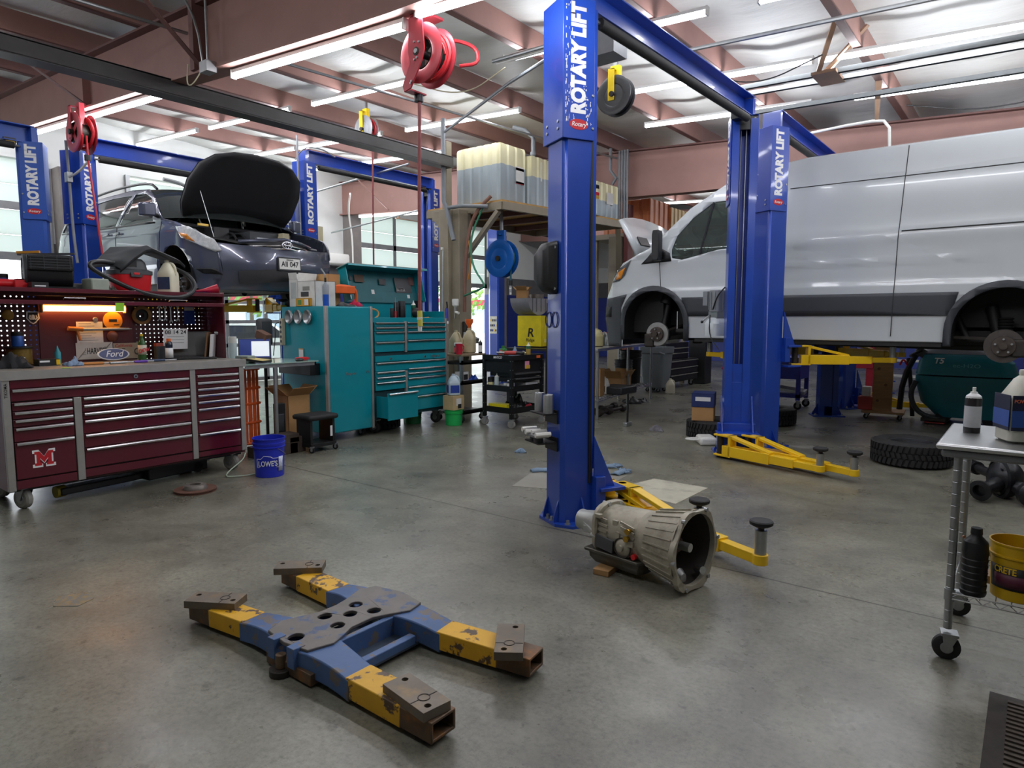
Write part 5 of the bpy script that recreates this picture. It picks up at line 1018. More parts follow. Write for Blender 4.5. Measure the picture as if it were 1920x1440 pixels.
# side desk between the two cabinets
t = thing('side_desk', 'glass-topped desk with chrome legs between the two tool cabinets', 'desk', (-6.95, 4.22, 0)); b = MB(); b.ab((-.38, -.42, 1.0), (.38, .5, 1.012), mat('greenish_glass_top', '9fb8ac', .1, 0, .05)); b.obj('top', t)
b = MB(); b.ab((-.36, -.4, .96), (-.33, .48, 1.0), STL); b.ab((.33, -.4, .96), (.36, .48, 1.0), STL); b.ab((-.36, .46, .96), (.36, .48, 1.0), STL); b.obj('rail', t)
for x, y in ((-.345, -.05), (.345, -.05), (-.345, .4)):
    b = MB(); b.ab((x-.015, y-.015, 0), (x+.015, y+.015, .96), STL); b.obj('leg', t)
laptop('open laptop with a blue and white screen on the side desk', (-7.05, 4.2, 1.013), rad(58), .36, .25, 108, BINK, parts=[(-.1, .44, .12, .85, mat('lit_page', 'dfe6ea', .4, 0, 0, emit=.35))])
b = MB(); b.ab((-.13, -.1, 0), (.13, .1, .02), BLK); b.ab((-.12, -.09, .02), (.12, .09, .024), mat('manila', 'd6c27a', .7)); one('binder', b, 'black binder lying askew on the side desk', 'binder', None, (-6.72, 4.02, 1.035), (0, .12, .5), .003)
b = MB(); b.ab((-.09, -.06, 0), (.09, .06, .08), mat('grey_green_box', '8d9a92', .6)); one('desk_box', b, 'grey green box under the binder at the desk corner', 'box', None, (-6.82, 3.95, 1.013), (0, 0, .3), .01)
b = MB(); b.box((0, 0, .02), (.09, .16, .035), RED); one('red_pouch', b, 'red pouch lying on the desk beside the teal locker', 'pouch', None, (-6.72, 4.6, 1.013), (0, 0, .4), .01)
b = MB(); b.lathe([(0, 0), (.03, 0), (.035, .015), (.02, .035), (0, .035)], BLK, n=18, sc=(1, 1.5)); one('computer_mouse', b, 'black computer mouse on the side desk', 'mouse', None, (-6.62, 4.5, 1.013))
can('pale blue spray bottle standing behind the desk laptop', (-7.2, 4.02, 1.013), .28, .045, mat('pale_bottle', 'c5d3d4', .35), WPL, nozzle=False, name='spray_bottle')
b = MB(); b.box((0, 0, .14), (.16, .1, .1), mat('brown_leatherette', '6b4b3c', .6), rot=(0, .4, .3)); b.ab((-.05, -.04, 0), (.05, .04, .1), BLK); one('brown_case', b, 'brown case propped behind the desk laptop', 'case', None, (-7.22, 4.42, 1.013+.14), None, .008)
t = thing('headset_stand', 'tall black headrest-shaped stand behind the side desk', 'stand', (-7.52, 4.62, 0)); b = MB(); b.cyl((0, 0, 0), (0, 0, 1.15), .02, BLK); b.lathe([(0, 0), (.15, 0), (.15, .02), (0, .02)], BLK, n=20); b.obj('post', t); b = MB(); b.box((0, 0, 1.33), (.1, .2, .34), DKG); b.obj('headrest', t, .04)
# beneath and beside the desk
bin_ = bucket('beige plastic pail under the side desk', (-7.05, 3.74, 0), .5, .17, mat('beige_pail', 'b9b6a0', .5), lip=1)
t = thing('snow_fence', 'roll of orange slotted plastic mesh under the desk', 'mesh roll', (-7.25, 4.12, 0)); OR = mat('orange_mesh_plastic', 'f0682c', .5); b = MB()
for k in range(11):
    a = -1.9+k*.24; b.bar((.19*math.cos(a), .24*math.sin(a), .05), (.19*math.cos(a), .24*math.sin(a), .93), .05, .006, OR, up=(math.cos(a), math.sin(a), 0))
for z in (.06, .3, .52, .7, .92): b.tube([(.19*math.cos(-1.9+k*.2), .24*math.sin(-1.9+k*.2), z) for k in range(14)], .018, OR, n=6)
b.obj('mesh', t)
carton('open brown carton under the desk against the teal locker', (-6.95, 4.6, 0), (.3, .3, .6), CRD, 0, .7)
b = MB(); b.ab((-.03, -.06, 0), (.03, .06, .42), BLK); b.ab((-.032, -.04, .1), (.034, .04, .3), DKG); one('ups_unit', b, 'narrow black power unit behind the front desk leg', 'power unit', None, (-6.72, 4.28, .12), None, .006)
for k, (y, z, w, h) in enumerate(((4.08, 0, .5, .12), (4.2, .12, .3, .1), (4.33, 0, .2, .18))): 
    b = MB(); b.ab((-.1, -w/2, 0), (.1, w/2, h), mat('dark_timber', '4a3f36', .8, 0, .2, 8)); one('timber_block', b, ('long dark timber block on the floor behind the blue pail', 'short dark timber block stacked on the long one', 'square dark timber block beside the black stool')[k], 'wood block', 'timber blocks by the pail', (-6.55, y, z), None, .004)
t = thing('rolling_stool', 'low black rolling stool beside the teal locker', 'stool', (-6.42, 4.55, 0)); b = MB(); b.ab((-.17, -.2, .36), (.17, .2, .42), RUB); b.obj('seat', t, .025); b = MB()
for s in (-1, 1): b.ab((-.13, s*.15-.015, .08), (.13, s*.15+.015, .36), BLK)
b.ab((-.15, -.17, .06), (.15, .17, .1), BLK); b.ab((.131, .1, .16), (.133, .13, .28), WINK); b.obj('frame', t, .01)
for x, y in ((-.14, -.16), (.14, -.16), (.14, .16), (-.14, .16)): caster(t, x, y, .032, BLK, .02, .5)
# floor beneath the chest
tire('black tire lying under the teal chest', (-7.1, 6.05, 0), .3, .17, .19, lug=30)
bucket('dark green pail under the right of the teal chest', (-7.0, 6.6, 0), .18, .14, mat('dark_green_plastic', '1d6b3a', .4), lip=1)
t = bucket('bright green pail on the floor at the right of the teal chest', (-6.42, 6.85, 0), .22, .13, mat('bright_green_plastic', '25b45a', .4), lip=2)
t = thing('parts_jar', 'tan printed box on the bright green pail', 'box', (-6.42, 6.85, .222)); b = MB(); b.ab((-.1, -.11, 0), (.1, .11, .2), mat('tan_printed_box', 'c9b184', .6)); b.ab((.1, -.05, .06), (.102, .05, .16), PAP); b.ab((.1, -.02, .02), (.1025, .05, .08), TINK); b.obj('box', t, .005)
jug('clear blue washer fluid jug on the tan printed box', (-6.42, 6.85, .424), .3, .085, mat('blue_tint_jug', 'b8c9d3', .2, 0, .05), lab=BINK, rz=1)
# ================================================================ carts and benches in the middle of the shop
CB = mat('black_cart_steel', '18191b', .4, .2, .1, 8)
t = thing('shelf_cart', 'black two-shelf cart with open shelves beside the teal chest', 'cart', (-6.68, 7.28, 0)); b = MB()
b.ab((-.27, -.27, .96), (.27, .27, .985), mat('worn_wood_top', '7a6a52', .7, 0, .2, 8)); b.obj('top', t); 
for z in (.12, .55, .84): b = MB(); b.ab((-.27, -.27, z), (.27, .27, z+.03), CB); b.ab((.26, -.27, z), (.27, .27, z+.06), CB); b.obj('shelf', t)
for x in (-.25, .25):
    for y in (-.25, .25): b = MB(); b.ab((x-.02, y-.02, .1), (x+.02, y+.02, .96), STL if x > 0 and y < 0 else CB); b.obj('post', t); caster(t, x*.9, y*.9, .048, RUB, .035, .4)
def K(x, y, z): return (-6.68+x, 7.28+y, z)
t = thing('measuring_cup', 'red plastic pitcher on the black shelf cart', 'pitcher', K(.16, -.2, .986)); b = MB(); b.lathe([(0, 0), (.045, 0), (.055, .15), (.05, .15), (.042, .01), (0, .01)], mat('crimson_funnel_plastic')); b.tube([(.02, .05, .13), (.02, .09, .1), (.02, .045, .04)], .008, mat('crimson_funnel_plastic'), smooth=1); b.obj('cup', t)
can('round tin with red and black label on the black shelf cart', K(.05, -.1, .986), .16, .06, mat('black_label_tin', '2a2224', .4), WPL, nozzle=False, name='canister', band=RED)
jug('beige oil jug at the back of the shelf cart', K(-.1, .02, .986), .34, .085, mat('beige_jug_plastic', 'b5a987', .5)); jug('taller beige oil jug with an orange funnel, on the shelf cart', K(0, .2, .986), .37, .09, mat('beige_jug_plastic'), rz=.4)
t = thing('funnel', 'orange funnel stuck in the taller beige oil jug', 'funnel', K(0, .2, 1.35)); b = MB(); b.lathe([(.012, -.02), (.016, .02), (.06, .09), (.06, .14), (.055, .14), (.055, .09), (.012, .03)], mat('orange_tool_plastic'), n=24); b.obj('cone', t)
t = can('dark spray bottle with a red label at the cart corner', K(.22, .2, .986), .2, .03, mat('dark_bottle', '2b2a30', .3), BLK, band=PAP)
carton('boxed oil filter on the middle shelf of the shelf cart', K(.12, -.1, .58), (.14, .14, .15), PAP, .1, art=[('x', 0, .07, .1, .08, TINK)])
rag('blue_bag', 'blue plastic bag on the middle shelf of the shelf cart', K(.12, .12, .58), (.22, .22, .1), mat('blue_bag_plastic', '2a52b8', .35), 31)
rag('yellow_rag', 'yellow cloth on the shelf beside the blue bag', K(-.05, .17, .58), (.16, .16, .12), mat('yellow_cloth', 'd8a82e', .8), 33)
t = thing('jug_row', 'clear plastic tub on the upper shelf of the shelf cart', 'tub', K(-.02, .1, .872)); b = MB(); b.lathe([(0, 0), (.07, 0), (.08, .06), (.075, .06), (.065, .01), (0, .01)], mat('milky_jug_plastic')); b.obj('tub', t)
# black drawer cart
t = thing('utility_cart', 'black mechanic cart with two drawers and loaded trays', 'cart', (-5.78, 7.42, 0), rad(-4)); 
for x in (-.27, .24):
    for y in (-.32, .32):
        b = MB(); b.ab((x-.022, y-.022, .13), (x+.022, y+.022, .98), CB)
        for k in range(7): b.cyl((x+.022, y, .2+k*.12), (x+.026, y, .2+k*.12), .006, STL, n=6); b.cyl((x, y-.022, .2+k*.12), (x, y-.026, .2+k*.12), .006, STL, n=6)
        b.obj('post', t); caster(t, x, y, .055, mat('grey_caster_tread'), .04, .5)
b = MB(); b.ab((-.29, -.34, .93), (.26, .34, .95), CB); b.ab((-.29, -.34, .93), (.26, -.325, 1.0), CB); b.ab((.245, -.34, .93), (.26, .34, 1.0), CB); b.ab((-.29, .325, .93), (.26, .34, 1.0), CB); o = b.obj('top_tray', t, .004); text('MATCO', .045, (-.0, -.3415, .965), (1, 0, 0), (0, 0, 1), WINK, o, .02, shear=.2)
b = MB(); b.ab((-.26, -.31, .76), (.235, .31, .93), CB); b.ab((.235, -.3, .76), (.24, .3, .93), CB); b.ab((-.26, -.33, .76), (.22, -.31, .9), CB); b.obj('drawer_box', t)
for z0, z1 in ((.7, .76), (.63, .69)):
    b = MB(); b.ab((-.2, -.28, z0), (.25, .28, z1), CB); o = b.obj('drawer', t, .003); b = MB(); b.bar((.26, -.27, z1-.015), (.26, .27, z1-.015), .022, .02, CHR); b.obj('handle', o)
for z, nm in ((.5, 'middle_tray'), (.2, 'bottom_tray')): b = MB(); b.ab((-.28, -.33, z), (.25, .33, z+.012), CB); b.ab((-.28, -.335, z), (.25, -.325, z+.08), CB); b.ab((.24, -.33, z), (.25, .33, z+.08), CB); b.ab((-.28, .325, z), (.25, .335, z+.08), CB); b.obj(nm, t)
b = MB(); b.box((.242, .0, .86), (.003, .09, .1), mat('sticker_pink', 'd98fa8', .5)); b.box((.2435, .01, .83), (.003, .1, .05), mat('sticker_gold', 'd0a23a', .5)); b.box((.262, .22, .965), (.003, .08, .035), mat('sticker_orange', 'd9622a', .5)); b.obj('sticker', t)
def U(x, y, z): return (-5.78+x, 7.42+y, z)
can('black bottle with pale label on the middle tray of the mechanic cart', U(-.21, -.26, .513), .17, .045, BLK, BLK, nozzle=False, name='bottle', band=mat('cream_label', 'd9d39a', .6))
can('tall white squeeze bottle on the middle tray of the mechanic cart', U(-.09, -.27, .513), .23, .036, mat('pale_bottle'), WPL)
can('small clear bottle on the middle tray of the mechanic cart', U(.06, -.27, .513), .1, .026, mat('grey_glass', '9aa5a0', .2), WPL, nozzle=False, name='bottle')
can('dark bottle with white label and pump on the middle tray', U(.13, -.27, .513), .17, .034, mat('dark_bottle'), WPL, band=PAP); can('purple-tinted dropper bottle at the tray corner', U(.2, -.28, .513), .13, .02, mat('lilac_bottle', 'b9b3c9', .3), WPL)
b = MB(); b.ab((-.16, -.07, 0), (.16, .07, .1), mat('bright_yellow_case', 'e4d51f', .4)); b.ab((-.12, -.0715, .0), (.1, -.07, .02), TINK); one('yellow_case', b, 'bright yellow tray of tools at the bottom of the mechanic cart', 'case', None, U(-.07, -.22, .213), (0, 0, .05), .008)
rag('cable_heap', 'black heap of cables on the bottom tray of the mechanic cart', U(.0, .12, .213), (.44, .36, .22), mat('cable_black', '1b1b1d', .4, 0, .4, 30), 41); rag('red_rag', 'red rag on the lower right of the mechanic cart', U(.19, .05, .213), (.1, .32, .1), mat('red_cloth', '9c2434', .9, 0, .15, 12), 43)
carton('white carton tucked under the cart drawers', U(.1, .12, .513), (.24, .3, .1), PAP)
b = MB(); b.ab((-.04, -.05, 0), (.04, .05, .12), mat('green_bottle_plastic', '2f7a3a', .35)); 
t = thing('cleaner_bottle', 'green bottle with red and white label on the cart top', 'bottle', U(-.2, .0, .951)); b.obj('body', t, .012); b = MB(); b.cyl((0, 0, .12), (0, 0, .16), .025, mat('green_bottle_plastic')); b.obj('cap', t); b = MB(); b.ab((-.03, -.052, .02), (.03, -.05, .1), RED); b.ab((-.025, -.053, .07), (.025, -.052, .09), PAP); b.obj('label', t)
t = thing('cordless_ratchet', 'long red and black air ratchet lying on the cart top', 'power tool', U(.06, -.1, 1.02), rad(20)); b = MB(); b.cyl((-.12, 0, 0), (.05, 0, 0), .03, mat('dull_red', 'b23a34', .4)); b.cyl((.05, 0, 0), (.16, 0, 0), .024, BLK); b.cyl((-.12, 0, 0), (-.24, 0, 0), .016, STL); b.obj('body', t)
can('green aerosol can with cream cap on the cart top', U(.16, .12, .951), .21, .033, mat('deep_green_can'), mat('cream_cap', 'dcd9c0', .5), band=mat('gold_label', 'a88a3a', .5))
rag('blue_shop_towel', 'crumpled pale blue towel behind the red ratchet', U(-.08, .12, .951), (.26, .22, .14), mat('pale_blue_cloth'), 51); rag('tool_heap', 'dark heap of small tools on the cart top', U(-.14, -.12, .951), (.16, .2, .07), mat('dark_tool_steel'), 52)
b = MB()
for k in range(6): b.bar((-.05+k*.03, -.04+.02*(k % 3), .012+.012*k), (.1-k*.02, .1-.03*(k % 2), .014+.014*k), .016, .01, (STL, mat('cream_tool', 'd6cfa8', .5))[k % 2])
one('pliers', b, 'pile of pliers with cream handles on the cart top', 'pliers', None, U(.08, .03, .951))
t = thing('tool_hanger', 'orange scraper hanging at the right of the mechanic cart', 'scraper', (-5.51, 8.0, .95)); b = MB(); b.bar((0, 0, .02), (.01, .01, -.3), .05, .02, mat('orange_tool_plastic')); b.obj('handle', t); b = MB(); b.cyl((0, 0, .02), (0, 0, .2), .004, STL); b.cyl((.01, .01, -.3), (.01, .01, -.42), .008, STL); b.obj('rod', t)
t = thing('tool_board', 'tall black tool board behind the mechanic cart', 'tool board', (-5.55, 8.05, 0)); b = MB(); b.ab((-.02, -.14, 0), (.02, .14, 1.72), BLK); b.obj('board', t, .004)
b = MB(); b.tube([(.03, -.05, 1.62), (.03, .04, 1.62), (.03, .07, 1.52), (.03, .03, 1.44), (.03, -.04, 1.5)], .012, mat('lime_plastic', '4fc43a', .4), closed=True, n=6); b.obj('green_loop', t); b = MB(); b.bar((.03, -.1, 1.55), (.05, -.16, 1.3), .03, .02, DKG); b.obj('hanging_tool', t)
t = thing('oil_canister', 'white metal canister on the floor beside the near lift post', 'canister', (-4.75, 7.3, 0)); b = MB(); b.cyl((0, 0, 0), (0, 0, .3), .11, mat('scuffed_white_metal', 'c5c6c4', .4, .4, .1, 10), n=28); b.obj('body', t); b = MB(); b.lathe([(.11, .3), (.113, .3), (.113, .31), (0, .315)], STL, n=28); b.obj('rim', t)
# yellow crate stack behind the cart
carton('big yellow box with a black letter R behind the mechanic cart', (-7.2, 9.95, 1.0), (.5, .6, .55), mat('yellow_box', 'f0dc1e', .5), .1, art=[('x', .0, .1, .4, .06, mat('pale_yellow', 'f4ea8a', .6))])
o = [x for x in bpy.data.objects if x.get('label', '').startswith('big yellow box')][0]; text('R', .22, (.02, -.303, .24), (1, 0, 0), (0, 0, 1), TINK, o, .02, shear=.15); text('Ridge', .08, (.02, -.303, .11), (1, 0, 0), (0, 0, 1), TINK, o, .01)
carton('open brown carton beside the big yellow box', (-6.68, 10.48, .98), (.3, .3, .28), CRD, .3, .9)
t = thing('bench', 'dark bench carrying the yellow box', 'bench', (-7.0, 10.0, 0)); b = MB(); b.ab((-.45, -.7, .94), (.5, .6, .98), CB); b.obj('top', t)
for x in (-.4, .45):
    for y in (-.65, .55): b = MB(); b.ab((x-.03, y-.03, 0), (x+.03, y+.03, .94), CB); b.obj('leg', t)
t = thing('half_drum', 'grey half-round slatted tub above the yellow box', 'tub', (-7.3, 9.85, 1.56)); b = MB(); b.prism([(.34*math.cos(rad(a)), .3+.3*math.sin(rad(a))) for a in range(180, 361, 12)], -.2, .2, mat('grey_tub', '8b8d93', .5), 'yz'); 
for y in (-.2, -.08, .06, .2): b.ab((.2, y-.012, .06), (.206, y+.012, .3), mat('dark_slat', '63656b', .5))
b.obj('shell', t); carton('small tan carton inside the grey half-round tub', (-7.35, 9.68, 1.862), (.2, .2, .14), CRD, .5, .8)
b = MB(); b.lathe([(.06, -.03), (.13, -.03), (.13, .05), (.06, .05), (.06, -.03)], mat('grey_hat'), n=24); one('grey_ring', b, 'grey metal ring resting in the half-round tub', 'ring', None, (-7.25, 9.98, 1.89))
t = thing('fuel_can', 'red plastic jug behind the tool board', 'fuel can', (-7.0, 10.4, 1.56)); b = MB(); b.lathe([(0, 0), (.12, 0), (.13, .02), (.13, .2), (.1, .26), (.05, .29), (0, .3)], mat('raspberry_plastic', 'd23448', .4), n=24); b.obj('body', t)
b = MB(); b.ab((-.14, -.16, 0), (.14, .16, .58), mat('grey_tub')); one('plastic_crate', b, 'grey crate holding up the red plastic jug', 'crate', None, (-7.0, 10.42, .98), None, .02)
# steel bench with wire shelf, further right
t = thing('steel_bench', 'steel work table with wire shelf behind the near lift', 'work table', (-5.62, 9.85, 0), rad(11)); b = MB(); b.ab((-.34, -1.55, 1.02), (.34, 1.5, 1.06), STS); b.obj('top', t, .008)
b = MB()
for k in range(12): b.cyl((-.32+k*.058, -1.5, .3), (-.32+k*.058, 1.45, .3), .004, CHR, n=5)
for k in range(26): b.cyl((-.33, -1.5+k*.118, .296), (.33, -1.5+k*.118, .296), .004, CHR, n=5)
for z in (.28, .31): b.cyl((.33, -1.5, z), (.33, 1.45, z), .006, CHR, n=6)
b.obj('wire_shelf', t)
for x in (-.31, .31):
    for y in (-1.48, 0, 1.43): b = MB(); b.cyl((x, y, 0), (x, y, 1.02), .02, STL); b.obj('leg', t)
jug('cream antifreeze jug on the steel work table', (-5.45, 9.1, 1.062), .28, .1, mat('cream_jug', 'd9cf9a', .45), rz=1); 
rag('cast_housing', 'grey cast gearbox housing on the steel work table', (-5.55, 9.7, 1.062), (.4, .6, .26), mat('grey_casting', '8f928f', .5, .5, .2, 15), 61, cat='gearbox')
rag('red_rag', 'heap of red and black tools on the steel work table', (-5.6, 10.3, 1.062), (.3, .5, .16), mat('red_black_heap', '5a2020', .6, 0, .6, 12), 62)
carton('red box behind the casting on the steel work table', (-5.85, 10.0, 1.062), (.18, .2, .2), RED); carton('tan box at the far end of the steel work table', (-5.95, 10.6, 1.062), (.2, .25, .18), CRD); carton('blue and white box at the far end of the work table', (-5.95, 11.0, 1.062), (.18, .22, .17), BINK)
carton('low brown carton on the wire shelf of the work table', (-5.5, 9.9, .315), (.3, .5, .2), CRD, .2, 1.0); carton('tall brown carton at the near end of the wire shelf', (-5.3, 8.85, .315), (.22, .2, .42), CRD, .2); jug('white oil bottle beside the tall brown carton', (-5.32, 9.15, .315), .27, .07, WPL, lab=TINK)
b = MB(); b.ab((-.22, -.25, 0), (.22, .25, .12), mat('black_tray', '24262a', .5)); one('black_tray', b, 'black tray under the low brown carton', 'tray', None, (-5.2, 9.35, .315), None, .02)
t = bucket('dark grey pail standing on the wire shelf', (-5.75, 10.55, .315), .45, .16, mat('charcoal_plastic', '3b3f46', .5)); t = bucket('black drum-sized pail at the far end of the wire shelf', (-5.85, 11.0, .315), .6, .2, BLK)
rag('oil_pan', 'shallow black drain pan under the work table', (-5.6, 10.7, 0), (.5, .6, .14), BLK, 64, cat='drain pan')
for k in range(2):
    b = MB(); b.cyl((0, -.5, .06), (0, .3, .06), .03, IRN); 
    for y in (-.5, -.2, .25): b.lathe([(0, -.06), (.05, -.06), (.06, 0), (.05, .06), (0, .06)], IRN, (0, y, .06), (0, 1, 0), n=14)
    one('axle_shaft', b, ('nearer dark axle shaft lying under the work table', 'farther dark axle shaft lying under the work table')[k], 'axle shaft', 'axle shafts under the table', (-5.2-k*.22, 9.3+k*.1, 0))
# grey wheeled bin, black chest, white jug
t = thing('wheeled_bin', 'grey wheeled trash bin beside the black tool chest', 'trash bin', (-6.12, 12.62, 0)); GB = mat('grey_bin_plastic', '6d7478', .5, 0, .05); b = MB()
b.loft([rr(0, 0, z, w_, d, 6) for z, w_, d in ((.09, .2, .2), (.1, .22, .22), (.78, .27, .27), (.8, .29, .29), (.92, .3, .3))]+[rr(0, 0, .92, .28, .28, 6), rr(0, 0, .3, .24, .24, 6)], GB); b.obj('tub', t); b = MB(); b.tube([(0, .2, .9), (0, .33, .88), (0, .34, .8)], .02, GB, smooth=1); b.tube([(.2, -.28, .82), (.33, -.3, .78)], .02, GB); b.obj('handle', t); text('BRUTE', .09, (.285, 0, .85), (0, 1, 0), (0, 0, 1), TINK, t, .02)
for x, y in ((-.12, -.14), (.12, -.14), (.12, .14), (-.12, .14)): caster(t, x, y, .04, RUB, .03, .5)
t = thing('tool_chest', 'low black tool chest with steel drawer pulls behind the van nose', 'tool chest', (-6.0, 12.98, 0)); b = MB(); b.ab((-.6, 0, .14), (-.01, 1.5, .62), CB); b.ab((-.58, .05, .62), (-.1, 1.2, .98), CB); b.obj('body', t, .006)
for z0, z1 in ((.16, .3), (.31, .45), (.46, .6)): drawer(t, .03, 1.47, z0, z1, CB)
for z0, z1 in ((.64, .76), (.77, .87)): drawer(t, .08, 1.17, z0, z1, CB, x=-.1)
for y in (.12, 1.38): caster(t, -.1, y, .06, RUB, .05, .3)
jug('cloudy white jug on the floor beside the grey bin', (-5.72, 12.45, 0), .3, .085, rz=.7)
b = MB(); b.ab((-.2, -.2, 0), (.2, .2, 1.25), BLK); one('black_cabinet', b, 'black cabinet standing past the black tool chest', 'cabinet', None, (-6.1, 14.85, 0), None, .01)
t = thing('creeper_seat', 'red-topped rolling creeper seat past the black tool chest', 'seat', (-5.2, 14.6, 0)); q = MB(); q.ab((-.22, -.22, .38), (.22, .22, .44), RED); q.obj('cushion', t, .02); q = MB(); q.cyl((0, 0, .06), (0, 0, .38), .02, STL); 
for k in range(5): a = k*1.257; q.bar((0, 0, .08), (.22*math.cos(a), .22*math.sin(a), .06), .03, .02, BLK); q.ball((.22*math.cos(a), .22*math.sin(a), .03), .03, BLK, 8, 6)
q.obj('base', t)
# loose things on the open floor
t = thing('sledgehammer', 'sledgehammer standing on its head on the open floor', 'hammer', (-4.42, 8.25, 0)); b = MB(); b.ab((-.03, -.075, 0), (.03, .075, .06), STL); b.obj('head', t, .008); b = MB(); b.cyl((0, 0, .05), (0, 0, .46), .016, BLK); b.obj('handle', t)
GLV = mat('blue_nitrile', '71889f', .6, 0, .08, 12)
rag('disposable_glove', 'crumpled blue glove nearest the mechanic cart', (-4.49, 5.88, 0), (.16, .14, .06), GLV, 71); 
def glove(label, loc, rz):
    t = thing('disposable_glove', label, 'glove', loc, rz, 'blue gloves on the floor'); b = MB(); b.loft([[(x, y*w, .012+h*(1-y*y)) for y in (-1, -.5, 0, .5, 1)] for x, w, h in ((-.16, .05, .015), (-.1, .045, .03), (-.04, .05, .02), (.03, .055, .025))], GLV, cap=False, closed=False); o = b.obj('palm', t); q = o.modifiers.new('s', 'SOLIDIFY'); q.thickness = .012; q.offset = -1
    for k, (y, a, L) in enumerate(((.04, .3, .09), (.015, .05, .11), (-.015, -.1, .1), (-.04, -.3, .08), (-.05, -1.0, .06))):
        b = MB(); x0 = .02 if k < 4 else -.04; b.tube([(x0, y, .014), (x0+L*.6*math.cos(a), y+L*.6*math.sin(a), .02), (x0+L*math.cos(a+.3), y+L*math.sin(a+.3), .01)], [.011, .01, .006], GLV); b.obj('finger', t)
    return t
glove('blue glove lying flat, farther of the pair beyond the near lift post', (-3.3, 5.85, 0), 1.0); glove('blue glove lying nearest the pale floor patch', (-3.1, 5.7, 0), 1.6); glove('blue glove half hidden behind the near lift post', (-3.72, 5.3, 0), .9)
rag('grey_rag', 'small grey rag on the floor near the sledgehammer', (-3.92, 8.14, 0), (.22, .16, .1), mat('grey_cloth', '6f6d72', .9), 75)
t = tire('worn tire lying behind the second lift post, boxes on top', (-3.12, 8.12, 0), .34, .24, .2); carton('brown parts carton on the tire behind the lift post', (-3.22, 8.0, .241), (.26, .3, .17), CRD, .3); carton('dark blue parts box stacked on the brown carton', (-3.22, 8.0, .412), (.27, .31, .17), mat('navy_carton', '1f2f63', .5), .3, art=[('-y', 0, .1, .18, .05, PAP)])
tire('tire lying by the blue cart, behind the second lift', (-2.95, 9.75, 0), .36, .24, .2)
t = thing('jug_on_side', 'white flat jug lying at the foot of the second lift post', 'jug', (-3.08, 7.62, 0), rad(35)); b = MB(); b.ab((-.05, -.14, 0), (.15, .14, .1), WPL); b.obj('body', t, .03); b = MB(); b.tube([(-.05, -.05, .06), (-.14, -.06, .06), (-.2, 0, .06), (-.14, .06, .06), (-.05, .05, .06)], .012, WPL, smooth=2); b.obj('handle', t)
tire('tire lying flat alone on the right of the floor', (-.95, 7.95, 0), .37, .25, .22, rim=mat('dark_wheel', '3a3c40', .5, .4))
# blue cart and junk under the van
BC = mat('indigo_cart_paint', '262f92', .4)
t = thing('blue_cart', 'dark blue steel cart under the far side of the van', 'cart', (-3.55, 11.75, 0)); b = MB(); b.ab((-.6, -.28, .5), (.55, .28, .86), BC); b.obj('cabinet', t, .006); b = MB(); b.ab((-.6, -.28, .19), (.55, .28, .25), BC); b.obj('shelf', t)
for x in (-.57, .52):
    for y in (-.25, .25): b = MB(); b.ab((x-.03, y-.03, .15), (x+.03, y+.03, .5), BC); b.obj('post', t); caster(t, x, y, .062, RUB, .04, .3)
b = MB(); b.box((0, 0, .06), (.5, .25, .05), STL, rot=(.1, .12, .1)); one('ramp_plate', b, 'loose steel plate on the lower shelf of the blue cart', 'plate', None, (-3.2, 11.65, .25))
t = thing('furniture_dolly', 'wooden dolly on casters carrying a tall plank', 'dolly', (-1.75, 11.35, 0), .1); b = MB(); b.ab((-.28, -.25, .09), (.28, .25, .12), WOOD); b.obj('deck', t)
for x in (-.22, .22):
    for y in (-.2, .2): caster(t, x, y, .036, RUB, .025, .7)
b = MB(); b.ab((-.13, -.03, 0), (.13, .03, 1.05), WOOD)
for k in range(4): b.cyl((-.06+.1*(k % 2), -.031, .15+k*.24), (-.06+.1*(k % 2), -.03, .15+k*.24), .022, mat('plank_knot', '6b4c34', .8), n=12)
one('plank', b, 'tall knotty plank standing on the wooden dolly', 'plank', None, (-1.76, 11.25, .121), (0, 0, .1)); b = MB(); b.ab((-.1, -.1, 0), (.1, .1, .2), mat('dull_red', 'b23a34')); b.ab((-.06, -.06, .2), (.06, .06, .35), WPL); one('paint_pot', b, 'red tin and white tub on the dolly beside the plank', 'tin', None, (-1.98, 11.3, .121), None, .01)
t = thing('leaning_frame', 'dark folded frame leaning behind the plank', 'frame', (-1.5, 11.6, 0)); b = MB(); b.tube([(-.08, 0, .03), (-.05, 0, .6), (.12, 0, 1.0), (.2, -.05, 1.1)], .04, BLK, smooth=1); b.tube([(.1, 0, .03), (.06, 0, .5), (.0, .05, .9)], .03, IRN, smooth=1); b.tube([(-.1, -.02, .8), (-.05, -.06, .9), (0, -.02, .8)], .014, RED, smooth=2); b.obj('tubes', t)
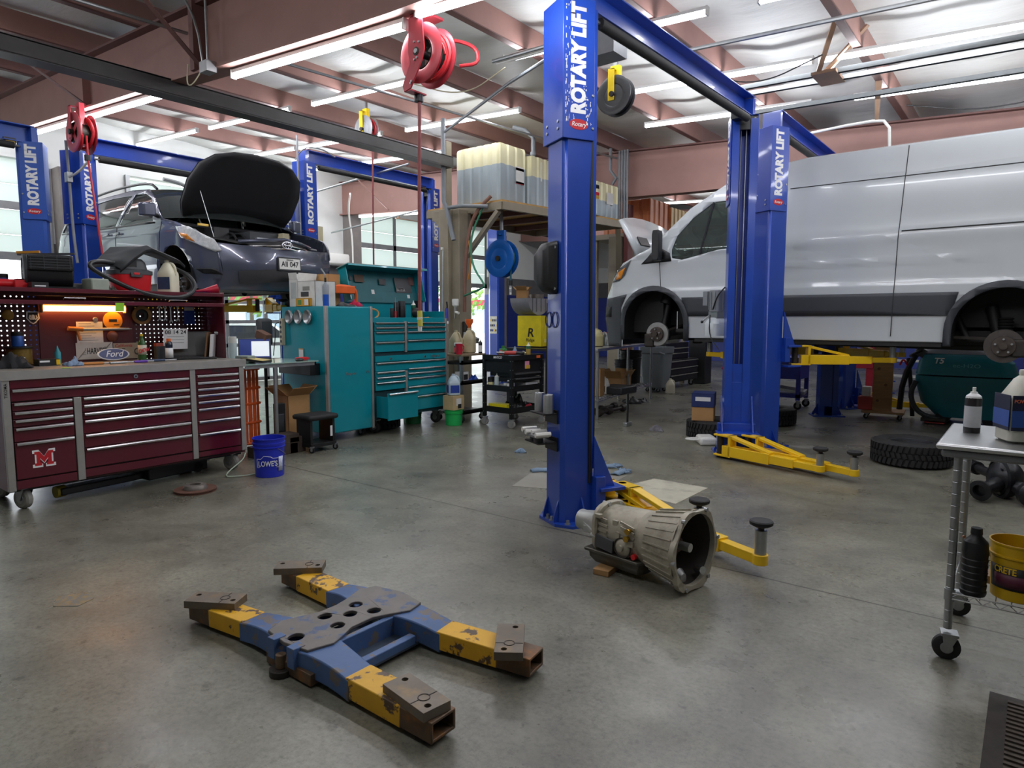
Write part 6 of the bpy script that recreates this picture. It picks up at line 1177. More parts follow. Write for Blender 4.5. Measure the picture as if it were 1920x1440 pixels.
# floor scrubber
SCR = mat('scrubber_teal_shell', '1f7b88', .35, 0, .05)
t = thing('floor_scrubber', 'teal walk-behind floor scrubber parked beyond the raised van', 'floor scrubber', (-.78, 11.5, 0)); b = MB()
def scr(z, x0, x1, d): return [((x0+x1)/2+(x1-x0)/2*math.copysign(abs(math.cos(a))**.45, math.cos(a)), d*math.copysign(abs(math.sin(a))**.45, math.sin(a)), z) for a in [2*PI*i/32 for i in range(32)]]
b.loft([scr(z, *q) for z, q in ((.1, (-.3, .5, .3)), (.3, (-.5, .56, .34)), (.6, (-.58, .62, .36)), (.68, (-.58, .62, .36)))], SCR); b.obj('lower_shell', t)
b = MB(); b.loft([scr(z, *q) for z, q in ((.7, (-.58, .64, .365)), (.88, (-.55, .58, .36)), (.98, (-.5, .44, .34)), (1.0, (-.46, .4, .32)))], SCR); o = b.obj('upper_shell', t); text('T5', .11, (-.28, -.362, .9), (1, 0, 0), (0, .1, 1), WINK, o, .03, shear=.2); text('ec-H2O', .075, (.05, -.364, .84), (1, 0, 0), (0, .05, 1), mat('aqua_ink', '6fb9c4', .5), o, .005, width=.32)
b = MB(); b.loft([scr(z, *q) for z, q in ((1.0, (-.5, .44, .33)), (1.06, (-.45, .3, .3)), (1.1, (-.3, .1, .22)))], mat('grey_lid', '7b7e86', .5)); b.obj('tank_lid', t); b = MB(); b.tube([(-.55, -.3, .6), (-.62, -.32, .4), (-.52, -.34, .15), (-.25, -.36, .06)], .035, DKG, smooth=2); b.obj('hose', t); b = MB(); b.box((-.5, 0, 1.0), (.16, .5, .12), DKG, rot=(0, .5, 0)); b.tube([(-.5, -.25, 1.05), (-.66, -.25, .95), (-.66, .25, .95), (-.5, .25, 1.05)], .02, BLK, smooth=1); b.obj('handle', t); b = MB(); b.box((-.3, -.1, .06), (.3, .7, .05), IRN); b.box((-.28, -.3, .035), (.24, .3, .03), mat('dull_red')); b.obj('squeegee', t)
for x in (-.2, .35):
    for y in (-.25, .25): b = MB(); b.cyl((x, y-.03, .09), (x, y+.03, .09), .09, RUB, n=20); b.obj('wheel', t)
# red press frame and shelf behind the far lift
t = thing('shop_press', 'red shop press frame in the back of the shop', 'press', (-2.75, 14.2, 0)); RP = mat('press_red_paint', '9c2233', .4); b = MB()
for x in (-.3, .3): b.ab((x-.06, -.06, .05), (x+.06, .06, 1.7), RP); b.ab((x-.06, -.35, 0), (x+.06, .35, .06), RP)
b.ab((-.36, -.07, 1.55), (.36, .07, 1.7), RP); b.ab((-.36, -.08, .55), (.36, .08, .68), RP); b.obj('frame', t, .006); b = MB(); b.cyl((0, 0, 1.1), (0, 0, 1.55), .06, STL); b.obj('ram', t)
t = thing('parts_rack', 'blue parts rack with white shelves at the back of the shop', 'rack', (-1.9, 15.8, 0)); b = MB()
for x in (-.5, .5):
    for y in (-.2, .2): b.ab((x-.02, y-.02, 0), (x+.02, y+.02, 1.8), BLUE2)
b.obj('frame', t)
for z in (.3, .62, 1.0, 1.4): b = MB(); b.ab((-.5, -.22, z), (.5, .22, z+.025), WPL); b.obj('shelf', t)
carton('tan carton on the floor behind the floor scrubber', (.15, 12.6, 0), (.5, .4, .9), CRD)
# ================================================================ the H-shaped swing base on the near floor
HY = mat('chipped_yellow_paint', 'd9a521', .5, 0, .1, 8, col2='54402f', cut=(.56, .6)); HB = mat('chipped_blue_paint', '44618f', .5, 0, .15, 8, col2='6b625c', cut=(.55, .6))
HR = mat('rusty_bare_steel', '63503f', .55, .4, .25, 9, col2='8f5f32', cut=(.5, .7)); HP = mat('worn_steel_plate', '6f665b', .5, .45, .18, 8, col2='8a7554', cut=(.5, .75)); HC = mat('grey_steel_casting', '6f6a66', .5, .4, .15, 7, col2='4a5a78', cut=(.55, .62))
t = thing('lift_cradle', 'worn yellow and blue H-shaped lift cradle lying on the open floor', 'lift cradle', (-2.43, 1.86, 0), 0)
def hol(b, p, q, w, h, m, th=.012, up=(0, 0, 1)):
    """hollow square tube"""
    p, q = V(p), V(q); d = (q-p).normalized(); r = d.cross(V(up)).normalized(); u = r.cross(d)
    def ring(c, a, e): return [c+r*x*a+u*z*e for x, z in ((-.5, -.5), (.5, -.5), (.5, .5), (-.5, .5))]
    b.loft([ring(p, w, h), ring(q, w, h)], m, cap=False, smooth=False); b.loft([ring(p, w-th*2, h-th*2), ring(q, w-th*2, h-th*2)], m, cap=False, smooth=False)
    for c in (p, q):
        o, i = ring(c, w, h), ring(c, w-th*2, h-th*2); b.add(o+i, [(k, (k+1) % 4, 4+(k+1) % 4, 4+k) for k in range(4)], m)
EX = [(-.79, -.29, -.36, -.24), (.86, -.25, .37, -.25), (-.82, .25, -.33, .22), (.86, .31, .37, .24)]
for k, (ex, ey, ix, iy) in enumerate(EX):
    s = 1 if ex > 0 else -1; a = bpy.data.objects.new('arm', None); COL.objects.link(a); a.parent = t
    e = V((ex, ey, .06)); i = V((ix, iy, .065)); d = (e-i).normalized(); j = e-d*.26
    b = MB(); hol(b, j, e, .125, .08, HR); b.obj('bare_end', a, .004)
    b = MB(); hol(b, i+d*.02, j+d*.1, .128, .084, HY); b.obj('yellow_sleeve', a, .004)
    b = MB(); n = d.cross(V((0, 0, 1)))
    rows = []
    for u in [q/8 for q in range(9)]:
        c = V((s*.06, iy*.93, .075))*(1-u)+(i+d*.04)*u; wz = .085-.0*u; top_ = .122-.012*u+.012*math.sin(PI*u); bot = .02+.0*u+.012*math.sin(PI*u)
        w_ = .066+.035*(1-u)**2
        rows.append([c+n*w_+V((0, 0, top_-.075)), c-n*w_+V((0, 0, top_-.075)), c-n*w_+V((0, 0, bot-.075)), c+n*w_+V((0, 0, bot-.075))])
    b.loft(rows, HB, smooth=False); b.obj('blue_saddle', a, .006)
    pw = .085; ang = (.55, -.15, .75, -.95)[k]; c = e-d*(.13, .14, .1, .13)[k]+V((0, 0, .058)); rm = M.Rotation(ang, 3, 'Z'); b = MB(T=M.Translation(c) @ rm.to_4x4())
    b.prism([(-.13, -.06), (.13, -.06), (.13, .06), (-.13, .06)], -.018, .018, HP, 'xy', holes=[arc(-.1, .02, .013, 0, 330, 11), arc(.1, -.02, .013, 0, 330, 11)])
    b.obj('pad_plate', a, .0012); q = MB(T=M.Translation(c+V((0, 0, .0185))) @ rm.to_4x4()); q.tube([(.05+.022*math.cos(2*PI*g/16), .022*math.sin(2*PI*g/16), 0) for g in range(16)], .0022, IRN, closed=True, n=4); q.bar((.05, .022, 0), (.05, .058, 0), .003, .002, IRN); q.bar((.05, -.022, 0), (.05, -.058, 0), .003, .002, IRN); q.obj('weld_ring', a)
b = MB()
pl = [(-.15, -.31), (.0, -.33), (.14, -.31), (.17, -.2), (.14, -.12), (.11, -.06), (.11, .06), (.14, .12), (.19, .22), (.17, .31), (.0, .34), (-.16, .31), (-.19, .22), (-.15, .12), (-.13, .04), (-.13, -.06), (-.16, -.14), (-.19, -.22)]
b.prism(pl, .118, .136, HC, 'xy', holes=[arc(x, y, .032, 0, 340, 15) for x, y in ((0, .02), (-.06, .1), (.06, .11), (-.07, -.07), (.05, -.09))]+[arc(.0, -.27, .035, 0, 340, 15)])
b.obj('centre_plate', t, .004)
b = MB(); b.ab((-.16, -.26, .03), (-.13, .26, .12), HB); b.ab((.13, -.2, .03), (.16, .24, .12), HB); b.ab((-.12, -.2, .02), (.3, .17, .035), mat('dark_base_steel', '3c4858', .5, .3, .2, 8)); b.ab((.26, -.16, .03), (.3, .15, .07), HB); b.obj('box_frame', t, .004)  # lower plate in a dark blue-grey steel colour
b = MB(); b.cyl((-.0, -.345, 0), (-.0, -.345, .03), .05, IRN); b.cyl((0, -.345, .03), (0, -.345, .09), .022, HR); b.ab((-.12, -.34, .01), (.2, -.3, .06), HR); b.ab((-.09, -.35, .05), (-.04, -.29, .14), HB); b.ab((.05, -.35, .05), (.1, -.29, .14), HB); b.obj('pivot_lug', t, .003)
# ================================================================ gearbox on the floor
CA = mat('grimy_cast_aluminium', 'aaa493', .5, .3, .16, 7, bump=.1, col2='7d7666', cut=(.5, .75)); CA2 = mat('clean_cast_aluminium', 'b3b6b2', .4, .5, .1, 9); OIL = mat('oily_steel_pan', '5b5850', .35, .5, .2, 8)
t = thing('gearbox', 'dirty alloy automatic gearbox lying on the floor by the near lift', 'gearbox', (-1.8, 3.48, 0), rad(-8)); AX = .235
def rg(x, r, ry=None, rz_=None, n=28, cz=AX, sq=2.2): return [(x, (ry or r)*math.copysign(abs(math.cos(a))**(2/sq), math.cos(a)), cz+(rz_ or r)*math.copysign(abs(math.sin(a))**(2/sq), math.sin(a))) for a in [2*PI*i/n for i in range(n)]]
b = MB(); b.loft([rg(x, r) for x, r in ((-.2, .125), (-.18, .135), (-.02, .145), (.08, .15), (.12, .152))], CA); b.obj('main_case', t)
b = MB(); b.loft([rg(x, r, cz=AX-.005) for x, r in ((-.42, .052), (-.415, .062), (-.39, .06), (-.3, .075), (-.23, .095), (-.2, .13), (-.185, .14))], CA2); b.loft([rg(x, r, cz=AX-.005) for x, r in ((-.42, .052), (-.35, .045))], BLK)
for a in (2.4, 3.6, .4, 5.6): b.bar((-.24, -.09*math.cos(a)*-1, AX+.09*math.sin(a)), (-.19, .125*math.cos(a), AX+.125*math.sin(a)), .02, .03, CA2)
b.box((-.3, -.07, AX-.03), (.06, .03, .04), CA2); b.bar((-.36, -.055, AX), (-.2, -.12, AX-.04), .012, .02, CA2); b.obj('tail_housing', t)
b = MB(); b.loft([rg(-.205, .155, sq=3), rg(-.18, .16, sq=3), rg(-.17, .15, sq=3)], CA)
for k in range(8): a = k*PI/4+.2; b.cyl((-.215, .148*math.cos(a), AX+.148*math.sin(a)), (-.165, .148*math.cos(a), AX+.148*math.sin(a)), .014, CA2, n=8)
b.obj('rear_flange', t)
b = MB(); rows = [rg(x, r) for x, r in ((.1, .15), (.16, .17), (.2, .178), (.38, .215))]
b.loft(rows, CA, cap=False); inner = [rg(x, r) for x, r in ((.4, .205), (.25, .175), (.16, .14))]; b.loft(inner, IRN, cap=False)
fl = []
for k in range(36):
    a = 2*PI*k/36; r = .222+.012*math.cos(6*a+.5)+(.012 if math.sin(a) < -.6 else 0); fl.append((r*math.cos(a), AX+r*math.sin(a)))
b.prism(fl, .375, .405, CA, 'yz', holes=[[(.2*math.cos(2*PI*k/28), AX+.2*math.sin(2*PI*k/28)) for k in range(28)]])
for k in range(26):
    a = PI*.5+k*.115
    if k % 2 == 0: b.bar((.17, .172*math.cos(a), AX+.172*math.sin(a)), (.37, .212*math.cos(a), AX+.212*math.sin(a)), .008, .02, CA, up=(0, math.cos(a), math.sin(a)))
for k in range(6): a = k*PI/3+.1; b.cyl((.395, .226*math.cos(a), AX+.226*math.sin(a)), (.415, .226*math.cos(a), AX+.226*math.sin(a)), .012, STL, n=8)
bo = b.obj('bell_housing', t)
b = MB(); b.lathe([(0, 0), (.14, 0), (.15, .02), (.12, .04), (.04, .05), (.04, .1), (.02, .1), (.02, .14), (0, .14)], mat('rusty_pump_face', '5f4a40', .5, .4, .25, 12), (.2, 0, AX), (1, 0, 0), n=28); b.cyl((.3, .0, AX), (.37, 0, AX), .025, CA2); b.obj('input_shaft', t)
b = MB(); b.lathe([(0, 0), (.05, 0), (.055, .02), (.03, .05), (0, .055)], mat('grey_starter_nose', '8b8b8a', .4, .5, .1, 9), (.3, -.03, .06), (1, 0, 0), n=18); b.cyl((.36, .09, .09), (.41, .07, .1), .022, CHR); b.obj('starter_pocket', t)
b = MB(); b.loft([rg(0, 0, .145, .02, cz=.125, sq=8) if False else [(x, y, z) for x, y in ((-.26, -.16), (.13, -.16), (.17, -.1), (.17, .12), (.1, .15), (-.26, .15))] for z in (.105, .125)], OIL, smooth=False); b.loft([[(x*sc_-.0, y*sc_, z) for x, y in ((-.24, -.14), (.12, -.14), (.15, -.09), (.15, .1), (.09, .13), (-.24, .13))] for z, sc_ in ((.105, 1), (.07, .98), (.035, .85), (.03, .7))], OIL, smooth=False); b.obj('oil_pan', t, .006)
b = MB(); b.lathe([(0, .05), (.018, .05), (.018, .035), (.04, .03), (.05, .02), (.062, .02), (.066, 0), (.066, -.06)], CA, (.02, -.13, .185), (0, -1, 0), n=28); b.tube([(.02+.057*math.cos(2*PI*k/20), -.152, .185+.057*math.sin(2*PI*k/20)) for k in range(20)], .005, IRN, closed=True, n=5); b.obj('servo_cover', t)
b = MB(); b.box((-.11, -.155, .18), (.13, .012, .075), mat('grey_shield_plate', '55565a', .5, .3), rot=(.05, .12, 0)); b.obj('cover_plate', t)
BRS = mat('brass_fitting', 'b8923a', .3, .8, .1, 15)
for x, z in ((.07, .3), (.06, .255)): b = MB(); b.cyl((x, -.13, z), (x, -.175, z-.005), .013, BRS, n=8); b.cyl((x, -.175, z-.005), (x, -.18, z-.005), .018, BRS, n=12); b.obj('line_fitting', t)
b = MB(); b.cyl((.1, -.135, .15), (.1, -.16, .15), .016, RED, n=12); b.obj('plug', t); b = MB(); b.cyl((-.02, -.13, .25), (-.02, -.155, .25), .02, CA, n=12); b.obj('boss', t)
for c, d in (((.08, -.15, .22), (.04, .03, .03)), ((-.05, -.12, .31), (.035, .025, .03)), ((-.16, -.145, .335), (.04, .03, .02))): b = MB(); b.box(c, d, CA); b.obj('boss', t)
for k in range(4): b = MB(); b.bar((-.17, -.13-.004*k, .32-.035*k), (-.1, -.142, .315-.035*k), .008, .014, CA); b.bar((.0, -.145, .33-.03*k), (.1, -.152, .31-.03*k), .008, .014, CA); b.obj('rib', t)
b = MB(); b.ab((-.05, -.09, 0), (.05, .09, .035), mat('oak_block', 'a07a4e', .7, 0, .2, 9, stretch=(1, 8, 8))); one('wood_block', b, 'small wooden block wedged under the gearbox pan', 'wood block', None, (-1.93, 3.38, 0), (0, 0, .1), .003)
# ================================================================ steel cart at the right edge
t = thing('steel_cart', 'stainless work cart with wire shelf at the right edge', 'cart', (-.31, 3.33, 0), 0)
b = MB(); b.ab((0, 0, .945), (1.3, .71, .97), STS); b.ab((.02, .02, .91), (1.28, .69, .945), mat('dull_steel_skirt', '84868a', .4, .7)); b.obj('top', t, .012, seg=3)
for x, y in ((.08, .08), (.08, .63), (1.22, .08), (1.22, .63)):
    b = MB(); b.cyl((x, y, .14), (x, y, .91), .0165, STL, n=18)
    for k in range(14): b.lathe([(.0166, 0), (.0178, .002), (.0166, .004)], STL, (x, y, .17+k*.052), n=18)
    b.cyl((x, y, .27), (x, y, .32), .021, STL, n=18); b.obj('leg', t); c = caster(t, x, y, .055, RUB, .035, .2)
b = MB()
for k in range(22): b.cyl((.08+k*.0545, .06, .3), (.08+k*.0545, .65, .3), .0025, CHR, n=6)
for y in (.065, .645):
    for z in (.28, .306): b.cyl((.08, y, z), (1.22, y, z), .0035, CHR, n=6)
    b.tube([(.08+k*.03, y, .28+.026*(k % 2)) for k in range(39)], .0025, CHR, n=5)
for x in (.08, 1.22): b.cyl((x, .06, .304), (x, .65, .304), .004, CHR, n=6)
b.obj('wire_shelf', t)
def CTp(x, y, z): return (-.31+x, 3.33+y, z)
can('black aerosol can with white label and white nozzle on the steel cart', CTp(.1, .42, .971), .21, .034, mat('black_can_paint', '231f22', .3), mat('white_shoulder', 'dfe0e0', .35), band=mat('plain_white_band', 'c9cbcf', .5), rz=2)
t = jug('milky cleaner jug with a navy label on the steel cart', CTp(.285, .27, .971), .31, .078, mat('frosted_jug_plastic', 'd6d5c6', .4), rz=rad(25))
b = MB(); b.box((0, -.0795, .13), (.15, .002, .15), mat('dark_navy_label', '1e2440', .5)); b.box((0, -.081, .105), (.15, .002, .07), mat('cobalt_label', '3a5cab', .5)); b.box((-.0795, 0, .13), (.002, .14, .15), mat('dark_navy_label')); b.box((-.081, 0, .105), (.002, .14, .07), mat('cobalt_label')); b.box((.03, -.0815, .155), (.06, .002, .03), RED); o = b.obj('label', t); text('POWER BLAST', .02, (-.01, -.0822, .18), (1, 0, 0), (0, 0, 1), mat('orange_ink', 'e07a5a', .5), o, .02, width=.12)
t = thing('oil_bottle', 'tall black ribbed bottle on the lower wire shelf of the steel cart', 'bottle', CTp(.16, .12, .304)); b = MB(); pr = [(0, 0), (.046, 0), (.05, .01)]
for k in range(6): pr += [(.05, .02+k*.028), (.047, .024+k*.028)]
pr += [(.05, .19), (.045, .235), (.022, .26), (.02, .275)]; b.lathe(pr, BLK, n=28); b.obj('body', t); b = MB(); b.lathe([(0, .295), (.021, .295), (.023, .27), (.02, .27)], BLK, n=20); b.obj('cap', t)
t = bucket('yellow pail with black and maroon label on the lower wire shelf', CTp(.31, .2, .304), .245, .105, mat('dirty_yellow_plastic', 'd3a815', .4, 0, .12, 8), lip=1)
a = math.atan2(-3.5, -.05)
curve_label(t, .0955, .05, .15, a-1.15, a+.75, mat('black_label', '1d1b1c', .5, 0, 0), r1=.101); curve_label(t, .0965, .06, .115, a-.9, a+.75, mat('maroon_label', '5d2238', .5, 0, .05), r1=.1)
nr = V((math.cos(a-.45), math.sin(a-.45), 0)); tx_ = V((-math.sin(a-.45), math.cos(a-.45), 0)); o = text('CRETE', .038, nr*.1025+V((0, 0, .132)), tx_, (0, 0, 1), YEL, t, .025, width=.085)
for vv in o.data.vertices: vv.co.z -= vv.co.x**2/.2
b = MB(); b.tube([(0, .02, 0), (-.12, .0, .19)], .006, mat('brown_handle', '9a6a4a', .6)); b.box((-.02, 0, .02), (.07, .1, .035), mat('tan_brush', '8b6d52', .7)); one('brush', b, 'brown-handled brush behind the black bottle on the wire shelf', 'brush', None, CTp(.22, .34, .304))
# axle housing on the floor behind the cart
AXM = mat('black_axle_paint', '1c1d20', .35, .3, .2, 10, bump=.2)
t = thing('axle_differential', 'black axle differential lying on the floor beyond the steel cart', 'axle', (-.13, 6.9, 0), rad(-60)); b = MB(); b.ball((0, 0, .16), .16, AXM, 20, 12, (1, .8, 1)); b.lathe([(.15, -.06), (.175, -.05), (.175, -.02), (.15, -.01)], AXM, (0, 0, .16), (0, 1, 0), n=24); b.obj('carrier', t)
b = MB(); b.cyl((-.5, 0, .15), (0, 0, .15), .04, AXM); b.cyl((-.55, 0, .15), (-.42, 0, .15), .06, AXM); b.obj('axle_tube', t); b = MB(); b.cyl((.08, -.1, .13), (.2, -.28, .1), .06, AXM, r2=.05); b.lathe([(.03, 0), (.08, 0), (.085, .03), (.05, .04), (.045, .02)], AXM, (.2, -.28, .1), (.55, -.83, -.1), n=24); b.obj('pinion_nose', t)
b = MB(); b.cyl((.1, 0, .12), (.26, .05, .1), .06, AXM); b.lathe([(0, 0), (.09, 0), (.1, .05), (.06, .09), (0, .09)], AXM, (.26, .02, .1), (.9, .1, 0), n=20)
for k in range(6): b.bar((-.1, -.06, .05+.04*k), (.1, -.08, .05+.04*k), .01, .02, AXM)
b.obj('output_flange', t)
# things fixed to the near lift's post
ca = rad(27.3)
def P1(x, y, z): return V((-2.68+x*math.cos(-ca)-y*math.sin(-ca), 4.1+x*math.sin(-ca)+y*math.cos(-ca), z))
t = thing('lock_release_guard', 'black moulded guard on the back of the near blue lift post', 'guard', P1(-.05, -.132, 1.86), -ca); b = MB(); b.loft([[(x, y, z) for x, z in pts] for y, pts in ((0, [(-.12, -.12), (.0, -.19), (.1, -.19), (.12, -.17), (.12, .17), (.1, .19), (-.02, .19), (-.12, .13)]), (-.07, [(-.11, -.1), (.0, -.17), (.08, -.17), (.1, -.15), (.1, .15), (.08, .17), (-.02, .17), (-.11, .11)]), (-.1, [(-.08, -.07), (0, -.12), (.06, -.12), (.07, -.1), (.07, .1), (.06, .12), (-.02, .12), (-.08, .08)]))], BLK, smooth=False); b.obj('shell', t, .012); b = MB(); b.cyl((.1, -.02, -.15), (.112, -.03, -.15), .01, STL, n=8); b.cyl((.1, -.02, .14), (.112, -.03, .14), .01, STL, n=8); b.obj('screw', t)
b = MB()
for x in (-.075, .02): b.tube([(x+.045*math.cos(2*PI*k/20), -.136, 1.49+.055*math.sin(2*PI*k/20)) for k in range(20)], .004, mat('blue_marker', '1d2460', .5), closed=True, n=5)
b.T = M.Identity(4); o = one('hand_drawn_rings', b, 'two dark blue rings drawn on the near lift post', 'marking', None, (-2.68, 4.1, 0), (0, 0, -ca))
t = thing('adapter_holder', 'black bracket holding silver height adapters on the near lift post', 'bracket', P1(0, -.133, .78), -ca); b = MB(); b.ab((-.1, -.012, -.04), (.08, 0, .06), BLK); b.ab((-.14, -.12, .03), (.08, 0, .04), BLK); b.obj('bracket', t)
for x in (-.1, .04): b = MB(); b.lathe([(.02, .04), (.037, .04), (.037, .17), (.034, .175), (.03, .17), (.03, .05)], STL, (x, -.06, 0), n=20); b.obj('adapter', t)
t = thing('adapter_shelf', 'lower black bracket of silver pad adapters on the near lift post', 'bracket', P1(0, -.133, .6), -ca); b = MB(); b.ab((-.1, -.012, -.06), (.08, 0, .04), BLK); b.ab((-.14, -.16, 0), (.08, 0, .012), BLK); b.obj('bracket', t)
for x, y in ((-.1, -.1), (.02, -.13)):
    b = MB(); b.cyl((x, y, .012), (x, y, .05), .035, DKG); b.ab((x-.09, y-.05, .05), (x+.07, y+.05, .065), STL); b.tube([(x-.09, y-.06, .075), (x-.09, y+.06, .075)], .018, WPL); b.tube([(x+.07, y-.06, .075), (x+.07, y+.06, .075)], .018, WPL); b.obj('pad_adapter', t)
b = MB(); b.tube([P1(.12, .1, 2.75), P1(.135, .09, 2.2), P1(.14, .095, 1.2), P1(.135, .1, .3)], .012, BLK, smooth=1); b.tube([P1(.11, .13, 2.7), P1(.12, .135, 1.5), P1(.12, .14, .4)], .008, BLK, smooth=1); one('hydraulic_line', b, 'black hydraulic line running down the near lift post', 'hose')
t = thing('power_unit', 'grey electric motor and clear oil tank on the second lift post', 'motor', (-2.92, 7.56, 1.3), rad(-25)); b = MB(); b.cyl((0, 0, .28), (0, 0, .52), .085, mat('grey_motor_paint', '8e9296', .45, .3, .08, 10)); 
for k in range(12): a = k*PI/6; b.bar((.085*math.cos(a), .085*math.sin(a), .4), (.095*math.cos(a), .095*math.sin(a), .4), .2, .006, mat('grey_motor_paint'), up=(-math.sin(a), math.cos(a), 0))
b.box((-.1, -.04, .43), (.07, .1, .16), mat('grey_motor_paint')); b.box((-.12, -.02, .43), (.04, .05, .07), mat('dull_red')); b.obj('motor', t); b = MB(); b.box((0, 0, .24), (.14, .12, .08), STL); b.cyl((-.06, -.05, .24), (-.14, -.09, .16), .008, STL); b.ball((-.14, -.09, .16), .018, BLK, 8, 6); b.obj('valve_block', t)
b = MB(); b.loft([rr(0, 0, z, w_, w_, 4) for z, w_ in ((0, .09), (.0, .11), (.14, .115), (.18, .09), (.22, .05))], mat('cloudy_tank_plastic', 'c6cdd0', .3, 0, .04)); b.obj('oil_tank', t); b = MB(); b.tube([(.02, -.08, .3), (.1, -.1, .45), (.18, -.06, .55)], .008, BLK, smooth=2); b.tube([(.0, -.1, .24), (.02, -.13, .0), (.15, -.1, -.15)], .006, BLK, smooth=2); b.obj('cord', t)
b = MB(); b.ab((-.02, -.1, 0), (.06, .02, .02), STL); b.ab((-.012, .0, .3), (.012, .14, .34), STL); b.obj('mount', t)
# ================================================================ hose reels, rails, pipes and the tank platform
HRED = mat('reel_red_paint', 'b23a44', .35, .1, .08, 4); HOSR = mat('dusty_red_hose', '8c4a48', .6)
def reel(label, loc, R, wd, m, hose_m, bracket_m, hang=0, front=True, group=None, open_=True, drop=None, arm_=True, rz=0, tip=None, dark=False):
    t = thing('hose_reel', label, 'hose reel', loc, rz, 'hose reels'); b = MB()
    for y in (-wd/2, wd/2):
        b.lathe([(R*.55, 0), (R*.6, -.006), (R*.9, -.006), (R, .0), (R, .006), (R*.55, .006), (R*.55, 0)], m, (0, y, 0), (0, 1, 0), n=36)
        for k in range(4 if open_ and not arm_ else 0): a = k*PI/2+.6; b.bar((R*.1*math.cos(a), y, R*.1*math.sin(a)), (R*.6*math.cos(a), y, R*.6*math.sin(a)), .05*R/.2, .006, m, up=(0, 1, 0))
        if not open_: b.lathe([(0, -.012), (R*.3, -.012), (R*.56, 0), (R*.56, .004), (0, .004)], m, (0, y, 0), (0, 1, 0), n=36)
    b.cyl((0, -wd/2-.05, 0), (0, wd/2, 0), R*.14, IRN, n=16); b.lathe([(R*.5, -wd/2), (R*.5, wd/2)], IRN, ax=(0, 1, 0), n=28); b.obj('spool', t)
    b = MB(); pts = []
    for k in range(120):
        a = k*2*PI/24; y = -wd*.4+wd*.8*abs(((k/24) % 2)-1) ; pts.append(((R*.62+.02*(k/48))*math.cos(a), y, (R*.62+.02*(k/48))*math.sin(a)))
    b.tube(pts, .018 if R > .15 else .013, hose_m, n=6); b.obj('coiled_hose', t)
    b = MB(); y0 = -wd/2-.04
    if arm_:
        b.prism([(-R*.35, R*1.15), (R*.25, R*1.38), (R*.38, R*.0), (R*.25, -R*.35), (-R*.3, -R*1.15), (-R*.62, -R*1.22), (-R*.7, -R*1.0), (-R*.3, -R*.3), (-R*.4, 0)], y0-.006, y0+.006, bracket_m)
        b.ab((-R*.3, y0, R*1.25), (R*.3, wd/2+.03, R*1.33), bracket_m)
        for x, z in ((0, 0), (.3, .3), (-.15, .35), (-.15, -.3), (.1, -.25), (-.45, -1.05), (-.55, -1.12)): b.cyl((R*x*.5, y0-.006, R*z*.9), (R*x*.5, y0-.016, R*z*.9), R*.035 if x or z else R*.08, STL, n=10)
        b.ab((-R*.65, y0, -R*1.22), (-R*.3, wd*.3, -R*1.17), bracket_m)
    else: b.ab((-R*.25, -.03, R*.2), (R*.25, .03, R*1.5), bracket_m); front and b.ab((-R*.25, -wd/2-.03, -R*.3), (R*.1, -wd/2-.02, R*1.3), bracket_m); b.ab((-R*.1, -wd/2-.03, R*1.25), (R*.1, .03, R*1.3), bracket_m)
    if hang: b.ab((-.02, -.02, R*1.25), (.02, .02, R*1.25+hang), STL)
    b.obj('bracket', t)
    if drop:
        b = MB(); x0 = -R*.48 if arm_ else R*.62; b.tube([(x0, 0, -R*(1.2 if arm_ else .2)), (x0+.01, 0, -R*1.5), (x0+drop[1]*.4, 0, -drop[0]*.5), (x0+drop[1], .0, -drop[0])], .013, hose_m if not dark else HOSR, smooth=2); o = b.obj('hanging_hose', t)
        b = MB(); b.cyl((x0, 0, -R*1.17), (x0, 0, -R*1.45), .035, BLK, n=14); b.obj('hose_stop', t)
        if tip: b = MB(); b.cyl((x0+drop[1], 0, -drop[0]), (x0+drop[1]+.004, 0, -drop[0]-.12), .02, tip, n=10); b.cyl((x0+drop[1], 0, -drop[0]-.05), (x0+drop[1], 0, -drop[0]-.07), .022, WPL, n=10); b.cyl((x0+drop[1], 0, -drop[0]-.12), (x0+drop[1], 0, -drop[0]-.16), .016, WPL, n=10); b.obj('coupling', t)
    return t
reel('big red hose reel under the near rafter, its hose hanging to the chest', (-3.72, 3.72, 3.46), .215, .15, HRED, mat('bright_red_hose', 'b8262e', .45), HRED, drop=(1.9, -.02), dark=True, tip=mat('yellow_coupling', 'd8cf5a', .5))
b = MB(); b.tube([(-3.68, 3.78, 3.6), (-3.45, 3.95, 3.55), (-3.4, 3.95, 3.4), (-3.52, 3.85, 3.38)], .014, mat('bright_red_hose'), smooth=2); one('feed_hose', b, 'loop of bright red hose behind the big red reel', 'hose')
reel('red hose reel above the labelled lift post at left', (-9.47, 3.42, 3.78), .24, .18, HRED, mat('bright_red_hose'), HRED, drop=(1.55, .28), arm_=False)
reel('grey reel with red hose half behind the dark crane beam', (-8.3, 6.95, 4.38), .21, .12, mat('grey_reel_plate', '8e9093', .4, .3), mat('bright_red_hose'), mat('reel_yellow', 'e8c81c', .4), hang=.28, drop=(2.15, -.02), arm_=False, open_=False, dark=True)
reel('black cord reel on a yellow bracket behind the near lift post', (-3.62, 6.38, 3.82), .2, .1, mat('charcoal_reel', '3c3d3f', .4), BLK, mat('reel_yellow'), hang=.56, arm_=False, open_=False)
t = reel('blue hose reel hung under the tank platform', (-6.88, 8.5, 2.46), .3, .13, mat('reel_blue_paint', '0f5fb5', .3, .1, .05), mat('teal_hose', '1f5a6a', .5), mat('reel_blue_paint'), hang=.435, front=False, arm_=False, open_=False, drop=(.42, .0), tip=STL)
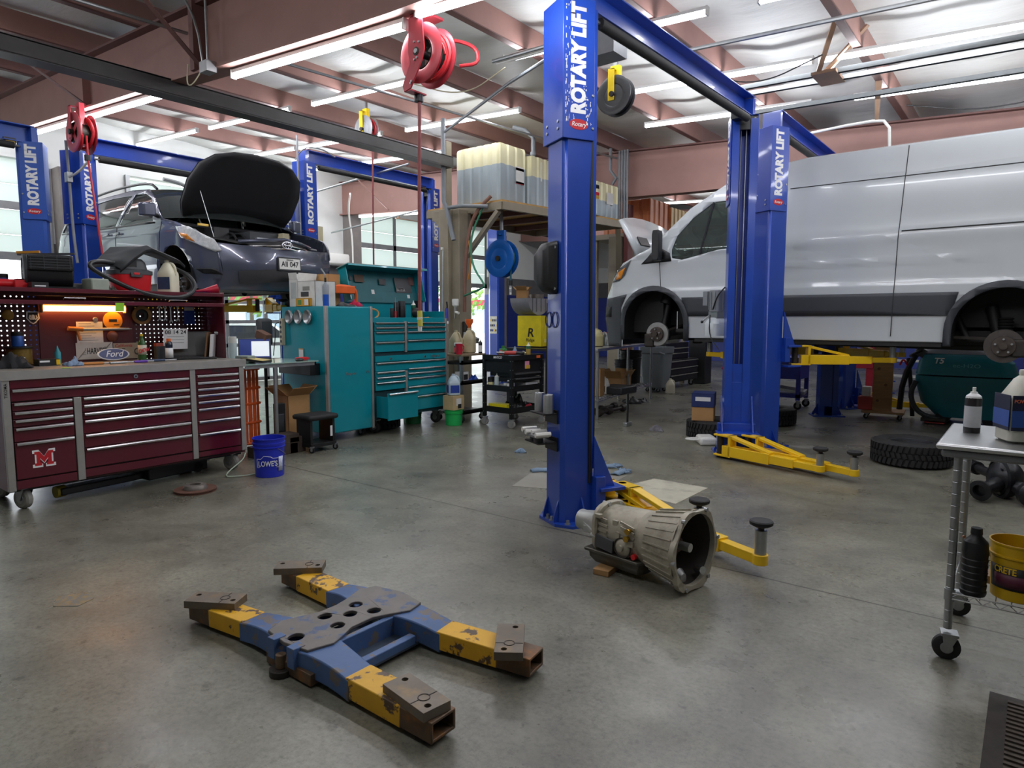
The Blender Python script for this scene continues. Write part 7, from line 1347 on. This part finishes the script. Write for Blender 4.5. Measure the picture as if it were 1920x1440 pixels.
# tank platform and the tanks
t = thing('tank_platform', 'tan steel platform carrying the fluid tanks beside the tan post', 'platform', (0, 0, 0)); b = MB(); b.prism([(-8.1, 8.05), (-6.5, 8.05), (-6.1, 11.1), (-8.1, 11.1)], 3.27, 3.3, mat('stained_plywood', 'b08a4e', .7, 0, .25, 4), 'xy'); b.obj('deck', t)
b = MB()
for (a, c) in (((-8.1, 8.05), (-6.5, 8.05)), ((-6.5, 8.05), (-6.1, 11.1)), ((-8.1, 8.05), (-8.1, 11.1)), ((-8.1, 11.1), (-6.1, 11.1))): b.bar((a[0], a[1], 3.21), (c[0], c[1], 3.21), .06, .12, TAN)
for y in (8.8, 9.6, 10.4): b.bar((-8.1, y, 3.22), (-6.5+.4*(y-8.05)/3.05, y, 3.22), .05, .09, BRD)
b.obj('frame', t, .004)
for p, q in (((-6.58, 8.06, 3.14), (-7.25, 8.0, 2.42)), ((-6.15, 11.0, 3.15), (-6.55, 11.75, 2.4))): b = MB(); b.bar(p, q, .09, .06, TAN); b.obj('brace', t)
TKU = mat('milky_tank_plastic', 'e4deb6', .4, 0, .06, 3); TKL = mat('tank_with_grey_fluid', 'a7b3b8', .4, 0, .06, 3)
def tank(label, x0, x1, y0, y1, z0, z1, lev, upper=TKU, lower=TKL, ribs=4, parts=None):
    t = thing('fluid_tank', label, 'fluid tank', ((x0+x1)/2, (y0+y1)/2, z0), 0, 'fluid tanks'); w, d = (x1-x0)/2, (y1-y0)/2; h = z1-z0
    ol = []
    for (a, c, n_) in (((-w, -d), (w, -d), max(2, round(w*2/.19))), ((w, -d), (w, d), max(2, round(d*2/.19))), ((w, d), (-w, d), max(2, round(w*2/.19))), ((-w, d), (-w, -d), max(2, round(d*2/.19)))):
        a, c = V((*a, 0)), V((*c, 0)); dr = (c-a); nn = V((dr.y, -dr.x, 0)).normalized(); N = n_*8
        for k in range(N):
            u = k/N; o = .022*(1 if (u*n_) % 1 < .62 else 0); ol.append(a+dr*u+nn*(o-.03))
    def at(z, sc_=1, dz=0): return [(p.x*sc_, p.y*sc_, z) for p in ol]
    if lev > 0:
        b = MB(); b.loft([at(0, .97), at(.02), at(h*lev)], lower, smooth=False); b.obj('filled_part', t)
    b = MB(); b.loft([at(max(.001, h*lev)), at(h*.93), at(h*.97, .97), at(h, .8)], upper, smooth=False); b.obj('shell', t)
    b = MB(); b.cyl((w*.2, d*.3, h*.99), (w*.2, d*.3, h+.05), .08, upper, n=20); b.obj('cap', t)
    for (f, u, z, ww, hh, m) in parts or ():
        q = MB()
        if f == 'x': q.box((w-.003, u*d, z*h), (.006, ww, hh), m)
        else: q.box((u*w, -d+.003, z*h), (ww, .006, hh), m)
        q.obj('sticker', t)
    return t
STW = mat('white_sticker', 'e3e4e0', .5)
tank('nearest ribbed fluid tank at the platform corner, grey fluid two-thirds up', -7.5, -6.58, 8.12, 8.74, 3.3, 4.2, .63, parts=[('x', .55, .5, .2, .26, STW), ('x', .55, .6, .2, .04, RED), ('x', .55, .37, .2, .035, RED)])
tank('second ribbed fluid tank with a grey drain pipe on top', -7.45, -6.5, 8.8, 10.0, 3.3, 4.12, .58, parts=[('x', -.55, .7, .03, .3, STW), ('x', -.1, .75, .1, .06, BINK), ('x', -.1, .67, .1, .05, mat('sticker_gold')), ('x', -.1, .55, .1, .05, TINK), ('x', .45, .6, .34, .34, STW), ('x', .45, .72, .2, .06, RED), ('x', .45, .5, .26, .03, RED)])
tank('paler ribbed fluid tank past the near lift post', -7.0, -6.15, 10.08, 10.98, 3.3, 3.9, .45, parts=[('x', -.6, .8, .1, .06, TINK), ('x', -.6, .6, .1, .05, RED), ('x', -.6, .5, .1, .05, mat('sticker_gold')), ('x', .35, .55, .22, .2, STW)])
b = MB(); b.prism([(-7.4, 12.05), (-6.0, 12.05), (-6.0, 14.75), (-7.4, 14.75)], 3.1, 3.2, TAN, 'xy'); 
for y in (12.15, 14.66):
    for x in (-7.3, -6.45): b.ab((x-.04, y-.04, 0), (x+.04, y+.04, 3.1), TAN)
one('rear_platform', b, 'second tan platform past the far rafter, under the orange tank', 'platform')
tank('empty orange ribbed tank past the far rafter', -7.1, -6.05, 12.1, 12.95, 3.2, 3.85, 0, upper=mat('orange_tank_plastic', 'c77a4e', .5, 0, .1, 3)); tank('cream ribbed tank beyond the orange tank', -7.1, -6.05, 13.05, 14.5, 3.2, 3.8, 0, upper=mat('cream_tank_plastic', 'd2b98a', .5, 0, .12, 3))
PVC = mat('grey_pvc', '767b80', .45)
b = MB(); b.tube([(-6.62, 9.0, 4.1), (-6.62, 9.0, 4.42), (-6.75, 8.95, 4.55), (-6.95, 8.9, 4.62)], .035, PVC, n=10); b.lathe([(.05, 0), (.05, .05)], PVC, (-6.62, 9.0, 4.14), n=14); one('drain_pipe', b, 'grey plastic pipe rising from the second fluid tank', 'pipe')
b = MB(); b.tube([(-6.32, 10.98, 4.62), (-6.32, 10.98, 4.2), (-6.22, 11.02, 4.05), (-6.3, 11.02, 3.95)], .03, PVC, n=10); one('drain_pipe', b, 'kinked grey pipe beside the four straight grey pipes', 'pipe')
for k in range(4): b = MB(); b.cyl((-6.2+k*.055, 11.1, 3.3), (-6.2+k*.055, 11.1, 4.55), .022, PVC, n=10); one('conduit', b, '%s of four straight grey pipes before the far rafter' % ('leftmost', 'second', 'third', 'rightmost')[k], 'pipe', 'straight grey pipes')
b = MB(); b.tube([(-7.36, 7.67, 4.55), (-7.36, 7.67, 3.3), (-7.3, 7.67, 3.2), (-7.15, 7.66, 2.7)], .035, PVC, n=10); b.tube([(-7.3, 7.67, 3.2), (-7.05, 7.75, 3.22), (-6.7, 7.95, 3.2)], .03, PVC, n=10); one('conduit', b, 'grey pipe clamped to the top of the tan post', 'pipe')
b = MB(); b.tube([(-7.38, 7.7, 4.35), (-5.2, 6.6, 4.35), (-4.2, 6.1, 4.3)], .02, PVC, n=8); one('conduit', b, 'thin grey pipe running from the tan post toward the near lift', 'pipe')
b = MB(); b.tube([(-6.68, 8.0, 3.36), (-6.9, 7.9, 3.15), (-7.02, 7.85, 2.8), (-7.05, 7.8, 2.2), (-7.06, 7.8, 1.6)], .03, mat('brown_strap', '7a5546', .6), smooth=2); one('strap', b, 'brown webbing strap tied from the platform corner to the tan post', 'strap')
b = MB(); b.tube([(-6.8, 7.95, 3.2), (-6.98, 7.85, 2.75), (-6.9, 7.8, 2.3), (-6.55, 7.7, 2.0), (-6.6, 7.7, 1.95), (-7.02, 7.75, 1.85)], .016, mat('green_hose_rubber', '2f7a5a', .5), smooth=3); one('green_hose', b, 'green hose looping out from the tan post', 'hose')
b = MB(); b.tube([(-7.0, 7.84, 2.7), (-6.92, 7.82, 2.4), (-6.98, 7.8, 2.1)], .012, mat('amber_cable', 'b5772a', .5), smooth=2); one('cable', b, 'short amber cable hanging on the tan post', 'cable')
b = MB(); b.tube([(-7.32, 7.6, 2.55), (-7.32, 7.58, 1.6)], .012, STL); b.box((-7.34, 7.6, 2.58), (.03, .03, .04), WPL); one('conduit', b, 'pale upright conduit on the front of the tan post', 'pipe')
b = MB(); b.cyl((-7.14, 7.9, 1.2), (-7.14, 7.9, 1.45), .04, IRN); b.bar((-7.14, 7.9, 1.25), (-6.85, 7.85, 1.15), .08, .08, STL); one('vise', b, 'small steel pipe fitting low on the tan post', 'fitting')
# overhead rails and hangers on the right
for k, (p, q, w_, lb) in enumerate((((-3.3, 8.11, 4.24), (4, 7.9, 3.95), .05, 'nearest of the parallel steel rails over the van roof'), ((-3.35, 8.36, 4.24), (4, 8.15, 3.95), .05, 'middle one of the parallel steel rails over the van roof'), ((-3.3, 9.22, 4.25), (4, 8.95, 3.96), .06, 'farthest of the parallel steel rails over the van roof'))):
    b = MB(); b.bar(p, q, w_, .012, mat('dull_galvanised', '6f7374', .5, .6, .1, 9)); b.bar(V(p)-V((0, w_/2, .02)), V(q)-V((0, w_/2, .02)), .006, .05, mat('dull_galvanised', '6f7374', .5, .6, .1, 9)); b.bar(V(p)+V((0, w_/2, -.02)), V(q)+V((0, w_/2, -.02)), .006, .05, mat('dull_galvanised', '6f7374', .5, .6, .1, 9)); one('overhead_rail', b, lb, 'rail', 'overhead rails')
b = MB(); b.tube([(-3.3, 6.86, 4.3), (2, 6.75, 4.02)], .022, STL); one('conduit', b, 'round steel conduit crossing the ceiling right of the near lift', 'pipe')
b = MB(); b.tube([(-2.9, 9.9, 4.0), (-1.85, 9.7, 4.0), (-1.6, 9.66, 3.95), (-1.58, 9.65, 3.62)], .018, WPL, smooth=1); one('conduit', b, 'bent white conduit dropping onto the van roof line', 'pipe')
b = MB(); b.tube([(-4.9, 5.9, 4.32), (-3.3, 5.9, 4.3)], .02, STL); b.tube([(-4.9, 5.98, 4.32), (-3.3, 5.98, 4.3)], .02, WPL); one('conduit', b, 'pair of pale conduits behind the near lift post', 'pipe')
TH = mat('tan_hanger_steel', '9a7b63', .6)
for k, (x, y) in enumerate(((-1.75, 6.9), (-1.75, 7.35))): pass
b = MB(); b.bar((-1.78, 7.55, 4.5), (-2.02, 7.95, 4.16), .05, .02, TH); b.bar((-1.55, 7.9, 4.5), (-1.98, 8.02, 4.16), .05, .02, TH); b.bar((-1.75, 8.3, 4.5), (-1.98, 8.1, 4.16), .05, .02, TH); b.ab((-2.1, 7.95, 4.13), (-1.85, 8.4, 4.16), TH); one('rail_hanger', b, 'tan bracket legs holding the rails to the ceiling', 'hanger')
b = MB(); b.bar((-1.66, 9.2, 4.5), (-1.68, 9.32, 3.9), .09, .02, TH, w2=.04); one('rail_hanger', b, 'single tapered tan hanger over the van roof', 'hanger')
b = MB(); b.ab((-3.46, 5.5, 3.9), (-3.15, 5.75, 4.12), mat('grey_junction_box', '85888a', .5)); b.ab((-3.45, 5.6, 4.12), (-3.15, 5.65, 4.5), STL); one('junction_box', b, 'grey metal box hung behind the near lift post', 'box')
b = MB(); b.box((-6.42, 3.45, 3.9), (.14, .1, .1), STL); b.tube([(-6.45, 3.42, 3.92), (-6.5, 3.4, 4.3), (-6.75, 3.4, 4.65)], .012, STL, smooth=1); b.tube([(-6.4, 3.44, 3.94), (-6.4, 3.44, 4.62)], .012, STL); b.tube([(-6.48, 3.42, 3.88), (-6.6, 3.38, 3.75), (-6.75, 3.4, 3.8), (-6.7, 3.4, 3.98)], .006, mat('cream_wire', 'cfc6a6', .5), smooth=2); one('junction_box', b, 'steel junction box with two conduits on the near rafter', 'box')
b = MB(); b.tube([(-9.72, 3.33, 3.72), (-9.72, 3.34, 3.25), (-9.7, 3.34, 2.6), (-9.62, 3.34, 2.2)], .018, mat('grey_flex', '8f9296', .5), smooth=1); b.box((-9.72, 3.335, 3.27), (.1, .06, .12), STL); b.tube([(-9.68, 3.33, 3.27), (-9.5, 3.36, 3.3), (-9.35, 3.45, 3.45)], .014, WPL, smooth=1); one('flex_conduit', b, 'grey flexible conduit and box on the labelled left lift post', 'pipe')
b = MB(); b.tube([(-9.78, 6.73, 4.5), (-9.78, 6.73, 4.1), (-9.76, 6.73, 3.2), (-9.76, 6.73, 2.4)], .016, mat('grey_flex'), smooth=1); b.box((-9.85, 6.72, 3.75), (.08, .05, .12), WPL); b.tube([(-9.85, 6.73, 4.12), (-9.7, 6.8, 4.32), (-9.5, 7.0, 4.3), (-9.4, 7.2, 4.18)], .01, STL, smooth=2); one('flex_conduit', b, 'grey conduit with white box on the tall lift behind the teal chest', 'pipe')
for k, (pts, lb) in enumerate((([(-5.3, 3.3, 4.5), (-4.6, 4.0, 4.35), (-3.9, 4.1, 4.2)], 'black cable sagging to the near lift post'), ([(-6.3, 5.9, 4.4), (-5.6, 6.2, 4.15), (-5.0, 6.25, 4.38)], 'thin pale wire sagging between two lights past the near rafter'), ([(-1.9, 7.6, 4.2), (-2.6, 7.7, 4.05), (-3.2, 7.6, 4.3)], 'black wire sagging above the second lift'), ([(-1.5, 10.2, 4.25), (-.6, 10.4, 4.05), (.6, 10.3, 4.2)], 'black cable sagging over the van roof'))):
    b = MB(); b.tube(pts, .007, BLK if 'black' in lb else mat('cream_wire'), smooth=3, n=6); one('cable', b, lb, 'cable')
b = MB(); b.tube([(-5.6, 8.6, 4.45), (-5.3, 8.1, 4.15), (-4.9, 7.3, 4.3), (-4.6, 6.8, 4.38)], .014, mat('bright_red_hose'), smooth=3, n=8); one('air_hose', b, 'red air hose draped along the ceiling above the tanks', 'hose')
b = MB(); b.tube([(-7.4, -1, 4.42), (-7.0, 4.5, 4.42), (-6.6, 8.5, 4.42), (-6.2, 11, 4.4)], .018, STL, n=8); one('conduit', b, 'long dark conduit running deep over the tanks', 'pipe')
b = MB(); b.tube([(-13.6, 8.6, 4.0), (-9.0, 8.5, 4.25)], .02, STL); one('conduit', b, 'pale conduit crossing above the minivan hood', 'pipe'); b = MB(); b.tube([(-13.8, 10.4, 3.6), (-10.5, 10.4, 3.86)], .02, STL); b.tube([(-12.8, 10.2, 4.4), (-13.9, 11, 4.2), (-14.13, 11.3, 3.6), (-14.13, 11.3, 2.9)], .022, WPL, smooth=2); one('conduit', b, 'curved white duct pipe beside the grey wall post', 'pipe')
b = MB()
for y in (12.0, 13.0): b.bar((-12.83, y-.3, 5.0), (-12.8, y-.3, 4.0), .05, .02, TH)
b.bar((-12.8, 11.6, 4.0), (-12.8, 12.8, 4.0), .05, .02, TH)
one('track_hanger', b, 'tan track hangers above the far door', 'hanger')
t = thing('wall_air_conditioner', 'white wall air conditioner right of the minivan', 'air conditioner', (-14.5, 10.95, 2.85)); b = MB(); b.loft([[(x, -.48, z), (x, .48, z)][::1] for x, z in ()] or [[(x, y, z) for x, z in ((0, 0), (.18, .0), (.24, .06), (.24, .26), (.2, .32), (0, .32))] for y in (-.48, .48)], WPL, smooth=False); b.obj('housing', t, .02); b = MB(); b.ab((.12, -.42, -.004), (.22, .42, .004), DKG); b.obj('louvre', t)
t = thing('wall_heater', 'grey unit heater on the wall behind the minivan', 'heater', (-13.9, 7.2, 3.5)); b = MB(); b.ab((-.25, -.3, 0), (.25, .3, .5), mat('grey_brown_unit', '76736c', .6)); b.obj('cabinet', t, .02); b = MB(); b.tube([(.1, -.2, .5), (.1, -.35, .7), (.1, -.8, .75)], .04, STL, smooth=2); b.tube([(-.2, 0, .5), (-.2, 0, 1.3)], .012, STL); b.obj('flue', t)
b = MB(); b.ab((-.1, -.17, 0), (.1, .17, .5), mat('olive_box', '8a8466', .6)); one('electrical_panel', b, 'olive electrical box on the wall above the air conditioner', 'box', None, (-14.4, 10.35, 3.3), None, .01)
for k, y in enumerate((5.2, 8.05, 10.6)): 
    pass
# ================================================================ outside the doors
LEAF = mat('green_leaves', '7aa04a', .7, 0, .35, 6); BARK = mat('tree_bark', '6a5a48', .9)  # leaf green varied by noise
def tree(label, x, y, h, r, seed):
    rd = random.Random(seed); t = thing('tree', label, 'tree', (x, y, -.06), 0, 'trees beyond the doors'); b = MB(); b.cyl((0, 0, 0), (.05, 0, h*.55), .12, BARK, r2=.06, n=8); b.obj('trunk', t)
    b = MB()
    for k in range(420):
        a, u, q = rd.uniform(0, 6.28), rd.uniform(-1, 1), rd.random()**.4; c = V((math.cos(a)*math.sqrt(1-u*u)*r*q, math.sin(a)*math.sqrt(1-u*u)*r*q, h*.68+u*r*.85*q)); d = V((rd.uniform(-1, 1), rd.uniform(-1, 1), rd.uniform(-1, 1))).normalized(); e = d.orthogonal().normalized(); f = d.cross(e); s = rd.uniform(.14, .26)
        b.add([c+e*s, c+f*s*.6, c-e*s, c-f*s*.6], [(0, 1, 2, 3)], LEAF)
    o = b.obj('crown', t, calc=False); return t
tree('broad green tree seen through the glazed door', -27, 16, 5.2, 2.2, 1); tree('second green tree further along the street', -29, 20.5, 5.0, 2.0, 2); tree('green tree past the far half-open door', -31, 34, 5.0, 2.1, 3)
t = thing('parked_car', 'white car parked outside the glazed door', 'car', (-20, 11.5, -.06), rad(80)); b = MB(); b.prism([(-2.1, .3), (2.1, .3), (2.1, .75), (1.3, .95), (.7, 1.4), (-1.1, 1.42), (-1.8, .95), (-2.1, .85)], -.85, .85, WHT); b.obj('body', t, .08); b = MB(); b.prism([(1.15, .95), (.65, 1.33), (-1.05, 1.35), (-1.6, .95)], -.86, .86, mat('dark_car_glass', '22262a', .1)); b.obj('windows', t)
for x in (-1.3, 1.3):
    for y in (-.8, .8): b = MB(); b.cyl((x, y-.1, .32), (x, y+.1, .32), .32, RUB, n=20); b.obj('wheel', t)
b = MB(); b.ab((-40, 20, -.06), (-36, 44, 3.4), WHT); b.ab((-36, 20, 2.5), (-35.4, 44, 3.0), mat('red_awning', 'b3303c', .6)); b.ab((-36, 21, .3), (-35.95, 43, 2.2), mat('pale_shopfront', 'a9bccf', .3)); one('shop_building', b, 'white building with a red awning across the street', 'building')
